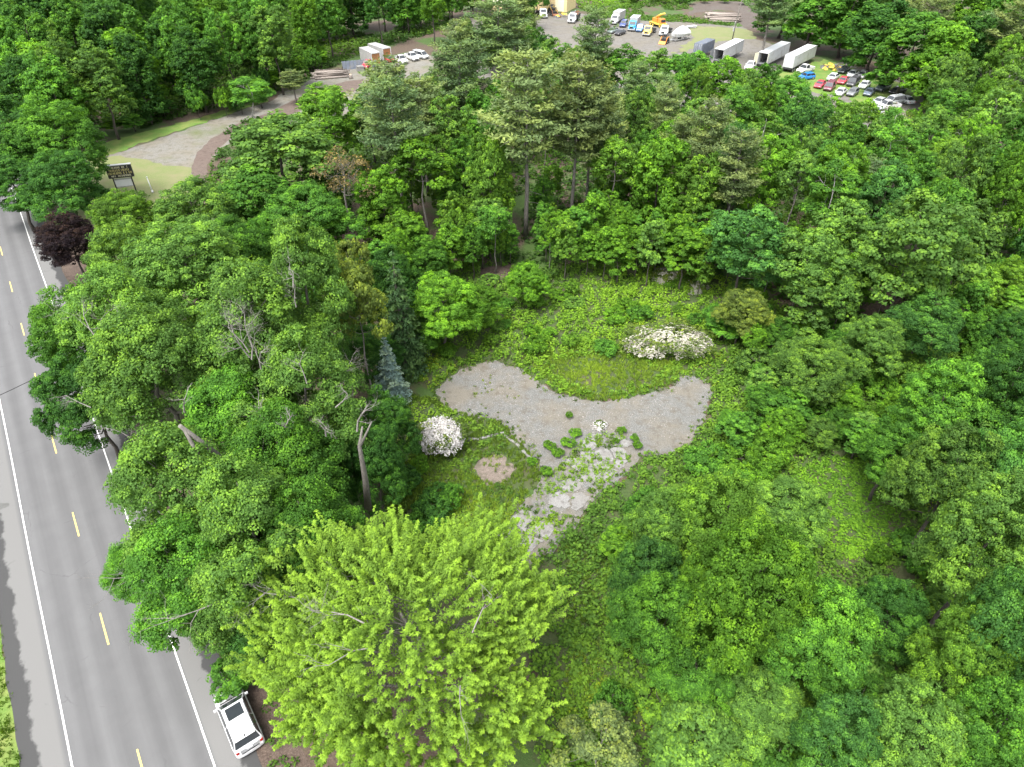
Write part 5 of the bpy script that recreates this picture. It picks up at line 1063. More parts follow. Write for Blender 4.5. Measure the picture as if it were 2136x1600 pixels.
D = {'gravel': [(-8.33, 56.39), (-7.42, 57.87), (-5.74, 60.18), (-3.66, 61.33), (-2.06, 61.87), (0.37, 60.62), (1.43, 59.74), (2.71, 58.29), (4.19, 56.39), (5.67, 55.51), (8.63, 54.73), (11.17, 54.96), (13.79, 55.67), (17.13, 57.29), (18.36, 58.88), (19.57, 59.14), (20.94, 58.21), (21.61, 56.8), (20.24, 53.65), (19.35, 51.42), (18.03, 49.3), (16.52, 47.61), (14.93, 46.5), (12.44, 46.63), (10.78, 44.42), (6.83, 40.06), (3.67, 35.9), (1.24, 33.99), (-0.69, 33.07), (-1.86, 33.99), (-1.34, 37.15), (0.08, 39.25), (2.49, 42.91), (2.98, 44.42), (2.36, 45.98), (1.03, 48.28), (-0.38, 50.35), (-1.35, 51.42), (-3.32, 52.3), (-5.78, 52.59), (-7.12, 54.03)], 'slabs': [(7.42, 49.44), (10.57, 49.99), (12.29, 47.15), (10.41, 45.04), (8.38, 42.79), (6.44, 40.5), (5.06, 38.87), (3.32, 37.0), (1.66, 35.41), (0.67, 34.69), (-0.71, 34.93), (-1.13, 36.9), (-0.33, 38.71), (1.57, 40.62), (2.71, 42.79), (3.19, 44.11), (4.13, 45.04), (5.59, 46.76)], 'drive': [(-79.84, 121.75), (-73.98, 126.08), (-70.99, 131.7), (-66.52, 139.45), (-60.71, 148.26), (-58.99, 152.51), (-54.39, 158.36), (-52.29, 166.88), (-49.91, 175.75), (-44.5, 183.61), (-38.02, 188.23), (-30.14, 194.04), (-24.66, 202.26), (-21.1, 199.11), (-18.75, 172.84), (-27.83, 152.51), (-40.24, 142.99), (-49.44, 140.62), (-52.72, 138.59), (-55.33, 129.1), (-55.08, 120.59), (-54.23, 114.59), (-50.97, 108.84), (-63.07, 112.91), (-70.96, 119.44), (-78.68, 119.44)], 'path': [(-50.97, 108.84), (-55.31, 114.59), (-57.67, 120.59), (-58.97, 127.07), (-58.98, 134.39), (-57.42, 141.2), (-55.78, 145.44), (-52.2, 150.52), (-48.67, 161.24), (-45.59, 166.88), (-40.42, 174.91), (-36.13, 177.02), (-36.65, 166.88), (-44.84, 154.19), (-50.27, 143.6), (-54.65, 138.59), (-55.79, 129.1), (-54.91, 120.59), (-53.15, 114.59), (-49.37, 108.84)], 'grass_strip': [(-81.65, 125.34), (-78.88, 132.77), (-73.77, 138.3), (-67.01, 146.06), (-62.32, 153.18), (-58.46, 157.65), (-55.19, 161.24), (-54.05, 159.07), (-59.09, 152.84), (-60.92, 148.9), (-66.74, 140.03), (-71.33, 132.5), (-74.21, 126.58), (-79.25, 120.59)], 'lawn': [(-77.81, 122.93), (-72.76, 125.34), (-67.29, 122.93), (-61.12, 120.59), (-57.25, 119.44), (-54.86, 112.91), (-50.29, 106.89), (-48.14, 94.59), (-62.55, 94.59), (-73.73, 105.0)], 'yard': [(-18.3, 223.74), (-18.43, 247.93), (8.58, 263.89), (17.97, 255.69), (29.37, 257.3), (34.87, 249.45), (45.02, 244.2), (57.35, 244.2), (65.41, 239.15), (73.92, 237.03), (70.33, 223.74), (73.37, 214.58), (77.08, 208.83), (78.02, 188.23), (87.26, 193.05), (95.69, 172.84), (93.65, 161.24), (82.06, 142.99), (71.56, 134.39), (61.31, 140.03), (44.09, 149.23), (20.34, 166.88), (-12.8, 179.17)], 'track': [(59.7, 255.69), (65.22, 274.35), (75.06, 279.86), (84.98, 278.0), (90.3, 272.56), (86.98, 255.69), (78.43, 237.03), (72.62, 232.23), (72.2, 242.01), (75.8, 262.21), (67.59, 262.21)], 'yard_grass': [[(51.96, 232.23), (58.75, 236.34), (71.12, 234.95), (73.36, 229.56), (72.31, 220.61), (66.03, 218.17), (60.15, 216.96), (54.8, 211.67), (48.57, 204.41), (43.54, 202.26), (49.69, 213.41), (54.21, 221.85)], [(65.54, 183.61), (71.85, 188.23), (83.11, 195.53), (86.34, 190.61), (88.51, 183.61), (94.77, 170.82), (92.56, 161.24), (88.27, 156.6), (86.65, 160.15), (80.27, 155.22), (74.98, 152.51), (76.98, 163.08), (72.03, 164.58), (69.24, 166.11), (66.55, 171.62), (64.75, 177.02)]], 'litter': [[(-4.46, 82.87), (-0.53, 84.91), (0.79, 82.87), (-2.39, 77.77), (-4.32, 79.0)], [(28.48, 68.76), (32.79, 67.73), (31.56, 63.81), (29.08, 62.88), (27.1, 65.73)]], 'verge': [(-52.4, 33.07), (-39.49, 30.66), (-35.93, 25.75), (-31.09, 18.65), (-27.49, 13.47), (-37.68, 13.47)], 'mound': [(-3.72, 45.04), (-3.09, 46.11), (-1.97, 46.63), (-0.59, 46.3), (0.18, 45.04), (-0.35, 43.51), (-1.66, 42.79), (-2.99, 43.51)], 'strip': [(4.49, 36.4), (8.01, 37.41), (7.8, 28.8), (7.1, 24.33), (5.23, 18.65), (2.49, 18.65), (3.8, 25.03)], 'coverA': [(-14.96, 82.87), (-4.54, 84.91), (2.1, 82.87), (12.15, 84.91), (25.07, 82.87), (34.47, 73.08), (28.04, 59.31), (21.73, 55.99), (19.61, 59.31), (17.19, 57.62), (11.1, 54.42), (5.65, 55.2), (-2.06, 62.15), (-8.35, 56.64), (-11.39, 58.46), (-13.78, 68.76)], 'coverB': [(12.21, 46.63), (16.69, 47.28), (20.1, 52.15), (22.57, 58.46), (34.47, 73.08), (64.27, 66.72), (33.37, 16.99), (1.83, 16.99), (0.84, 33.07), (3.69, 36.4), (6.83, 40.06), (10.78, 44.42)], 'coverC': [(-11.6, 55.99), (-7.69, 54.81), (-5.8, 52.89), (-3.32, 52.3), (-0.87, 51.42), (1.03, 48.28), (2.98, 44.42), (0.08, 39.25), (-1.34, 37.15), (-1.44, 32.17), (-9.26, 31.3), (-11.8, 43.51)], 'grassy': [(1.2, 62.42), (3.25, 58.88), (5.69, 55.83), (8.62, 54.57), (11.17, 54.96), (13.82, 55.83), (17.16, 57.46), (19.17, 59.74), (15.96, 62.88), (12.8, 63.81), (7.32, 64.29)], 'vine': [(27.32, 45.98), (33.48, 46.63), (34.71, 41.18), (31.97, 35.9), (27.63, 33.99), (25.13, 36.9), (24.81, 42.33)], 'wood1': [(-117.21, 131.7), (-95.71, 126.58), (-80.28, 135.77), (-62.99, 155.22), (-52.79, 168.83), (-40.58, 203.33), (-18.99, 233.58), (-24.56, 312.89), (-262.48, 312.89)], 'wood2': [(-51.77, 108.84), (-58.0, 142.99), (-45.66, 157.65), (-29.39, 163.08), (-12.8, 179.17), (21.56, 179.17), (47.78, 155.91), (62.33, 142.99), (82.06, 142.99), (98.55, 166.88), (152.32, 198.08), (65.83, 64.77), (34.12, 71.96), (24.93, 82.21), (2.1, 82.87), (-14.8, 81.55), (-24.15, 82.87), (-41.36, 91.45)], 'backgreen': [(28.58, 249.45), (22.28, 270.79), (20.17, 291.49), (96.42, 293.51), (90.3, 272.56), (64.63, 279.86), (57.31, 251.76), (73.36, 234.95), (65.41, 239.15), (51.05, 243.47)], 'kerb1': [(-0.95, 49.65), (0.33, 48.28), (1.46, 46.63), (2.85, 44.42)], 'kerb2': [(-5.3, 48.75), (-3.19, 48.89), (-1.04, 49.65)], 'road0': (-23.461620703804332, 18.65324892466937), 'dash0': 10.3, 'stain': (-44.8, 40.28), 'vehicles': [('suv', -18.08, 21.43, 0.633, (0.62, 0.62, 0.63), 'white parked suv with dark glass roof on the road shoulder', 'car'), ('sedan', 83.38, 183.06, -3.858, (0.02, 0.025, 0.03), 'black car at the back left of the scrapped car rows', 'car'), ('sedan', 84.15, 179.48, -3.803, (0.5, 0.52, 0.53), 'silver car behind the right red car', 'car'), ('hatch', 85.99, 178.17, -3.811, (0.35, 0.36, 0.36), 'grey hatchback with yellow front panel at the back row', 'car'), ('sedan', 78.18, 176.44, -3.843, (0.62, 0.64, 0.64), 'pale silver car between the scrap heap and the red cars', 'car'), ('sedan', 79.51, 173.49, -3.791, (0.5, 0.05, 0.07), 'right one of the two bright red scrapped cars', 'car'), ('van', 81.28, 171.84, -3.831, (0.06, 0.06, 0.07), 'dark grey van with wide windshield behind the silver front row', 'van'), ('sedan', 72.83, 170.21, -3.778, (0.5, 0.04, 0.07), 'leftmost bright red scrapped car', 'car'), ('van', 74.37, 168.22, -3.731, (0.16, 0.05, 0.07), 'dark maroon minivan with pale windshield next to the red car', 'van'), ('sedan', 83.2, 169.81, -3.815, (0.7, 0.71, 0.72), 'white silver sedan in the middle of the right side rows', 'car'), ('sedan', 75.34, 163.96, -3.793, (0.62, 0.63, 0.62), 'pale silver sedan at the front of the scrapped cars', 'car'), ('hatch', 77.94, 163.58, -3.841, (0.16, 0.17, 0.18), 'dark grey car with missing front corner in the front row', 'car'), ('sedan', 81.93, 163.96, -3.794, (0.12, 0.15, 0.2), 'blue-grey car half hidden by a sapling in the front row', 'car'), ('suv', 86.48, 167.43, -3.991, (0.09, 0.12, 0.12), 'dark green wagon parked askew right of the rows', 'car'), ('sedan', 88.92, 165.1, -4.172, (0.02, 0.02, 0.03), 'rightmost black sedan by the wood edge', 'car'), ('sedan', 87.52, 158.07, 0.268, (0.55, 0.57, 0.58), 'silver sedan at the far right of the car lot', 'car'), ('van', 84.6, 157.0, -4.323, (0.5, 0.52, 0.54), 'silver minivan between the silver sedan and the white pickup', 'van'), ('pickup', 81.62, 153.53, -4.561, (0.6, 0.6, 0.6), 'white pickup in the lower right cluster of cars', 'pickup truck'), ('sedan', 77.96, 149.53, -4.398, (0.5, 0.53, 0.56), 'silver car lowest in the lower right cluster', 'car'), ('sedan', 81.16, 156.65, -4.065, (0.4, 0.42, 0.44), 'grey car at the left end of the lower right cluster', 'car'), ('pickup', 73.79, 183.52, -4.089, (0.6, 0.6, 0.6), 'white pickup beside the closed white trailer', 'pickup truck'), ('hatch', 71.9, 176.87, -4.383, (0.02, 0.2, 0.6), 'bright blue small car below the white pickup', 'car'), ('pickup', 61.05, 186.77, -3.757, (0.6, 0.6, 0.6), 'white pickup before the open white trailer', 'pickup truck'), ('pickup', -36.82, 188.19, -3.434, (0.35, 0.015, 0.03), 'dark red pickup in front of the storage boxes', 'pickup truck'), ('pickup', -29.19, 193.06, -2.533, (0.6, 0.6, 0.6), 'left white pickup beside the storage boxes', 'pickup truck'), ('pickup', -26.64, 196.08, -2.547, (0.6, 0.6, 0.6), 'right white pickup beside the storage boxes', 'pickup truck'), ('van', -24.51, 197.62, -2.257, (0.6, 0.6, 0.6), 'white van at the end of the row near the storage boxes', 'van'), ('sedan', -32.6, 194.05, -2.569, (0.4, 0.03, 0.05), 'low red car between storage boxes and white pickups', 'car'), ('suv', 34.92, 236.91, -3.469, (0.03, 0.06, 0.22), 'dark blue suv in the row at the back of the junkyard', 'car'), ('sedan', 32.44, 225.41, -3.774, (0.02, 0.02, 0.025), 'black sedan in front of the dark blue suv', 'car'), ('sedan', 30.59, 228.03, -3.8, (0.2, 0.24, 0.24), 'grey car left of the black sedan', 'car'), ('pickup', 28.92, 235.51, -3.631, (0.5, 0.51, 0.54), 'silver pickup at the left end of the junkyard row', 'pickup truck'), ('pickup', 39.25, 230.7, -3.491, (0.12, 0.25, 0.5), 'small light blue pickup left of the yellow truck', 'pickup truck'), ('truck', 33.41, 242.2, -3.631, (0.75, 0.76, 0.78), 'white box truck behind the dark blue suv', 'truck'), ('vtruck', 37.45, 232.91, -3.481, (0.03, 0.28, 0.5), 'turquoise blue step truck with a grey box body', 'truck'), ('truck', 41.26, 226.17, -3.571, (0.75, 0.55, 0.15), 'pale yellow heavy truck in the junkyard row', 'truck'), ('truck', 46.15, 226.17, -3.564, (0.8, 0.81, 0.8), 'white truck with bare dark frame right of the crane', 'truck'), ('truck', 19.84, 244.44, -3.457, (0.8, 0.8, 0.82), 'white truck loaded with scrap beside the tan building', 'truck'), ('truck', 9.96, 252.16, -3.003, (0.7, 0.74, 0.76), 'pale truck left of the yellow loader', 'truck')], 'trailers': [(57.17, 195.5, -0.624, 14, True, 'open-backed white trailer leftmost, beside the grey container', 2.75, 1.15, 'white', 'steel'), (68.05, 192.12, -0.667, 15, True, 'middle white trailer with cream doors swung open and dark inside', 2.75, 1.15, 'white', 'cream_roof'), (73.75, 188.77, -0.69, 15, False, 'rightmost white trailer with closed doors', 2.75, 1.15, 'white', 'white')], 'containers': [(51.67, 200.1, -0.661, 7.6, 'dark blue-grey container box left of the open white trailer', 'grey', 2.6, 1.0)], 'boxes': [(-36.91, 191.82, 0.588, 7.39, 'near storage box with orange-brown board doors, behind the red pickup'), (-35.14, 196.52, 0.726, 7.14, 'far storage box with orange-brown board doors, nearest the white pickups')], 'buildings': [(13.01, 266.56, -0.42, 16, 9, 5.2, 'tan metal building at the top behind the pale trucks'), (0.32, 255.69, -0.42, 12, 8, 3.6, 'low cream roofed shed glimpsed between the pines, left of the tan building')], 'logs': [(-44.67, 179.17, 0.25, 9, 8.0, 0.24, 3, 'pile of long grey logs at the edge of the drive under the wood', 5), (68.22, 246.43, -0.15, 14, 10.0, 0.27, 4, 'stack of long pinkish logs at the top of the junkyard', 6)], 'boat': (48.82, 218.17, -4.029), 'loaders': [(43.86, 214.58, 2.6, 'black and orange skid loader in front of the wrapped boat', 'orange', 'skid_loader'), (13.47, 258.92, 3.6, 'yellow loader in front of the tan building wall', 'yellow', 'wheel_loader'), (13.96, 253.69, 3.4, 'small red and black machine below the yellow loader', 'rust', 'small_loader')], 'crane': (45.67, 237.03, -2.6), 'scrap': [(82.08, 186.82, 2.6, 34, 'rusty scrap heap above the pale silver car', 1), (16.42, 250.99, 2.2, 16, 'low scrap heap along the tan building wall', 2)], 'pole': (64.21, 218.17), 'panels': (55.32, 234.95, 0.2, 'stack of white panels on the grass behind the wrapped boat'), 'fence': (-42.92, 185.43, 0.35), 'block': (-38.37, 184.52), 'stump': (-39.49, 177.45), 'sign': (-63.65, 108.06, 0.3), 'whitepost': (-59.68, 108.45), 'cone': (-20.63, 25.32), 'wire': ((-46.2, 44.3, 8.0), (-38.2, 60.4, 9.0)), 'dead': [('tall poplar with a bunch of bare dead twigs at its top', [((-19.12, 40.03, 16.5), (-0.3, -0.1, 1), 3.6, 0.14, 4), ((-18.86, 39.74, 16.5), (0, 0.2, 1), 3.8, 0.12, 4), ((-19.3, 40.62, 16.5), (-0.6, 0.3, 0.9), 3.4, 0.1, 4), ((-18.14, 39.25, 16), (0.2, -0.2, 1), 2.6, 0.12, 3), ((-17.34, 35.87, 13), (-0.3, 0.1, 1), 2.5, 0.16, 3)], 200), ('poplar with grey dead twigs leaning over the road', [((-32.7, 44.3, 15), (-0.5, 0.4, 0.8), 3.4, 0.12, 4), ((-32.32, 44.3, 15), (0.1, 0.3, 1), 2.6, 0.1, 3), ((-38.5, 50.08, 13), (-0.8, 0.3, 0.4), 2.6, 0.08, 3), ((-31.11, 45.01, 14.5), (0.2, 0.2, 1), 2.6, 0.1, 4)], 220), ('poplar with split leaning trunk, left of the dead-topped pair', [((-29.08, 38.56, 9), (-0.3, 0.1, 0.35), 2.6, 0.1, 4), ((-28.11, 38.03, 9), (-0.6, 0.4, 0.3), 2.6, 0.08, 4), ((-23.37, 36.8, 14), (0.4, 0.1, 1), 2.2, 0.12, 2), ((-32.19, 39.65, 12), (-0.8, 0.1, 0.4), 2.8, 0.1, 3)], 240), ('poplar with bare antler-like branches beside the olive locust', [((-15.19, 34.0, 14.5), (0, -0.3, 0.8), 1.8, 0.2, 4), ((-12.74, 34.3, 14), (0.2, -0.2, 0.8), 1.8, 0.12, 4), ((-12.5, 36.74, 14.5), (0.6, 0.2, 0.5), 2.2, 0.1, 3), ((-11.03, 35.87, 13), (0.3, 0.1, 1), 2.5, 0.14, 3), ((-14.45, 37.58, 16), (-0.2, 0.2, 1), 2.4, 0.08, 3)], 260), ('narrow tall poplar, backmost of the roadside poplars', [((-16.51, 44.8, 19.5), (0, 0.1, 1), 2.6, 0.12, 3), ((-15.92, 42.89, 19), (0, -0.1, 1), 2.4, 0.1, 3), ((-13.86, 41.26, 14), (0.8, 0.1, 0.3), 2.4, 0.08, 4)], 280), ('poplar over the road edge above the lone overhanging bough', [((-17.36, 24.16, 10), (-0.9, -0.5, 0.1), 4.6, 0.1, 3), ((-24.14, 27.69, 8), (-1, -0.3, 0.1), 3.2, 0.09, 3)], 300), ('large lime green tree with upright shoots in the foreground', [((-7.71, 20.04, 14), (-1, 0.2, 0.15), 3.4, 0.1, 4), ((-12.08, 23.49, 11), (-1, 0.1, 0.2), 3.6, 0.09, 4), ((-6.88, 18.39, 14.5), (-1, -0.35, 0.1), 3.6, 0.08, 2), ((-2.02, 19.18, 14.5), (0.3, 0.6, 0.2), 3.2, 0.07, 2), ((-2.5, 16.68, 14), (0.15, -1, 0.1), 2.4, 0.06, 2)], 320)], 'limbs': [('poplar with split leaning trunk, left of the dead-topped pair', [(((-19.0, 33.56, 11), (-20.3, 32.83, 14.5), (-21.0, 32.05, 17)), 0.24, 0.13), (((-20.88, 32.65, 11), (-20.63, 32.15, 14.5), (-20.88, 32.15, 16.5)), 0.2, 0.1)]), ('poplar with bare antler-like branches beside the olive locust', [(((-10.99, 34.84, 6), (-10.54, 34.05, 10), (-10.44, 33.87, 13.5), (-10.09, 34.17, 15)), 0.34, 0.07), (((-10.21, 33.35, 14), (-9.24, 33.53, 16)), 0.12, 0.05)])], 'blossoms': [(-6.73, 47.45, 2.0, 3.3, 'round white-flowering tree-like shrub at the left end of the gravel', 401, 'ball'), (17.58, 63.59, 2.7, 3.1, 'big wide arching shrub with creamy white flower sprays above the gravel', 402, 'spray', 1.75), (8.81, 50.73, 0.5, 0.35, 'tiny white flowering clump on the gravel centre', 404, 'ball'), (20.81, 79.88, 1.9, 1.5, 'white blossom patch at the forest foot, left one', 405, 'spray'), (23.89, 77.72, 1.5, 1.2, 'white blossom patch at the forest foot, right one', 406, 'spray'), (72.78, 133.11, 3.4, 6.5, 'creamy flowering bush in front of the silver cars', 407, 'spray'), (18.59, 43.94, 1.2, 1.0, 'sparse white flowering bush right of the driveway top', 408, 'spray')]}
# ---------------------------------------------------------------- ground materials
def seed_noise(g, n=24):
    k = g.normal(0, 1, (n, 2)); ph = g.uniform(0, 6.28, n); am = 1 / (0.4 + np.linalg.norm(k, axis=1))
    return lambda x, y, s: np.clip(0.5 + 0.5 * sum(am[i] * np.sin(k[i, 0] * x / s + k[i, 1] * y / s + ph[i]) for i in range(n)) / am.sum() * 3.2, 0, 1)
FN = seed_noise(np.random.default_rng(3))
def mat_ground():
    m, n, l, b = new_mat('ground'); co = geo_co(n)
    a = noise(n, l, co, 0.09, 5, 0.6); f = noise(n, l, co, 3.5, 8, 0.75); g = noise(n, l, co, 14, 4, 0.7)
    brown = ramp(n, l, f, [(0.3, (0.035, 0.024, 0.016)), (0.55, (0.085, 0.06, 0.042)), (0.75, (0.16, 0.12, 0.085))])
    green = ramp(n, l, g, [(0.35, (0.02, 0.045, 0.008)), (0.7, (0.07, 0.13, 0.02))])
    l.new(mixrgb(n, l, ramp(n, l, a, [(0.46, (0, 0, 0)), (0.56, (1, 1, 1))]), brown, green), b.inputs['Base Color'])
    b.inputs['Roughness'].default_value = 0.95; bump(n, l, f, 0.8, 0.08, b); return m
def mat_gravel(name, c1, c2, patch, grass=None, gth=(0.55, 0.7), scale=1.0):
    m, n, l, b = new_mat(name); co = geo_co(n)
    f = noise(n, l, co, 9 * scale, 6, 0.85); big = noise(n, l, co, 0.22 * scale, 6, 0.65); v = n.new('ShaderNodeTexVoronoi')
    v.inputs['Scale'].default_value = 14 * scale; l.new(co, v.inputs['Vector'])
    base = ramp(n, l, f, [(0.34, tuple(c * 0.62 for c in c1)), (0.5, c1), (0.64, c2)])
    st = ramp(n, l, v.outputs['Color'], [(0.3, (0.85,) * 3), (0.8, (1.15,) * 3)])
    base = mixrgb(n, l, 1.0, base, st, 'MULTIPLY')
    base = mixrgb(n, l, ramp(n, l, big, [(0.44, (0, 0, 0)), (0.6, (0.6, 0.6, 0.6))]), base, patch)
    med = noise(n, l, co, 1.1 * scale, 7, 0.7)
    base = mixrgb(n, l, ramp(n, l, med, [(0.5, (0, 0, 0)), (0.62, (0.65, 0.65, 0.65))]), base, tuple(c * 0.62 for c in patch))
    if grass:
        gn = noise(n, l, co, 0.13 * scale, 8, 0.68)
        base = mixrgb(n, l, ramp(n, l, gn, [(gth[0], (0, 0, 0)), (gth[1], (0.85, 0.85, 0.85))]), base, grass)
    l.new(base, b.inputs['Base Color']); b.inputs['Roughness'].default_value = 0.95
    bump(n, l, f, 0.7, 0.03, b); return m
def mat_grass(name, a, c, d, s=1.0):
    m, n, l, b = new_mat(name); co = geo_co(n)
    f = noise(n, l, co, 5 * s, 8, 0.8); g = noise(n, l, co, 0.35 * s, 6, 0.6)
    x = ramp(n, l, f, [(0.3, a), (0.6, c)])
    l.new(mixrgb(n, l, ramp(n, l, g, [(0.42, (0, 0, 0)), (0.68, (1, 1, 1))]), x, d), b.inputs['Base Color'])
    b.inputs['Roughness'].default_value = 0.95; bump(n, l, f, 0.8, 0.05, b); return m
M['gravel'] = mat_gravel('gravel', (0.118, 0.118, 0.111), (0.215, 0.214, 0.203), (0.142, 0.122, 0.09))
M['drive'] = mat_gravel('drive', (0.159, 0.153, 0.136), (0.200, 0.195, 0.171), (0.147, 0.129, 0.094), (0.088, 0.106, 0.035), (0.52, 0.7), 0.8)
M['path'] = mat_gravel('path', (0.112, 0.084, 0.069), (0.150, 0.117, 0.097), (0.095, 0.067, 0.056))
M['yard'] = mat_gravel('yard', (0.136, 0.127, 0.116), (0.179, 0.171, 0.154), (0.130, 0.116, 0.087), (0.082, 0.097, 0.033), (0.56, 0.72), 0.6)
M['dirt'] = mat_gravel('dirt', (0.084, 0.070, 0.059), (0.129, 0.109, 0.094), (0.070, 0.050, 0.040))
M['litter'] = mat_gravel('litter', (0.079, 0.055, 0.042), (0.142, 0.110, 0.086), (0.042, 0.026, 0.019))
M['rubble'] = mat_gravel('rubble', (0.15, 0.12, 0.1), (0.24, 0.2, 0.17), (0.1, 0.09, 0.06))
M['lawn'] = mat_grass('lawn', (0.085, 0.11, 0.035), (0.15, 0.175, 0.062), (0.16, 0.155, 0.075))
M['turf'] = mat_grass('turf', (0.048, 0.114, 0.014), (0.104, 0.190, 0.028), (0.162, 0.190, 0.048))
M['concrete'] = mat_gravel('concrete', (0.2, 0.197, 0.19), (0.27, 0.265, 0.258), (0.16, 0.15, 0.135), scale=1.6)
def ragged(poly, amp, step=0.7, seed=1):
    g = np.random.default_rng(seed); out = []
    for i in range(len(poly)):
        a = np.array(poly[i]); b = np.array(poly[(i + 1) % len(poly)]); n = max(1, int(np.linalg.norm(b - a) / step))
        for k in range(n):
            p = a + (b - a) * k / n; out.append((float(p[0] + g.normal(0, amp)), float(p[1] + g.normal(0, amp))))
    return out
def sheet(name, poly, z, mat, amp=0.12, step=0.7, seed=1):
    p = ragged(poly, amp, step, seed) if amp else poly
    bmv = [(x, y, z) for x, y in p]
    from mathutils.geometry import tessellate_polygon
    tri = tessellate_polygon([[Vector(v) for v in bmv]])
    me = bpy.data.meshes.new(name); me.from_pydata(bmv, [], [tuple(t) for t in tri]); me.update()
    if sum(pl.normal.z for pl in me.polygons) < 0: me.flip_normals()
    me.materials.append(mat); o = link(name, me); o['kind'] = 'structure'; return o
ground = MB().add([(-1500, -300, 0), (1500, -300, 0), (1500, 2000, 0), (-1500, 2000, 0)], [(0, 1, 2, 3)]).build('ground', mat_ground()); ground['kind'] = 'structure'
sheet('gravel_clearing', D['gravel'], 0.012, M['gravel'], 0.16, 0.6, 2)
sheet('gravel_drive', D['drive'], 0.004, M['drive'], 0.3, 1.5, 3)
sheet('dirt_path', D['path'], 0.012, M['path'], 0.12, 1.2, 4)
sheet('grass_strip', D['grass_strip'], 0.020, M['turf'], 0.35, 1.0, 5)
sheet('lawn', D['lawn'], 0.008, M['lawn'], 0.3, 1.2, 6)
sheet('gravel_yard', D['yard'], 0.004, M['yard'], 0.5, 1.5, 7)
sheet('dirt_track', D['track'], 0.012, M['dirt'], 0.5, 1.5, 8)
for i, p in enumerate(D['yard_grass']): sheet('yard_grass', p, 0.020, M['turf'] if i else M['lawn'], 0.5, 1.2, 9 + i)
for i, p in enumerate(D['litter']): sheet('leaf_litter', p, 0.008, M['litter'], 0.3, 0.7, 11 + i)
sheet('rubble_patch', D['mound'], 0.016, M['rubble'], 0.2, 0.4, 15)
M['green_soil'] = mat_grass('green_soil', (0.022, 0.036, 0.01), (0.05, 0.085, 0.018), (0.06, 0.058, 0.026))
for i, k in enumerate(('coverA', 'coverB', 'coverC')): sheet('clearing_ground', D[k], 0.004, M['green_soil'], 0.4, 0.9, 30 + i)
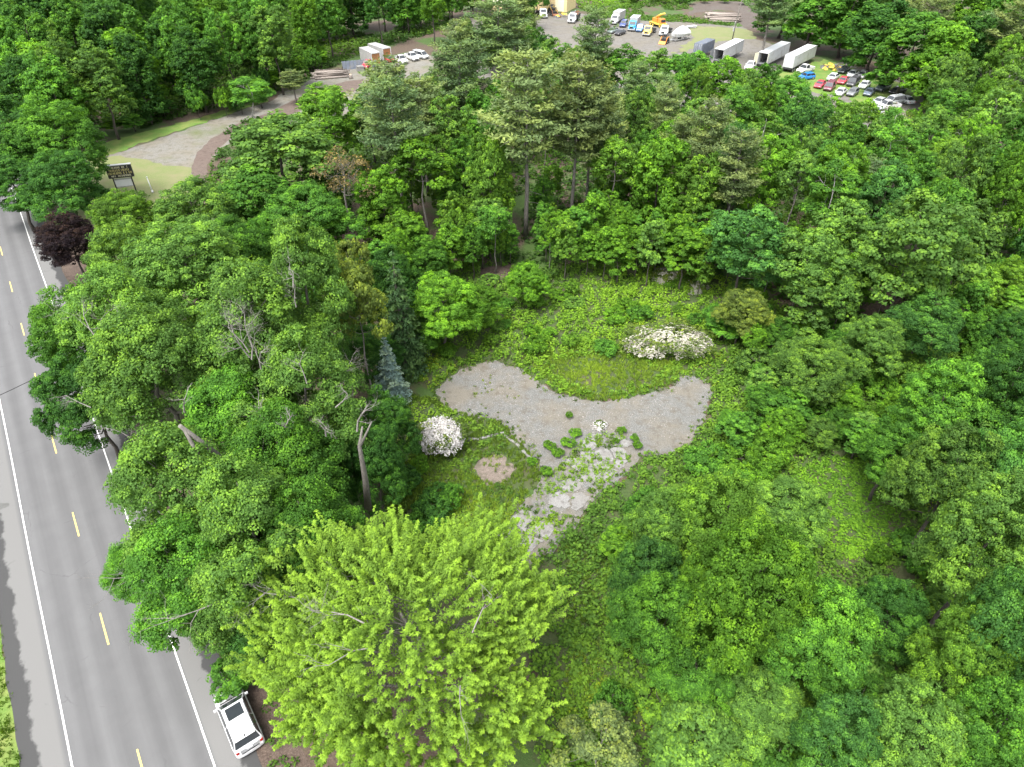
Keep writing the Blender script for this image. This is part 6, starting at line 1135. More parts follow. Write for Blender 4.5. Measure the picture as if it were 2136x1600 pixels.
# ---------------------------------------------------------------- road (local x across to the right, y along)
def mat_road():
    m, n, l, b = new_mat('asphalt'); co = obj_co(n)
    sx = n.new('ShaderNodeSeparateXYZ'); l.new(co, sx.inputs[0])
    f = noise(n, l, co, 22, 5, 0.8); g = noise(n, l, co, 0.5, 6, 0.6)
    mp = n.new('ShaderNodeMapping'); mp.inputs['Scale'].default_value = (1.6, 0.035, 1); l.new(co, mp.inputs['Vector'])
    st = noise(n, l, mp.outputs[0], 1.0, 5, 0.55)
    # wheel paths: four polished bands
    mr = n.new('ShaderNodeMath'); mr.operation = 'MULTIPLY_ADD'; l.new(sx.outputs['X'], mr.inputs[0]); mr.inputs[1].default_value = 1 / 1.85; mr.inputs[2].default_value = 0.25
    pp = n.new('ShaderNodeMath'); pp.operation = 'PINGPONG'; l.new(mr.outputs[0], pp.inputs[0]); pp.inputs[1].default_value = 0.5
    base = ramp(n, l, f, [(0.3, (0.077, 0.077, 0.0785)), (0.7, (0.112, 0.112, 0.114))])
    band = ramp(n, l, pp.outputs[0], [(0.1, (0.89,) * 3), (0.42, (1.13,) * 3)])
    base = mixrgb(n, l, 0.8, base, band, 'MULTIPLY')
    base = mixrgb(n, l, 1.0, base, ramp(n, l, st, [(0.3, (0.93,) * 3), (0.7, (1.08,) * 3)]), 'MULTIPLY')
    base = mixrgb(n, l, 1.0, base, ramp(n, l, g, [(0.3, (0.94,) * 3), (0.7, (1.06,) * 3)]), 'MULTIPLY')
    # sandy shoulders outside the lines, dark patching at the outer edges
    ax = n.new('ShaderNodeMath'); ax.operation = 'ABSOLUTE'; l.new(sx.outputs['X'], ax.inputs[0])
    wob = noise(n, l, co, 0.35, 8, 0.7)
    ad = n.new('ShaderNodeMath'); ad.operation = 'MULTIPLY_ADD'; l.new(wob, ad.inputs[0]); ad.inputs[1].default_value = 2.2; l.new(ax.outputs[0], ad.inputs[2])
    sh = ramp(n, l, f, [(0.3, (0.110, 0.109, 0.107)), (0.7, (0.149, 0.148, 0.144))])
    dk = ramp(n, l, f, [(0.3, (0.029, 0.029, 0.029)), (0.7, (0.048, 0.048, 0.048))])
    def step(src, a, w):
        q = n.new('ShaderNodeMapRange'); q.inputs['From Min'].default_value = a; q.inputs['From Max'].default_value = a + w; l.new(src, q.inputs['Value']); return q.outputs[0]
    c = mixrgb(n, l, step(ax.outputs[0], 3.75, 0.3), base, sh)
    c = mixrgb(n, l, step(ad.outputs[0], 6.25, 0.22), c, dk)
    # thin cracks
    v = n.new('ShaderNodeTexVoronoi'); v.feature = 'DISTANCE_TO_EDGE'; v.inputs['Scale'].default_value = 0.16
    mp2 = n.new('ShaderNodeMapping'); mp2.inputs['Scale'].default_value = (0.7, 1.0, 1); l.new(co, mp2.inputs['Vector'])
    ds = n.new('ShaderNodeVectorMath'); ds.operation = 'ADD'; l.new(mp2.outputs[0], ds.inputs[0])
    wn = n.new('ShaderNodeTexNoise'); wn.inputs['Scale'].default_value = 0.6; wn.inputs['Detail'].default_value = 5; l.new(co, wn.inputs['Vector']); l.new(wn.outputs['Color'], ds.inputs[1]); l.new(ds.outputs[0], v.inputs['Vector'])
    cr = ramp(n, l, v.outputs['Distance'], [(0.0, (1, 1, 1)), (0.006, (0, 0, 0))])
    fm = n.new('ShaderNodeMath'); fm.operation = 'MULTIPLY'; l.new(cr, fm.inputs[0]); l.new(ramp(n, l, g, [(0.53, (0, 0, 0)), (0.6, (0.45, 0.45, 0.45))]), fm.inputs[1])
    c = mixrgb(n, l, fm.outputs[0], c, (0.045, 0.045, 0.046))
    l.new(c, b.inputs['Base Color']); b.inputs['Roughness'].default_value = 0.85; bump(n, l, f, 0.3, 0.01, b); return m
def mat_paint(name, col, under=(0.138, 0.138, 0.141), th=0.42):
    m, n, l, b = new_mat(name); co = geo_co(n)
    f = noise(n, l, co, 6, 8, 0.8)
    l.new(mixrgb(n, l, ramp(n, l, f, [(th - 0.06, (0, 0, 0)), (th + 0.04, (1, 1, 1))]), under, col), b.inputs['Base Color']); b.inputs['Roughness'].default_value = 0.7; return m
RO = D['road0']; RA = math.atan2(0.8141, -0.5807) - math.pi / 2
def roadxy(x, y):
    return RO[0] + x * math.cos(RA) - y * math.sin(RA), RO[1] + x * math.sin(RA) + y * math.cos(RA)
g_ = np.random.default_rng(12)
ys = list(np.arange(-45, 420, 1.2))
lft = [(-6.3 + float(g_.normal(0, 0.07)), y) for y in ys]; rgt = [(6.25 + float(g_.normal(0, 0.09)), y) for y in ys]
rv = []; rf = []
for a, b in zip(lft, rgt): rv += [(*a, 0), (*b, 0)]
for i in range(len(ys) - 1): rf.append((2 * i, 2 * i + 1, 2 * i + 3, 2 * i + 2))
road = MB().add(rv, rf).build('road', mat_road(), None, (RO[0], RO[1], 0.024), RA); road['kind'] = 'structure'
PW = mat_paint('white_paint', (0.720, 0.720, 0.700)); PY = mat_paint('yellow_paint', (0.620, 0.470, 0.140), th=0.38)
for s, x in ((-1, -3.6), (1, 3.78)):
    v = []; f = []
    for i, y in enumerate(ys):
        wx = 0.02 * math.sin(y * 0.21); v += [(x - 0.055 + wx, y, 0), (x + 0.055 + wx, y, 0)]
        if i: f.append((2 * i - 2, 2 * i - 1, 2 * i + 1, 2 * i))
    MB().add(v, f).build('edge_line', PW, road, (0, 0, 0.004))
for k in range(-2, 30):
    y0 = D['dash0'] + k * 12.19
    MB().add([(-0.06, y0, 0), (0.07, y0, 0), (0.06, y0 + 3.2, 0), (-0.05, y0 + 3.2, 0)], [(0, 1, 2, 3)]).build('lane_dash', PY, road, (0, 0, 0.004))
sx_, sy_ = D['stain']
sheet('tar_patch', [(sx_ - 1.6, sy_ - 0.3), (sx_ - 1.2, sy_ + 0.25), (sx_ + 0.1, sy_ + 0.35), (sx_ + 0.45, sy_ + 0.15), (sx_ + 0.4, sy_ - 0.15), (sx_ + 0.1, sy_ - 0.2), (sx_ - 0.1, sy_ - 0.5), (sx_ - 0.6, sy_ - 0.7), (sx_ - 1.4, sy_ - 0.8)], 0.030, plain('tar', (0.09, 0.09, 0.085)), 0.04, 0.15, 21)
vg = [roadxy(-6.2 + 0.05 * math.sin(y), y) for y in np.arange(-45, 130, 2.0)]; vg += [roadxy(-90, 130), roadxy(-90, -45)]
sheet('verge', vg, 0.016, M['turf'], 0.12, 0.8, 22)
vr = [roadxy(6.1, y) for y in np.arange(-40, 120, 3.0)] + [roadxy(8.6, y) for y in np.arange(120, -40, -3.0)]
sheet('leafy_verge', vr, 0.010, M['litter'], 0.25, 0.8, 23)
# ---------------------------------------------------------------- broken concrete driveway: one slab piece per object
def clip(poly, px, py, nx, ny):
    out = []; m = len(poly)
    for i in range(m):
        a = poly[i]; b = poly[(i + 1) % m]; da = (a[0] - px) * nx + (a[1] - py) * ny; db = (b[0] - px) * nx + (b[1] - py) * ny
        if da <= 0: out.append(a)
        if da * db < 0:
            t = da / (da - db); out.append((a[0] + (b[0] - a[0]) * t, a[1] + (b[1] - a[1]) * t))
    return out
def inpoly(X, Y, poly):
    c = np.zeros(X.shape, bool); j = len(poly) - 1
    for i in range(len(poly)):
        xi, yi = poly[i]; xj, yj = poly[j]
        if yi != yj: c ^= ((yi > Y) != (yj > Y)) & (X < (xj - xi) * (Y - yi) / (yj - yi) + xi)
        j = i
    return c
SLABS = []
def driveway():
    g = np.random.default_rng(31); poly = D['slabs']; P = np.array(poly)
    root = empty('broken_driveway', (float(P[:, 0].mean()), float(P[:, 1].mean()), 0.0))
    tag(root, 'cracked pale concrete driveway with weeds growing through its joints', 'driveway')
    seeds = []
    tries = 0
    while len(seeds) < 30 and tries < 4000:
        tries += 1
        x, y = g.uniform(P[:, 0].min(), P[:, 0].max()), g.uniform(P[:, 1].min(), P[:, 1].max())
        if inpoly(np.array([x]), np.array([y]), poly)[0] and all((x - a) ** 2 + (y - b) ** 2 > 1.9 for a, b in seeds): seeds.append((x, y))
    for i, (x, y) in enumerate(seeds):
        if g.random() < 0.25: continue
        c = list(poly)
        for j, (a, b) in enumerate(seeds):
            if j != i and c:
                mx, my = (x + a) / 2, (y + b) / 2; c = clip(c, mx, my, a - x, b - y)
        if len(c) < 3: continue
        cx = sum(p[0] for p in c) / len(c); cy = sum(p[1] for p in c) / len(c); sh = g.uniform(0.78, 0.96)
        c = [(cx + (p[0] - cx) * sh, cy + (p[1] - cy) * sh) for p in c]
        c = ragged(c, 0.085, 0.3, i + 100); SLABS.append(c)
        h = 0.05 + 0.04 * g.random(); n = len(c); tx, ty = g.normal(0, 0.02, 2)
        ox, oy = root.location.x, root.location.y
        v = [(p[0] - ox, p[1] - oy, 0.0) for p in c] + [(p[0] - ox, p[1] - oy, h + tx * (p[0] - cx) + ty * (p[1] - cy)) for p in c]
        MB().add(v, [tuple(range(n, 2 * n))] + [(k, (k + 1) % n, n + (k + 1) % n, n + k) for k in range(n)]).build('slab', M['concrete'], root)
driveway()
def kerb(name, pts, label):
    root = empty(name, (*pts[0], 0)); tag(root, label, 'kerb')
    g = np.random.default_rng(len(label)); x0, y0 = pts[0]
    cm = M['concrete']
    for a, b in zip(pts[:-1], pts[1:]):
        a = np.array(a); b = np.array(b); L = np.linalg.norm(b - a); d = (b - a) / L; ang = math.atan2(d[1], d[0]); t = 0
        while t < L - 0.2:
            s = g.uniform(0.35, 0.8); p = a + d * (t + s / 2)
            if g.random() < 0.85:
                MB().box(-s / 2 + .02, s / 2 - .02, -.13, .13, 0, g.uniform(.06, .14)).build('kerb_stone', cm, root, (p[0] - x0 + g.normal(0, .03), p[1] - y0 + g.normal(0, .03), 0), ang + g.normal(0, .08))
            t += s
kerb('stone_kerb', D['kerb1'], 'broken pale stone kerb left of the cracked driveway')
kerb('stone_kerb', D['kerb2'], 'short broken kerb line right of the white flowering tree')
# ---------------------------------------------------------------- ground cover (uncountable)
def cover(name, inc, exc, dens, per, rad, hgt, leaf, asp, rgb, seed, label, mat_kw=None, patch=6.0, keep=0.0, upm=0.6, blades=False, z0=0.02):
    g = np.random.default_rng(seed); P = np.concatenate([np.array(p) for p in inc]); x0, y0 = P.min(0); x1, y1 = P.max(0)
    n = int((x1 - x0) * (y1 - y0) * dens); X = g.uniform(x0, x1, n); Y = g.uniform(y0, y1, n)
    ok = np.zeros(n, bool)
    for p in inc: ok |= inpoly(X, Y, p)
    for p in exc: ok &= ~inpoly(X, Y, p)
    X, Y = X[ok], Y[ok]; F = FN(X + seed * 9, Y, patch)
    k2 = F > keep; X, Y, F = X[k2], Y[k2], F[k2]; n = len(X)
    H = hgt * (0.35 + 1.0 * FN(X, Y + seed * 5, patch * 0.35)) * g.uniform(0.6, 1.4, n); Rr = rad * g.uniform(0.6, 1.4, n)
    d = rand_dir(g, n * per, 0, 1).reshape(n, per, 3); rr = g.uniform(0.2, 1, (n, per, 1)) ** 0.5
    Q = np.stack([X, Y, np.full(n, z0)], -1)[:, None, :] + d * rr * np.stack([Rr, Rr, H], -1)[:, None, :]
    if blades:
        N = unit(g.normal(0, 1, (n, per, 3)) * np.array([1, 1, 0.25])); T = unit(d * np.array([0.5, 0.5, 0]) + np.array([0, 0, 1.0]) + g.normal(0, 0.15, (n, per, 3))); Q[..., 2] = H[:, None] * 0.35
    else:
        N = unit(d * 0.4 + np.array([0, 0, upm]) + g.normal(0, 0.35, (n, per, 3))); T = rand_dir(g, n * per).reshape(n, per, 3)
    m = n * per; L = leaf * g.uniform(0.65, 1.35, m)
    V, Fc = leaf_quads(g, Q.reshape(-1, 3), N.reshape(-1, 3), L, L * asp, T.reshape(-1, 3))
    tint = (0.5 * F[:, None] + 0.2 * g.uniform(0, 1, (n, 1)) + 0.2 * g.random((n, per)) + 0.15 * d[..., 2]).ravel()
    mt = leaf_mat(name, rgb=rgb, **(mat_kw or {})); o = link(name, np_mesh(name, V, Fc, mt, {'tint': np.clip(tint, 0, 1)}))
    tag(o, label, None, None, 'stuff'); return o
GR = D['gravel']; _gc = np.array(D['grassy']).mean(0); GRC = [(float(_gc[0] + (x - _gc[0]) * 0.72), float(_gc[1] + (y - _gc[1]) * 0.72)) for x, y in ragged(D['grassy'], 0.5, 0.9, 70)]
HOLES = [GR, GRC, D['mound']] + D['litter']
cover('weeds', [D['coverA']], HOLES, 2.7, 25, 0.42, 1.0, 0.25, 0.7, (0.147, 0.296, 0.039), 1, 'bright leafy weeds covering the back of the clearing', patch=4.0, keep=0.05)
cover('ground_cover', [D['coverB']], [GR, D['vine']], 3.0, 24, 0.5, 1.3, 0.26, 0.7, (0.113, 0.239, 0.038), 2, 'leafy undergrowth covering the ground right of the driveway', patch=4.5, keep=0.05)
cover('undergrowth', [D['coverC']], [GR, D['mound']], 2.4, 20, 0.4, 0.5, 0.24, 0.6, (0.120, 0.239, 0.038), 3, 'low leafy growth left of the cracked driveway', patch=3.0, keep=0.15)
cover('vines', [D['vine']], [], 6.0, 18, 0.45, 0.3, 0.2, 0.85, (0.138, 0.308, 0.033), 4, 'flat carpet of lime green vines in the right-hand thicket', upm=1.0, patch=4.0, keep=0.03)
cover('grass', [D['grassy'], D['coverC'], D['strip']], [GR, D['mound']], 9.5, 14, 0.24, 0.4, 0.44, 0.17, (0.208, 0.338, 0.058), 5, 'tall fine grass between the weeds of the clearing', blades=True, patch=3.0, keep=0.0)
cover('flower_weeds', [D['coverA'], D['coverB']], [GR, D['grassy'], D['vine']], 0.5, 26, 0.6, 0.8, 0.2, 0.6, (0.196, 0.310, 0.034), 6, 'yellow-green weed patches in the clearing', patch=5.0, keep=0.55)
cover('verge_grass', [[roadxy(-6.3, -8), roadxy(-6.35, 30), roadxy(-11, 30), roadxy(-11, -8)]], [], 9, 10, 0.2, 0.22, 0.3, 0.2, (0.09, 0.18, 0.025), 7, 'grass blades on the verge left of the road', blades=True, keep=0.1)
cover('leafy_undergrowth', [[roadxy(6.4, -12), roadxy(6.4, 40), roadxy(11, 40), roadxy(11, -12)]], [], 0.9, 18, 0.4, 0.5, 0.2, 0.6, (0.08, 0.17, 0.03), 17, 'weeds along the leafy verge beside the parked car', keep=0.42, patch=2.0)
cover('driveway_weeds', [D['slabs']], [], 7.0, 16, 0.2, 0.36, 0.2, 0.3, (0.12, 0.24, 0.035), 41, 'grassy weeds in bands across the broken driveway', keep=0.52, patch=0.9)
cover('rubble_weeds', [D['mound']], [], 5, 12, 0.2, 0.2, 0.18, 0.3, (0.12, 0.19, 0.04), 43, 'thin grass creeping over the rubble patch', keep=0.5, patch=0.8)
cover('gravel_weeds', [GR], [D['slabs']], 1.0, 12, 0.16, 0.16, 0.16, 0.4, (0.1, 0.16, 0.035), 42, 'small scattered weeds in the gravel', keep=0.6, patch=1.7)
def joint_weeds():
    """weeds rooted in the gaps between slabs and thinly over the gravel"""
    g = np.random.default_rng(44); P = np.array(D['slabs']); n = 1500
    X = g.uniform(P[:, 0].min() - .6, P[:, 0].max() + .6, n); Y = g.uniform(P[:, 1].min() - .6, P[:, 1].max() + .6, n)
    ok = inpoly(X, Y, [tuple(p) for p in P]); inside_slab = np.zeros(n, bool)
    for s in SLABS: inside_slab |= inpoly(X, Y, s)
    ok &= (~inside_slab & (FN(X, Y, 1.2) > 0.2)) | (FN(X + 9, Y, 0.9) > 0.72); X, Y = X[ok], Y[ok]
    Gp = np.array(GR); m = 1500; A = g.uniform(Gp[:, 0].min(), Gp[:, 0].max(), m); B = g.uniform(Gp[:, 1].min(), Gp[:, 1].max(), m)
    ok = inpoly(A, B, GR) & ~inpoly(A, B, D['slabs']) & (FN(A + 40, B, 1.6) > 0.68); X = np.concatenate([X, A[ok]]); Y = np.concatenate([Y, B[ok]])
    # rim of weeds creeping in from the gravel's edge
    E = np.array(ragged(GR, 0.35, 0.28, 77)); X = np.concatenate([X, E[:, 0]]); Y = np.concatenate([Y, E[:, 1]])
    per = 20; n = len(X); d = rand_dir(g, n * per, 0, 1).reshape(n, per, 3); s = g.uniform(0.08, 0.42, (n, 1, 1))
    Q = np.stack([X, Y, np.full(n, 0.03)], -1)[:, None, :] + d * s * g.uniform(0.3, 1, (n, per, 1)) * np.array([1, 1, 1.1])
    N = unit(d * 0.5 + np.array([0, 0, 0.5]) + g.normal(0, 0.4, (n, per, 3)))
    L = 0.16 * g.uniform(0.6, 1.4, n * per)
    V, F = leaf_quads(g, Q.reshape(-1, 3), N.reshape(-1, 3), L, L * 0.5)
    tint = (g.uniform(0, 0.6, (n, 1)) + 0.4 * g.random((n, per))).ravel()
    tag(link('joint_weeds', np_mesh('joint_weeds', V, F, leaf_mat('joint_weeds', rgb=(0.09, 0.17, 0.03)), {'tint': tint})), 'small weeds in the driveway joints and round the gravel edge', None, None, 'stuff')
joint_weeds()
def pebbles():
    g = np.random.default_rng(45); Gp = np.array(GR); m = 12000; A = g.uniform(Gp[:, 0].min(), Gp[:, 0].max(), m); B = g.uniform(Gp[:, 1].min(), Gp[:, 1].max(), m)
    ok = inpoly(A, B, GR) & (FN(A, B, 1.0) > 0.35); A, B = A[ok], B[ok]; n = len(A); s = g.uniform(0.02, 0.06, n)
    base = np.array([(1, 0, 0), (-.3, .9, 0), (-.8, -.6, 0), (0.4, -0.9, 0), (0.1, 0, .7)])
    V = np.stack([A, B, np.full(n, 0.012)], -1)[:, None, :] + base[None] * s[:, None, None] * g.uniform(0.7, 1.3, (n, 5, 1))
    F = np.array([(0, 1, 4), (1, 2, 4), (2, 3, 4), (3, 0, 4)])[None] + (np.arange(n) * 5)[:, None, None]
    tag(link('pebbles', np_mesh('pebbles', V.reshape(-1, 3), F.reshape(-1, 3), plain('pebble', (0.21, 0.2, 0.19), 0.9, 0, 0.7, 3.0))), 'loose stones scattered over the gravel clearing', None, None, 'stuff')
pebbles()
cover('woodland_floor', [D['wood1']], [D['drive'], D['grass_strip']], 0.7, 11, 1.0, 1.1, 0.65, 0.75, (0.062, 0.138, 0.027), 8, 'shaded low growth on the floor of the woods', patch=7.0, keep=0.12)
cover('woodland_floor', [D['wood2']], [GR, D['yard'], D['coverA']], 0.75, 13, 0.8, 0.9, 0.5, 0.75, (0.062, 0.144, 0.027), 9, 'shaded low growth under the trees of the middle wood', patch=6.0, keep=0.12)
cover('yard_weeds', [D['backgreen']], [D['track']], 0.9, 14, 0.8, 0.8, 0.5, 0.7, (0.106, 0.225, 0.037), 10, 'tall green weeds along the back of the junkyard', patch=6.0, keep=0.1)
# ---------------------------------------------------------------- trees and shrubs
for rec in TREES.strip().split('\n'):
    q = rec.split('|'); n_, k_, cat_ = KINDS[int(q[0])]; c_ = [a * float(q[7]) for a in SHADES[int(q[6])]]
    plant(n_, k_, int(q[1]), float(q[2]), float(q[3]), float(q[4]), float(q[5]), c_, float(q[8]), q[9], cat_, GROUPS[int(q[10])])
def by_label(s):
    for o in S.objects:
        if o.get('label') == s: return o
def dead(label, branches, seed):
    o = by_label(label)
    if o is None: return
    Minv = Matrix.LocRotScale(o.location, o.rotation_euler, o.scale).inverted()
    for i, (p, d, L, r, dep) in enumerate(branches):
        me = branch_mesh('dead_branch', seed + i, 'deadwood', (0, 0, 0), d, L * (0.62 if dep else 1), dep, r * (0.6 if dep else 1))
        b = link('dead_branch', me, o); b.location = Minv @ Vector(p)
        b.rotation_euler = (0, 0, -o.rotation_euler.z); b.scale = tuple(1 / s for s in o.scale)
for lab, br, sd_ in D['dead']: dead(lab, br, sd_)
def blossom(name, x, y, R, H, label, seed, kind, sx=1.0):
    g = np.random.default_rng(seed); o = empty(name, (x, y, 0)); o.scale = (sx, 1, 1); tag(o, label, 'flowering shrub')
    cm, LC = crown_mesh('crown', seed, R, H * 0.12, H, 12, 16, 20, R * 0.17, 0.2, lobe_r=0.5, jit=0.3); c = link('crown', cm, o); c.color = (0.13, 0.2, 0.05, 1)
    link('stem', trunk_mesh('stem', seed, H * .8, 0.07, LC, nlimb=6, first=0.1), o)
    m = int((430 if kind == 'ball' else 640) * min(1, R / 1.7) ** 1.5)
    d = rand_dir(g, m, -0.25, 1.0); rad = 0.98 if kind == 'ball' else 0.9
    C = d * np.array([R, R, H * 0.52]) * rad * g.uniform(0.85, 1.08, (m, 1)) + np.array([0, 0, H * 0.48])
    if kind != 'ball': # flower sprays arch outwards and droop
        t = np.linspace(0, 1, 12)[None, :, None]; out = unit(d * np.array([1, 1, 0]) + 1e-6)[:, None, :]
        Q = C[:, None, :] + out * t * 0.5 + np.array([0, 0, -1.0]) * (t ** 2) * 0.5 + g.normal(0, 0.045, (m, 12, 3)); Q = Q[FN(C[:, 0] + seed, C[:, 1], 0.4) > 0.46]
    else: Q = C[:, None, :] + g.normal(0, 0.13, (m, 22, 3))
    Q = Q.reshape(-1, 3); n = len(Q); N = unit(unit(Q - np.array([0, 0, H * .4])) * 0.7 + np.array([0, 0, .5]) + g.normal(0, .4, (n, 3)))
    L = 0.15 * g.uniform(.6, 1.3, n); V, F = leaf_quads(g, Q, N, L, L * .9)
    link('blossom', np_mesh('blossom', V, F, M['petal_white' if kind == 'ball' else 'petal'], {'tint': g.uniform(0, 1, n)}), o); return o
for lab, segs in D['limbs']:
    o = by_label(lab); Mi = Matrix.LocRotScale(o.location, o.rotation_euler, o.scale).inverted()
    for pts, r0, r1 in segs:
        n_ = len(pts); me = MB().tube([tuple(Mi @ Vector(p)) for p in pts], [r0 + (r1 - r0) * i / (n_ - 1) for i in range(n_)], 9).mesh('limb', M['bark_pale']); link('limb', me, o)
for a in D['blossoms']: blossom('flowering_shrub', *a)

# ---------------------------------------------------------------- vehicles
def paint_mat():
    m, n, l, b = new_mat('car_paint'); c = n.new('ShaderNodeObjectInfo').outputs['Color']; co = obj_co(n)
    f = noise(n, l, co, 1.2, 6, 0.7)
    l.new(mixrgb(n, l, ramp(n, l, f, [(0.5, (0, 0, 0)), (0.75, (0.22, 0.22, 0.22))]), c, (0.3, 0.28, 0.24)), b.inputs['Base Color'])
    b.inputs['Roughness'].default_value = 0.38; b.inputs['Coat Weight'].default_value = 0.5; b.inputs['Coat Roughness'].default_value = 0.12; return m
M['paint'] = paint_mat()
M['glass'] = plain('glass', (0.03, 0.035, 0.04), 0.07, 0, 0.1, spec=0.9)
M['tyre'] = plain('tyre', (0.02, 0.02, 0.02), 0.85)
M['rim'] = plain('rim', (0.45, 0.45, 0.46), 0.35, 0.7)
M['black'] = plain('black_trim', (0.025, 0.025, 0.027), 0.55)
M['lamp'] = plain('lamp_lens', (0.6, 0.6, 0.58), 0.15)
M['red_lens'] = plain('red_lens', (0.35, 0.02, 0.015), 0.2)
M['silver'] = plain('silver_trim', (0.5, 0.51, 0.52), 0.35, 0.4)
M['rust'] = plain('rust', (0.2, 0.09, 0.05), 0.9, 0, 0.5, 2.5, dirt=(0.07, 0.04, 0.03))
M['steel'] = plain('steel', (0.2, 0.21, 0.22), 0.6, 0.3, 0.3)
M['white'] = plain('white_panel', (0.55, 0.56, 0.57), 0.5, 0, 0.06, 1.0, dirt=(0.36, 0.35, 0.32))
M['cream'] = plain('cream_metal', (0.62, 0.5, 0.27), 0.6, 0, 0.08, 1.0)
M['cream_roof'] = plain('cream_roof', (0.72, 0.68, 0.5), 0.55, 0, 0.06, 1.0)
M['grey'] = plain('grey_blue_metal', (0.13, 0.15, 0.19), 0.55, 0.1, 0.2, 1.5, dirt=(0.2, 0.2, 0.2))
M['wood'] = plain('wood_board', (0.27, 0.13, 0.055), 0.8, 0, 0.3, 2.0)
M['dark'] = plain('dark_inside', (0.03, 0.03, 0.032), 0.9)
M['log'] = bark('log_bark', (0.15, 0.12, 0.105), (0.34, 0.3, 0.265)); M['logend'] = plain('log_end', (0.5, 0.36, 0.22), 0.8, 0, 0.2)
M['orange'] = plain('orange_paint', (0.65, 0.22, 0.04), 0.5, 0, 0.15)
M['yellow'] = plain('yellow_paint_metal', (0.7, 0.48, 0.08), 0.5, 0, 0.15)
M['wrap'] = plain('shrink_wrap', (0.62, 0.63, 0.64), 0.35, 0, 0.03)
M['grey_white'] = plain('old_white', (0.3, 0.3, 0.29), 0.7, 0, 0.15, 2)  # greyed white for box walls, doors and sign rails
def quad_on(mb, a, b, c, d, m=0.06, off=0.01, u0=0, u1=1, thick=0.012):
    """thin pane on the quad a b c d (a-b bottom, d-c top), inset by m, set proud by off"""
    a, b, c, d = map(Vector, (a, b, c, d)); N = ((b - a).cross(d - a)).normalized()
    def P(u, v): return (a * (1 - u) + b * u) * (1 - v) + (d * (1 - u) + c * u) * v
    w_ = (b - a).length; h_ = (d - a).length; mu = m / w_; mv = m / h_
    pts = [P(u0 + mu, mv), P(u1 - mu, mv), P(u1 - mu, 1 - mv), P(u0 + mu, 1 - mv)]
    mb.hexa([tuple(p + N * off) for p in pts] + [tuple(p + N * (off + thick)) for p in pts])
def wheel(o, x, y, r=0.33, wd=0.22, rimm='rim'):
    t = MB().tube([(x - wd / 2, y, r), (x + wd / 2, y, r)], r, 14).build('wheel', M['tyre'], o)
    s = 1 if x > 0 else -1
    MB().tube([(x + s * (wd / 2 - .02), y, r), (x + s * (wd / 2 + .012), y, r)], r * .6, 10).build('rim', M[rimm], t)
SPEC = dict(sedan=(4.6, 1.8, 1.42, .92, -.37, -.2, .09, .25), hatch=(4.1, 1.75, 1.5, .95, -.47, -.36, .1, .27), suv=(4.75, 1.9, 1.72, 1.08, -.475, -.42, .1, .25),
            van=(5.0, 1.95, 1.8, 1.05, -.48, -.44, .2, .37), pickup=(5.4, 1.95, 1.85, 1.1, -.09, -.06, .12, .23))
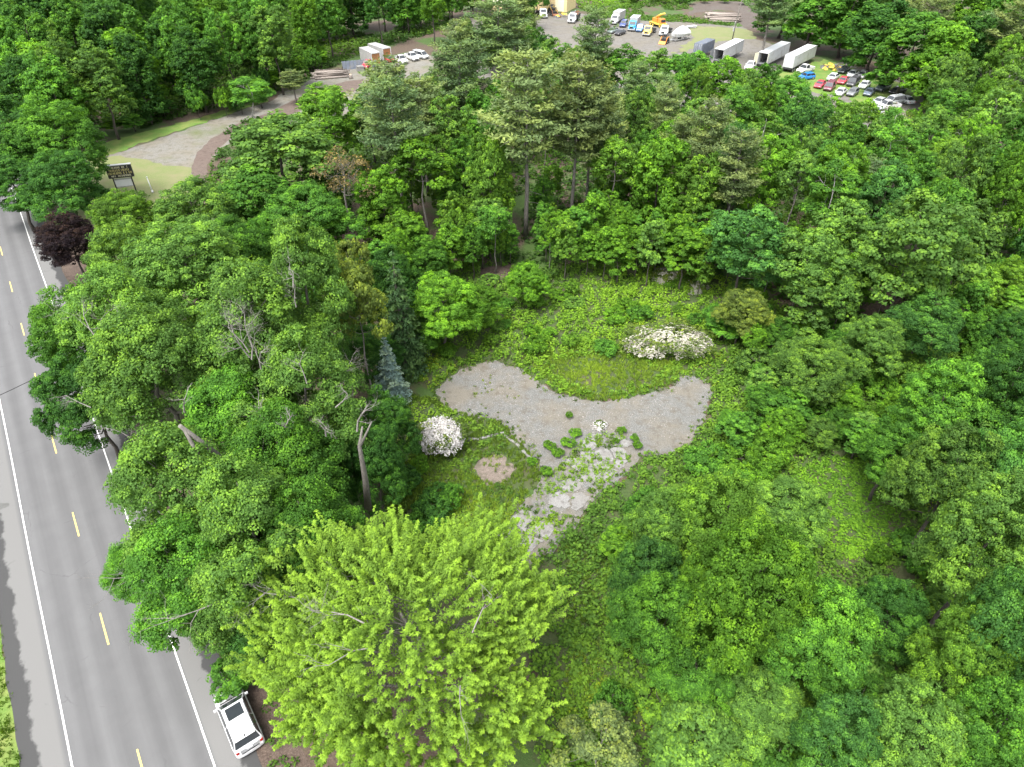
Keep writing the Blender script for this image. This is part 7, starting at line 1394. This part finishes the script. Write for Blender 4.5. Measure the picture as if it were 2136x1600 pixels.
def make_car(kind, detail=False):
    L, Wd, H, B, yr0, yr1, yf1, yf0 = SPEC[kind]; o = empty(kind, (0, 0, 0))
    hw = Wd / 2; rings = []
    for t, wf, zt, zb in ((-.5, .72, B * .7, .38), (-.492, .86, B * .88, .28), (-.475, .94, B * .95, .25), (-.42, 1, B, .22), (-.2, 1, B, .2), (.1, 1, B, .2), (.26, 1, B * .97, .2), (.42, .97, B * .86, .22), (.48, .88, B * .74, .26), (.5, .72, B * .6, .38)):
        if kind == 'pickup' and t < -.1: zt = B * .66
        y = t * L; w = hw * wf
        half = [(w * .92, zb), (w, zb + .15), (w, zt * .78), (w * .955, zt * .95), (w * .8, zt)]
        rings.append([(x, y, z) for x, z in half] + [(-x, y, z) for x, z in reversed(half)])
    body = MB().loft(rings, smooth=True).build('body', M['paint'], o)
    # greenhouse
    wb, wt = hw * .93, hw * .74; zb_ = B - .03; zt = H - .04
    a = [(-wb, yr0 * L, zb_), (wb, yr0 * L, zb_), (wb, yf0 * L, zb_), (-wb, yf0 * L, zb_)]; t_ = [(-wt, yr1 * L, zt), (wt, yr1 * L, zt), (wt, yf1 * L, zt), (-wt, yf1 * L, zt)]
    MB().hexa(a + t_).build('cabin', M['paint'], o)
    roof = MB().prism([(-wt * .96, yr1 * L + .05), (wt * .96, yr1 * L + .05), (wt, yf1 * L * .6), (wt * .9, yf1 * L - .03), (-wt * .9, yf1 * L - .03), (-wt, yf1 * L * .6)], zt - .01, H).build('roof', M['paint'], o)
    mb = MB(); quad_on(mb, a[2], a[3], t_[3], t_[2], .07); mb.build('windshield', M['glass'], o)
    mb = MB(); quad_on(mb, a[0], a[1], t_[1], t_[0], .07); mb.build('rear_window', M['glass'], o)
    for s in (1, 2) if kind != 'pickup' or detail else (1,):
        u0, u1 = ((0, .5) if s == 1 else (.5, 1)) if kind != 'pickup' else (0, 1)
        mb = MB(); quad_on(mb, a[1], a[2], t_[2], t_[1], .05, u0=u0, u1=u1); mb.build('side_window', M['glass'], o)
        mb = MB(); quad_on(mb, a[3], a[0], t_[0], t_[3], .05, u0=u0, u1=u1); mb.build('side_window', M['glass'], o)
    for sx in (-1, 1):
        wheel(o, sx * (hw - .09), -.31 * L); wheel(o, sx * (hw - .09), .32 * L)
        MB().box(sx * hw * .62 - .16, sx * hw * .62 + .16, L * .462, L * .497, B * .56, B * .68).build('headlight', M['lamp'], o)
        MB().box(sx * hw * .8 - .1, sx * hw * .8 + .1, -L * .499, -L * .46, B * .62, B * .84).build('tail_light', M['red_lens'], o)
        MB().box(sx * (hw + .09) - .09, sx * (hw + .09) + .09, L * .2, L * .2 + .1, B - .02, B + .14).build('mirror', M['paint'], o)
    MB().box(-hw * .55, hw * .55, L * .47, L * .502, .42, B * .56).build('grille', M['black'], o)
    if kind == 'pickup':
        y0, y1 = -.485 * L, -.1 * L; zf = B * .66
        bed = MB().box(-hw * .8, hw * .8, y0 + .05, y1 - .04, zf - .02, zf + .03).build('bed', M['dark'], o)
        mb = MB(); mb.box(-hw * .98, -hw * .82, y0, y1, zf - .1, B); mb.box(hw * .82, hw * .98, y0, y1, zf - .1, B); mb.box(-hw * .82, hw * .82, y1 - .06, y1, zf - .1, B)
        mb.build('bed_wall', M['paint'], o); MB().box(-hw * .82, hw * .82, y0, y0 + .07, zf - .1, B).build('tailgate', M['paint'], o)
    if detail:
        MB().prism([(-wt * .72, -.12 * L), (wt * .72, -.12 * L), (wt * .72, .07 * L), (-wt * .72, .07 * L)], H, H + .012).build('roof_glass', M['glass'], o)
        for sx in (-1, 1):
            MB().tube([(sx * wt * .93, yr1 * L + .25, H), (sx * wt * .93, yr1 * L + .35, H + .06), (sx * wt * .93, yf1 * L - .3, H + .06), (sx * wt * .93, yf1 * L - .2, H)], .022, 5).build('roof_rail', M['silver'], o)
        MB().box(-hw * .62, hw * .62, -L * .505, -L * .47, B * .66, B * .9).build('tailgate', M['silver'], o)
        MB().box(-.2, .2, -L * .512, -L * .506, B * .7, B * .82).build('licence_plate', M['white'], o)
        MB().box(-hw * .6, hw * .6, -L * .512, -L * .47, B * .5, B * .56).build('bumper_slot', M['black'], o)
        MB().prism([(-hw * .99, -L * .43), (-hw * .97, -L * .475), (-hw * .86, -L * .5), (-hw * .55, -L * .514), (0, -L * .518), (hw * .55, -L * .514), (hw * .86, -L * .5), (hw * .97, -L * .475), (hw * .99, -L * .43)], B * .26, B * .5).build('bumper', M['paint'], o)
        MB().box(-wt * .9, wt * .9, yr1 * L - .12, yr1 * L + .05, H - .05, H - .01).build('spoiler', M['paint'], o)
        MB().box(-.02, .02, yr1 * L - .1, yr1 * L + .1, H - .01, H + .08).build('antenna', M['black'], o)
        MB().box(-hw * .7, hw * .7, yf0 * L + .03, yf0 * L + .12, B - .02, B + .015).build('wiper_cowl', M['black'], o)
    return o
def make_truck(kind):
    o = empty('truck', (0, 0, 0))
    MB().box(-.45, .45, -4.0, 3.3, .65, .9).build('chassis', M['black'], o)
    cab = MB().loft([[(-1.1, 1.0, .8), (1.1, 1.0, .8), (1.1, 1.0, 2.35), (.95, 1.0, 2.6), (-.95, 1.0, 2.6), (-1.1, 1.0, 2.35)],
                     [(-1.1, 2.2, .8), (1.1, 2.2, .8), (1.1, 2.0, 2.3), (.92, 1.95, 2.52), (-.92, 1.95, 2.52), (-1.1, 2.0, 2.3)],
                     [(-1.1, 2.45, .8), (1.1, 2.45, .8), (1.08, 2.42, 1.55), (.95, 2.35, 1.62), (-.95, 2.35, 1.62), (-1.08, 2.42, 1.55)]]).build('cab', M['paint'], o)
    MB().loft([[(-.85, 2.4, .75), (.85, 2.4, .75), (.85, 2.4, 1.45), (.6, 2.4, 1.65), (-.6, 2.4, 1.65), (-.85, 2.4, 1.45)], [(-.75, 3.75, .75), (.75, 3.75, .75), (.72, 3.75, 1.3), (.5, 3.7, 1.48), (-.5, 3.7, 1.48), (-.72, 3.75, 1.3)]]).build('hood', M['paint'], o)
    mb = MB(); quad_on(mb, (1.0, 2.38, 1.62), (-1.0, 2.38, 1.62), (-.92, 1.98, 2.5), (.92, 1.98, 2.5), .08, .03); mb.build('windshield', M['glass'], o)
    MB().box(1.1, 1.115, 1.2, 1.9, 1.65, 2.25).build('side_window', M['glass'], o); MB().box(-1.115, -1.1, 1.2, 1.9, 1.65, 2.25).build('side_window', M['glass'], o)
    MB().box(-.5, .5, 3.75, 3.8, .85, 1.35).build('grille', M['black'], o); MB().box(-1.15, 1.15, 3.72, 3.92, .45, .72).build('bumper', M['silver'], o)
    for sx in (-1, 1):
        MB().loft([[(sx * .8, 2.5, .6), (sx * 1.15, 2.5, .6), (sx * 1.15, 2.5, .8), (sx * .8, 2.5, .95)], [(sx * .8, 3.0, .95), (sx * 1.15, 3.0, .95), (sx * 1.12, 3.0, 1.15), (sx * .8, 3.0, 1.2)], [(sx * .8, 3.65, .6), (sx * 1.1, 3.65, .6), (sx * 1.1, 3.65, .85), (sx * .8, 3.65, .95)]]).build('fender', M['paint'], o)
        MB().tube([(sx * .95, 3.6, .95), (sx * .95, 3.75, .95)], .12, 8).build('headlight', M['lamp'], o)
        wheel(o, sx * 1.0, 3.05, .5, .28, 'silver'); wheel(o, sx * .95, -2.0, .5, .5, 'silver'); wheel(o, sx * .95, -3.15, .5, .5, 'silver')
    if kind == 'flat':
        for y in (-3.6, -2.6, -1.6, -.6): MB().box(-1.15, 1.15, y, y + .15, .9, 1.1).build('cross_beam', M['black'], o)
        MB().box(-1.1, 1.1, .65, .8, .9, 2.3).build('headboard', M['black'], o); MB().tube([(0, -.5, 1.1), (0, -2.5, 1.9), (0, -3.9, 1.5)], .12, 6).build('boom', M['black'], o)
    if kind == 'box':
        MB().box(-1.2, 1.2, -4.2, .85, .95, 3.2).build('box_body', M['grey_white'], o); MB().box(-1.22, 1.22, -4.22, .87, 3.2, 3.26).build('roof_edge', M['silver'], o)
    if kind == 'scrap':
        mb = MB(); mb.box(-1.2, -1.12, -4.1, .85, .95, 1.9); mb.box(1.12, 1.2, -4.1, .85, .95, 1.9); mb.box(-1.12, 1.12, -4.1, .85, .93, 1.0); mb.box(-1.12, 1.12, .78, .85, 1.0, 2.2); mb.build('dump_body', M['black'], o)
        g = np.random.default_rng(4)
        for i in range(16):
            x, y, z = g.uniform(-.9, .9), g.uniform(-3.7, .4), g.uniform(1.2, 2.3); a = g.uniform(0, 3); s = g.uniform(.3, .9)
            MB().hexa([(-s, -.15, 0), (s, -.2, .05), (s, .2, .1), (-s, .15, 0), (-s * .8, -.1, .3), (s * .9, -.15, .25), (s * .8, .2, .4), (-s, .1, .3)]).build('scrap_piece', M['rust' if i % 2 else 'steel'], o, (x, y, z), a)
    return o
PROTO = {}
def place(o, x, y, rz, col, label, cat, group=None, name=None):
    o.location = (x, y, 0.03); o.rotation_euler = (0, 0, rz); o.name = name or cat.replace(' ', '_')
    tag(o, label, cat, group)
    for ch in o.children: ch.color = (*col, 1)
for i, (k, x, y, rz, col, label, cat) in enumerate(D['vehicles']):
    key = k if i else 'suv_detail'
    grp = None if i == 0 else 'scrapped and parked vehicles round the junkyard'
    nm = {'car': 'parked_car', 'van': 'parked_van', 'pickup truck': 'pickup_truck', 'truck': 'heavy_truck'}[cat]
    if k == 'truck': key = ('box' if 'box truck' in label else 'scrap' if 'scrap' in label else 'flat')
    if k == 'vtruck': key = 'box'
    if key not in PROTO:
        PROTO[key] = make_truck(key) if k in ('truck', 'vtruck') else make_car(k, i == 0)
        o = PROTO[key]
    else: o = copy_tree(PROTO[key])
    place(o, x, y, rz, col, label, cat, grp, nm)
# ---------------------------------------------------------------- trailers, containers
def trailer(x, y, rz, L, opened, label, H=2.75, z0=1.15, mat='white', doors='white'):
    o = empty('semi_trailer', (x, y, 0), rz); tag(o, label, 'trailer', 'white semi trailers in the junkyard'); w = 1.28
    m = M[mat]
    MB().box(-w, w, -L / 2, L / 2, z0, z0 + .12).build('floor', M['steel'], o)
    MB().box(-w, -w + .05, -L / 2 + .05, L / 2 - .05, z0 + .12, z0 + H).build('side_wall', m, o)
    MB().box(w - .05, w, -L / 2 + .05, L / 2 - .05, z0 + .12, z0 + H).build('side_wall', m, o)
    MB().box(-w, w, L / 2 - .05, L / 2, z0 + .12, z0 + H).build('front_wall', m, o)
    MB().box(-w + .05, w - .05, -L / 2 + .05, L / 2 - .06, z0 + H - .03, z0 + H + .02).build('roof', M['wrap'], o)
    mb = MB(); mb.box(-w - .015, -w + .06, -L / 2, L / 2 + .01, z0 + H, z0 + H + .07); mb.box(w - .06, w + .015, -L / 2, L / 2 + .01, z0 + H, z0 + H + .07); mb.build('roof_rail', M['silver'], o)
    mb = MB(); mb.box(-w, -w + .1, -L / 2 - .02, -L / 2 + .05, z0, z0 + H); mb.box(w - .1, w, -L / 2 - .02, -L / 2 + .05, z0, z0 + H); mb.box(-w + .1, w - .1, -L / 2 - .02, -L / 2 + .05, z0 + H - .14, z0 + H); mb.build('rear_frame', M['silver'], o)
    for s in (-1, 1):
        if opened: d = MB().box(0, .05, -1.2, 0, z0 + .1, z0 + H - .14).build('door', M[doors], o, (s * (w - .02) + (0.03 if s > 0 else -.08), -L / 2, 0), s * .35)
        else: d = MB().box(-.585, .585, -.03, .03, z0 + .1, z0 + H - .16).build('door', M[doors], o, (s * .592, -L / 2 + .01, 0))
        if not opened:
            for q in (-.3, .3): MB().tube([(q, -.05, z0 + .15), (q, -.05, z0 + H - .2)], .02, 5).build('lock_rod', M['steel'], d)
        MB().box(s * .9 - .06, s * .9 + .06, L * .28, L * .28 + .12, 0, z0).build('landing_leg', M['steel'], o)
        for yy in (-L * .36, -L * .36 - 1.25): wheel(o, s * .98, yy, .5, .5, 'silver')
    MB().box(-w + .3, w - .3, -L * .5, -L * .2, .75, z0).build('axle_frame', M['black'], o)
    return o
for a in D['trailers']: trailer(*a)
def container(x, y, rz, L, label, mat, H=2.6, z0=.1, ribs=True):
    o = empty('shipping_container', (x, y, 0), rz); tag(o, label, 'container'); w = 1.22
    MB().box(-w, w, -L / 2, L / 2, z0, z0 + H).build('body', M[mat], o)
    mb = MB(); k = -L / 2 + .2
    while k < L / 2 - .2:
        for s in (-1, 1): mb.box(s * (w + .02) - .02, s * (w + .02) + .02, k, k + .12, z0 + .12, z0 + H - .1)
        mb.box(-w + .1, w - .1, k, k + .12, z0 + H, z0 + H + .03); k += .3
    r = mb.build('wall_ribs', M[mat], o); r['kind'] = 'stuff'
    for s in (-1, 1):
        d = MB().box(-.56, .56, -.04, 0, z0 + .1, z0 + H - .1).build('door', M[mat], o, (s * .585, -L / 2, 0))
        for q in (-.25, .25): MB().tube([(q, -.06, z0 + .15), (q, -.06, z0 + H - .15)], .025, 5).build('lock_rod', M['silver'], d)
    return o
for a in D['containers']: container(*a)
def storage_box(x, y, rz, L, label):
    o = empty('storage_box', (x, y, 0), rz); tag(o, label, 'storage box'); w = 1.25; H = 3.3
    mb = MB(); mb.box(-w, -w + .06, -L / 2, L / 2, .4, H); mb.box(w - .06, w, -L / 2, L / 2, .4, H); mb.box(-w + .06, w - .06, L / 2 - .06, L / 2, .4, H); mb.build('wall', M['grey_white'], o)
    MB().box(-w - .02, w + .02, -L / 2, L / 2 + .02, H, H + .06).build('roof', M['grey_white'], o)
    mb = MB(); mb.box(-w - .02, -w + .14, -L / 2 - .05, -L / 2, .35, H + .08); mb.box(w - .14, w + .02, -L / 2 - .05, -L / 2, .35, H + .08); mb.box(-w + .14, w - .14, -L / 2 - .05, -L / 2, H - .16, H + .08); mb.build('door_frame', M['white'], o)
    for s in (-1, 1):
        for q in range(3): MB().box(s * .56 - .54, s * .56 + .54, -L / 2 + .02, -L / 2 + .05, .4 + q * .9, .4 + q * .9 + .86).build('door_panel', M['wood'], o)
    MB().box(-w + .1, w - .1, -L / 2, L / 2, .2, .4).build('floor_frame', M['black'], o)
    return o
for a in D['boxes']: storage_box(*a)
# ---------------------------------------------------------------- building
def building(x, y, rz, L, Wd, Hh, label, name='metal_building'):
    o = empty(name, (x, y, 0), rz); tag(o, label, 'building')
    mb = MB(); mb.box(-L / 2, L / 2, -Wd / 2, -Wd / 2 + .15, 0, Hh); mb.box(-L / 2, L / 2, Wd / 2 - .15, Wd / 2, 0, Hh); mb.box(-L / 2, -L / 2 + .15, -Wd / 2 + .15, Wd / 2 - .15, 0, Hh); mb.box(L / 2 - .15, L / 2, -Wd / 2 + .15, Wd / 2 - .15, 0, Hh)
    mb.build('wall', M['cream'], o)
    r = Hh + Wd * .14
    for s in (-1, 1):
        e = s * (Wd / 2 + .3)
        MB().hexa([(-L / 2 - .2, 0, r), (L / 2 + .2, 0, r), (L / 2 + .2, e, Hh + .02), (-L / 2 - .2, e, Hh + .02), (-L / 2 - .2, 0, r + .1), (L / 2 + .2, 0, r + .1), (L / 2 + .2, e, Hh + .12), (-L / 2 - .2, e, Hh + .12)]).build('roof', M['cream_roof'], o)
    for s in (-1, 1): MB().add([(s * (L / 2 - .01), -Wd / 2, Hh), (s * (L / 2 - .01), Wd / 2, Hh), (s * (L / 2 - .01), 0, r), (s * (L / 2 - .2), -Wd / 2, Hh), (s * (L / 2 - .2), Wd / 2, Hh), (s * (L / 2 - .2), 0, r)], [(0, 1, 2), (3, 5, 4), (0, 3, 4, 1), (1, 4, 5, 2), (2, 5, 3, 0)]).build('gable', M['cream'], o)
    k = -L / 2 + 1.0; mb = MB()
    while k < L / 2: mb.box(k, k + .06, -Wd / 2 - .03, -Wd / 2, 0, Hh - .05); k += 1.0
    q = mb.build('wall_ribs', M['cream'], o); q['kind'] = 'stuff'
    MB().box(L / 2 - 4.2, L / 2 - 1.0, -Wd / 2 - .06, -Wd / 2 - .032, .05, Hh * .8).build('sliding_door', M['cream_roof'], o)
    MB().box(L / 2 - 5.8, L / 2 - 4.9, -Wd / 2 - .06, -Wd / 2 - .032, .05, 2.1).build('door', M['grey_white'], o)
    return o
for a in D['buildings']: building(*a)
# ---------------------------------------------------------------- log piles
def log_pile(x, y, rz, n, L, r, rows, label, seed):
    o = empty('log_pile', (x, y, 0), rz); tag(o, label, 'log pile', None); g = np.random.default_rng(seed); c = 0
    for lv in range(rows):
        k = n - lv * 2
        for i in range(max(1, k)):
            rr = r * g.uniform(.75, 1.2); l = L * g.uniform(.75, 1.1); yy = (i - (k - 1) / 2) * 2.05 * r + g.normal(0, .05); z = r + lv * r * 1.75; sh = g.normal(0, .4); sk = g.normal(0, .25)
            MB().tube([(-l / 2 + sh, yy, z), (l / 2 + sh, yy + sk, z + g.normal(0, .05))], [rr, rr * .75], 8).build('log', M['log'], o)
    for i in range(3): MB().tube([(-L * .45, (-1) ** i * n * r * .6, .1 + 2 * r * rows * .9), (L * .5, (-1) ** i * n * r * .3, .2 + 2 * r * rows * .8)], [.16, .1], 7).build('log', M['log'], o)
for a in D['logs']: log_pile(*a)
# ---------------------------------------------------------------- boat on its trailer
def boat(x, y, rz):
    o = empty('wrapped_boat', (x, y, 0), rz); tag(o, 'white shrink-wrapped boat on its trailer in the middle of the junkyard', 'boat')
    rings = []
    for t, w, zb, zt in ((-3.6, 1.05, .95, 1.75), (-2, 1.25, .8, 1.85), (0, 1.28, .75, 1.95), (2, 1.0, .85, 2.1), (3.2, .5, 1.15, 2.25), (3.9, .05, 1.7, 2.35)):
        rings.append([(0, t, zb), (w * .75, t, zb + .3), (w, t, zt), (-w, t, zt), (-w * .75, t, zb + .3)])
    MB().loft(rings).build('hull', M['white'], o)
    rings = []
    for t, w, z, h in ((-3.65, 1.07, 1.6, .9), (-2.4, 1.27, 1.7, 1.5), (-.8, 1.3, 1.8, 2.0), (.8, 1.2, 1.85, 1.75), (2.2, .95, 2.0, 1.0), (3.3, .45, 2.15, .45), (3.92, .06, 2.28, .12)):
        rings.append([(w, t, z), (w * .85, t, z + h * .45), (w * .3, t, z + h * .92), (0, t, z + h), (-w * .3, t, z + h * .92), (-w * .85, t, z + h * .45), (-w, t, z)])
    MB().loft(rings).build('shrink_wrap', M['wrap'], o)
    mb = MB(); mb.box(-1.0, -.88, -3.4, 3.0, .45, .6); mb.box(.88, 1.0, -3.4, 3.0, .45, .6); mb.box(-.06, .06, 2.6, 5.2, .45, .6); mb.box(-.88, .88, -2.4, -2.28, .45, .58); mb.box(-.88, .88, 2.7, 2.82, .45, .58); mb.build('trailer_frame', M['silver'], o)
    for s in (-1, 1): wheel(o, s * 1.12, -1.0, .32, .22); wheel(o, s * 1.12, -1.8, .32, .22)
    MB().box(-.3, .3, -4.1, -3.66, .8, 1.9).build('outboard', M['black'], o)
boat(*D['boat'])
def loader(x, y, rz, label, mat, name, arm=1.6):
    o = empty(name, (x, y, 0), rz); tag(o, label, 'loader')
    MB().box(-.8, .8, -1.3, .9, .5, 1.3).build('body', M['black'], o)
    mb = MB()
    for sx in (-.7, .62):
        for yy in (-.5, .55): mb.box(sx, sx + .08, yy, yy + .08, 1.3, 2.2)
    mb.build('cab_frame', M['black'], o); MB().box(-.75, .75, -.55, .7, 2.2, 2.3).build('cab_roof', M['black'], o)
    for s in (-1, 1):
        MB().tube([(s * .9, -1.2, 1.5), (s * .9, .6, 1.7), (s * .9, arm, .5)], .11, 6).build('lift_arm', M[mat], o)
        wheel(o, s * .98, -.7, .42, .3); wheel(o, s * .98, .55, .42, .3)
    MB().hexa([(-1, arm, .1), (1, arm, .1), (1, arm + .8, .1), (-1, arm + .8, .1), (-1, arm - .1, .8), (1, arm - .1, .8), (1, arm + .1, .8), (-1, arm + .1, .8)]).build('bucket', M[mat], o)
for a in D['loaders']: loader(*a)
def crane(x, y, rz):
    o = empty('crane_truck', (x, y, 0), rz); tag(o, 'orange and yellow crane machine between the yellow and white trucks', 'crane')
    MB().box(-1.1, 1.1, -3, 3, .7, 1.1).build('chassis', M['yellow'], o)
    MB().loft([[(-1, .8, 1.1), (1, .8, 1.1), (1, .8, 2.4), (-1, .8, 2.4)], [(-1, 2.4, 1.1), (1, 2.4, 1.1), (.9, 2.0, 2.3), (-.9, 2.0, 2.3)]]).build('cab', M['orange'], o)
    MB().box(-.8, .8, -1.9, .2, 1.1, 2.3).build('turret', M['orange'], o)
    MB().tube([(0, -1.2, 2.3), (0.3, 1.2, 3.5), (.8, 3.4, 4.2)], [.4, .33, .22], 6).build('boom', M['yellow'], o)
    mb = MB(); quad_on(mb, (.9, 2.3, 1.4), (-.9, 2.3, 1.4), (-.85, 2.05, 2.2), (.85, 2.05, 2.2), .05, .06); mb.build('windshield', M['glass'], o)
    for s in (-1, 1):
        for yy in (-2.2, -1, 2.2): wheel(o, s * 1.05, yy, .5, .35, 'yellow')
crane(*D['crane'])
def scrap(x, y, R, n, label, seed, mats=('rust', 'steel', 'yellow')):
    o = empty('scrap_heap', (x, y, 0)); tag(o, label, 'scrap heap'); g = np.random.default_rng(seed)
    for i in range(n):
        a = g.uniform(0, 6.28); q = R * g.random() ** .6; z = (1 - q / R) * R * .55 * g.random(); s = g.uniform(.25, .8)
        if i % 3 == 0: MB().tube([(0, 0, 0), (s * 2, g.normal(0, .3), g.uniform(0, .9))], .07, 5).build('scrap_bar', M[mats[i % len(mats)]], o, (q * math.cos(a), q * math.sin(a), z), g.uniform(0, 6))
        else: MB().hexa([(-s, -.3, 0), (s, -.35, .05), (s, .3, .1), (-s, .3, 0), (-s * .8, -.2, .4), (s * .9, -.25, .3), (s * .8, .3, .5), (-s, .2, .4)]).build('scrap_piece', M[mats[i % len(mats)]], o, (q * math.cos(a), q * math.sin(a), z), g.uniform(0, 6))
for a in D['scrap']: scrap(*a)
def pole():
    x, y = D['pole']; o = empty('light_pole', (x, y, 0)); tag(o, 'thin pale pole leaning slightly, between log stack and first white trailer', 'pole')
    MB().tube([(0, 0, -.3), (.25, 0, 5), (.7, 0, 10.5)], [.16, .13, .1], 7).build('pole', M['bark_pale'], o)
    MB().box(-.3, .0, -.16, .1, 2.4, 3.4).build('meter_box', M['silver'], o); MB().tube([(-.12, 0, 3.4), (.0, 0, 5)], .04, 5).build('conduit', M['silver'], o)
    MB().tube([(.68, 0, 10.3), (.9, -.5, 10.5)], [.05, .09], 5).build('lamp_head', M['silver'], o)
pole()
def panel_stack(x, y, rz, label):
    o = empty('panel_stack', (x, y, 0), rz); tag(o, label, 'stack of panels')
    for i in range(4): MB().box(-1.7 + i * .1, 1.6 + i * .15, -1.0, 1.0 - i * .2, .1 + i * .14, .16 + i * .14).build('panel', M['white'], o, None, .1 * i)
panel_stack(*D['panels'])
def metal_fence(x, y, rz):
    o = empty('metal_fence', (x, y, 0), rz); tag(o, 'leaning grey corrugated sheet fence between the log pile and storage boxes', 'fence')
    for i in range(9):
        MB().hexa([(i * .95, 0, 0), (i * .95 + .9, 0, 0), (i * .95 + .9, .06, 0), (i * .95, .06, 0), (i * .95, .35, 1.9), (i * .95 + .9, .35, 2.0), (i * .95 + .9, .41, 2.0), (i * .95, .41, 1.9)]).build('fence_sheet', M['grey'], o)
    for i in range(4): MB().tube([(i * 2.7, .5, 0), (i * 2.7, .5, 2)], .06, 6).build('post', M['steel'], o)
metal_fence(*D['fence'])
x, y = D['block']; o = empty('stone_block', (x, y, 0), .4); tag(o, 'pale square stone block at the end of the grey fence', 'block')
MB().hexa([(-.9, -.7, 0), (.9, -.7, 0), (.9, .7, 0), (-.9, .7, 0), (-.85, -.66, 1.2), (.86, -.67, 1.15), (.82, .66, 1.2), (-.85, .62, 1.25)]).build('block', M['concrete'], o)
x, y = D['stump']; o = empty('tree_stump', (x, y, 0)); tag(o, 'short brown stump on the bare dirt below the log pile', 'stump')
MB().tube([(0, 0, 0), (0.05, 0, .5), (0, 0, 1.0)], [.5, .38, .35], 9).build('stump', M['log'], o); MB().tube([(0, 0, 1.0), (0, 0, 1.02)], .33, 9).build('cut_face', M['logend'], o)
# ---------------------------------------------------------------- roadside sign
def sign():
    x, y, rz = D['sign']; o = empty('roadside_sign', (x, y, 0), rz); o.scale = (0.88, 0.88, 0.88); tag(o, 'black roadside sign with cream lettering above a white letter board on two posts', 'sign')
    for s in (-1, 1): MB().box(s * 1.55 - .1, s * 1.55 + .1, -.1, .1, 0, 3.2).build('post', M['black'], o)
    MB().box(-2.15, 2.15, -.25, .25, 3.2, 5.5).build('cabinet', M['black'], o)
    MB().box(-2.2, 2.2, -.3, .3, 5.5, 5.62).build('cabinet_top', M['wrap'], o)
    MB().box(-1.42, 1.42, -.12, .12, 1.55, 2.75).build('letter_board', M['wrap'], o)
    MB().box(-1.45, 1.45, -.15, .15, 2.78, 2.98).build('top_rail', M['grey_white'], o); MB().box(-1.45, 1.45, -.15, .15, 1.4, 1.53).build('bottom_rail', M['grey_white'], o)
    g = np.random.default_rng(8); cm = plain('sign_cream', (0.72, 0.68, 0.5), .6); ym = plain('sign_yellow', (0.68, 0.6, 0.25), .6)
    for r, (z, h, x0, m_) in enumerate(((4.95, .36, -1.9, cm), (4.42, .38, -1.7, ym), (3.88, .4, -2.0, ym), (3.42, .3, -1.6, cm))):
        mb = MB(); k = x0
        while k < -x0 - .1:
            w = g.uniform(.14, .24); t = .055; q = g.integers(0, 4)
            if g.random() < .14: k += w; continue
            mb.box(k, k + t, -.275, -.252, z, z + h)
            if q in (0, 1): mb.box(k + w - t, k + w, -.275, -.252, z, z + h)
            if q in (0, 2, 3): mb.box(k + t, k + w - t, -.275, -.252, z + h - t, z + h)
            if q in (1, 2): mb.box(k + t, k + w - t, -.275, -.252, z + h * .45, z + h * .45 + t)
            if q in (3, 2): mb.box(k + t, k + w - t, -.275, -.252, z, z + t)
            k += w + .07
        mb.build('lettering', m_, o)
sign()
x, y = D['whitepost']; o = empty('white_post', (x, y, 0)); tag(o, 'leaning white post in front of the clipped dark bush by the sign', 'post')
MB().tube([(0, 0, 0), (-.2, .1, 2.6)], [.1, .08], 8).build('post', M['white'], o); MB().tube([(0, 0, 0), (-.02, 0, .4)], .17, 8).build('base_sleeve', M['white'], o); MB().tube([(-.2, .1, 2.6), (-.21, .1, 2.68)], .12, 8).build('cap', M['white'], o)
x, y = D['cone']; o = empty('traffic_cone', (x, y, 0)); tag(o, 'small faded orange cone among weeds beside the road shoulder', 'cone')
MB().box(-.18, .18, -.18, .18, 0.02, .06).build('base', M['orange'], o); MB().tube([(0, 0, .06), (0, 0, .7)], [.14, .03], 10).build('cone', M['orange'], o)
# overhead service wire crossing the road
a, b = D['wire']; o = empty('overhead_wire', (*a[:2], 0)); tag(o, 'thin dark overhead wire crossing above the road at the left edge', 'wire')
pts = [(0 + (b[0] - a[0]) * t, (b[1] - a[1]) * t, a[2] + (b[2] - a[2]) * t - 1.2 * math.sin(math.pi * t)) for t in np.linspace(0, 1, 12)]
MB().tube(pts, .03, 4).build('cable', M['black'], o)
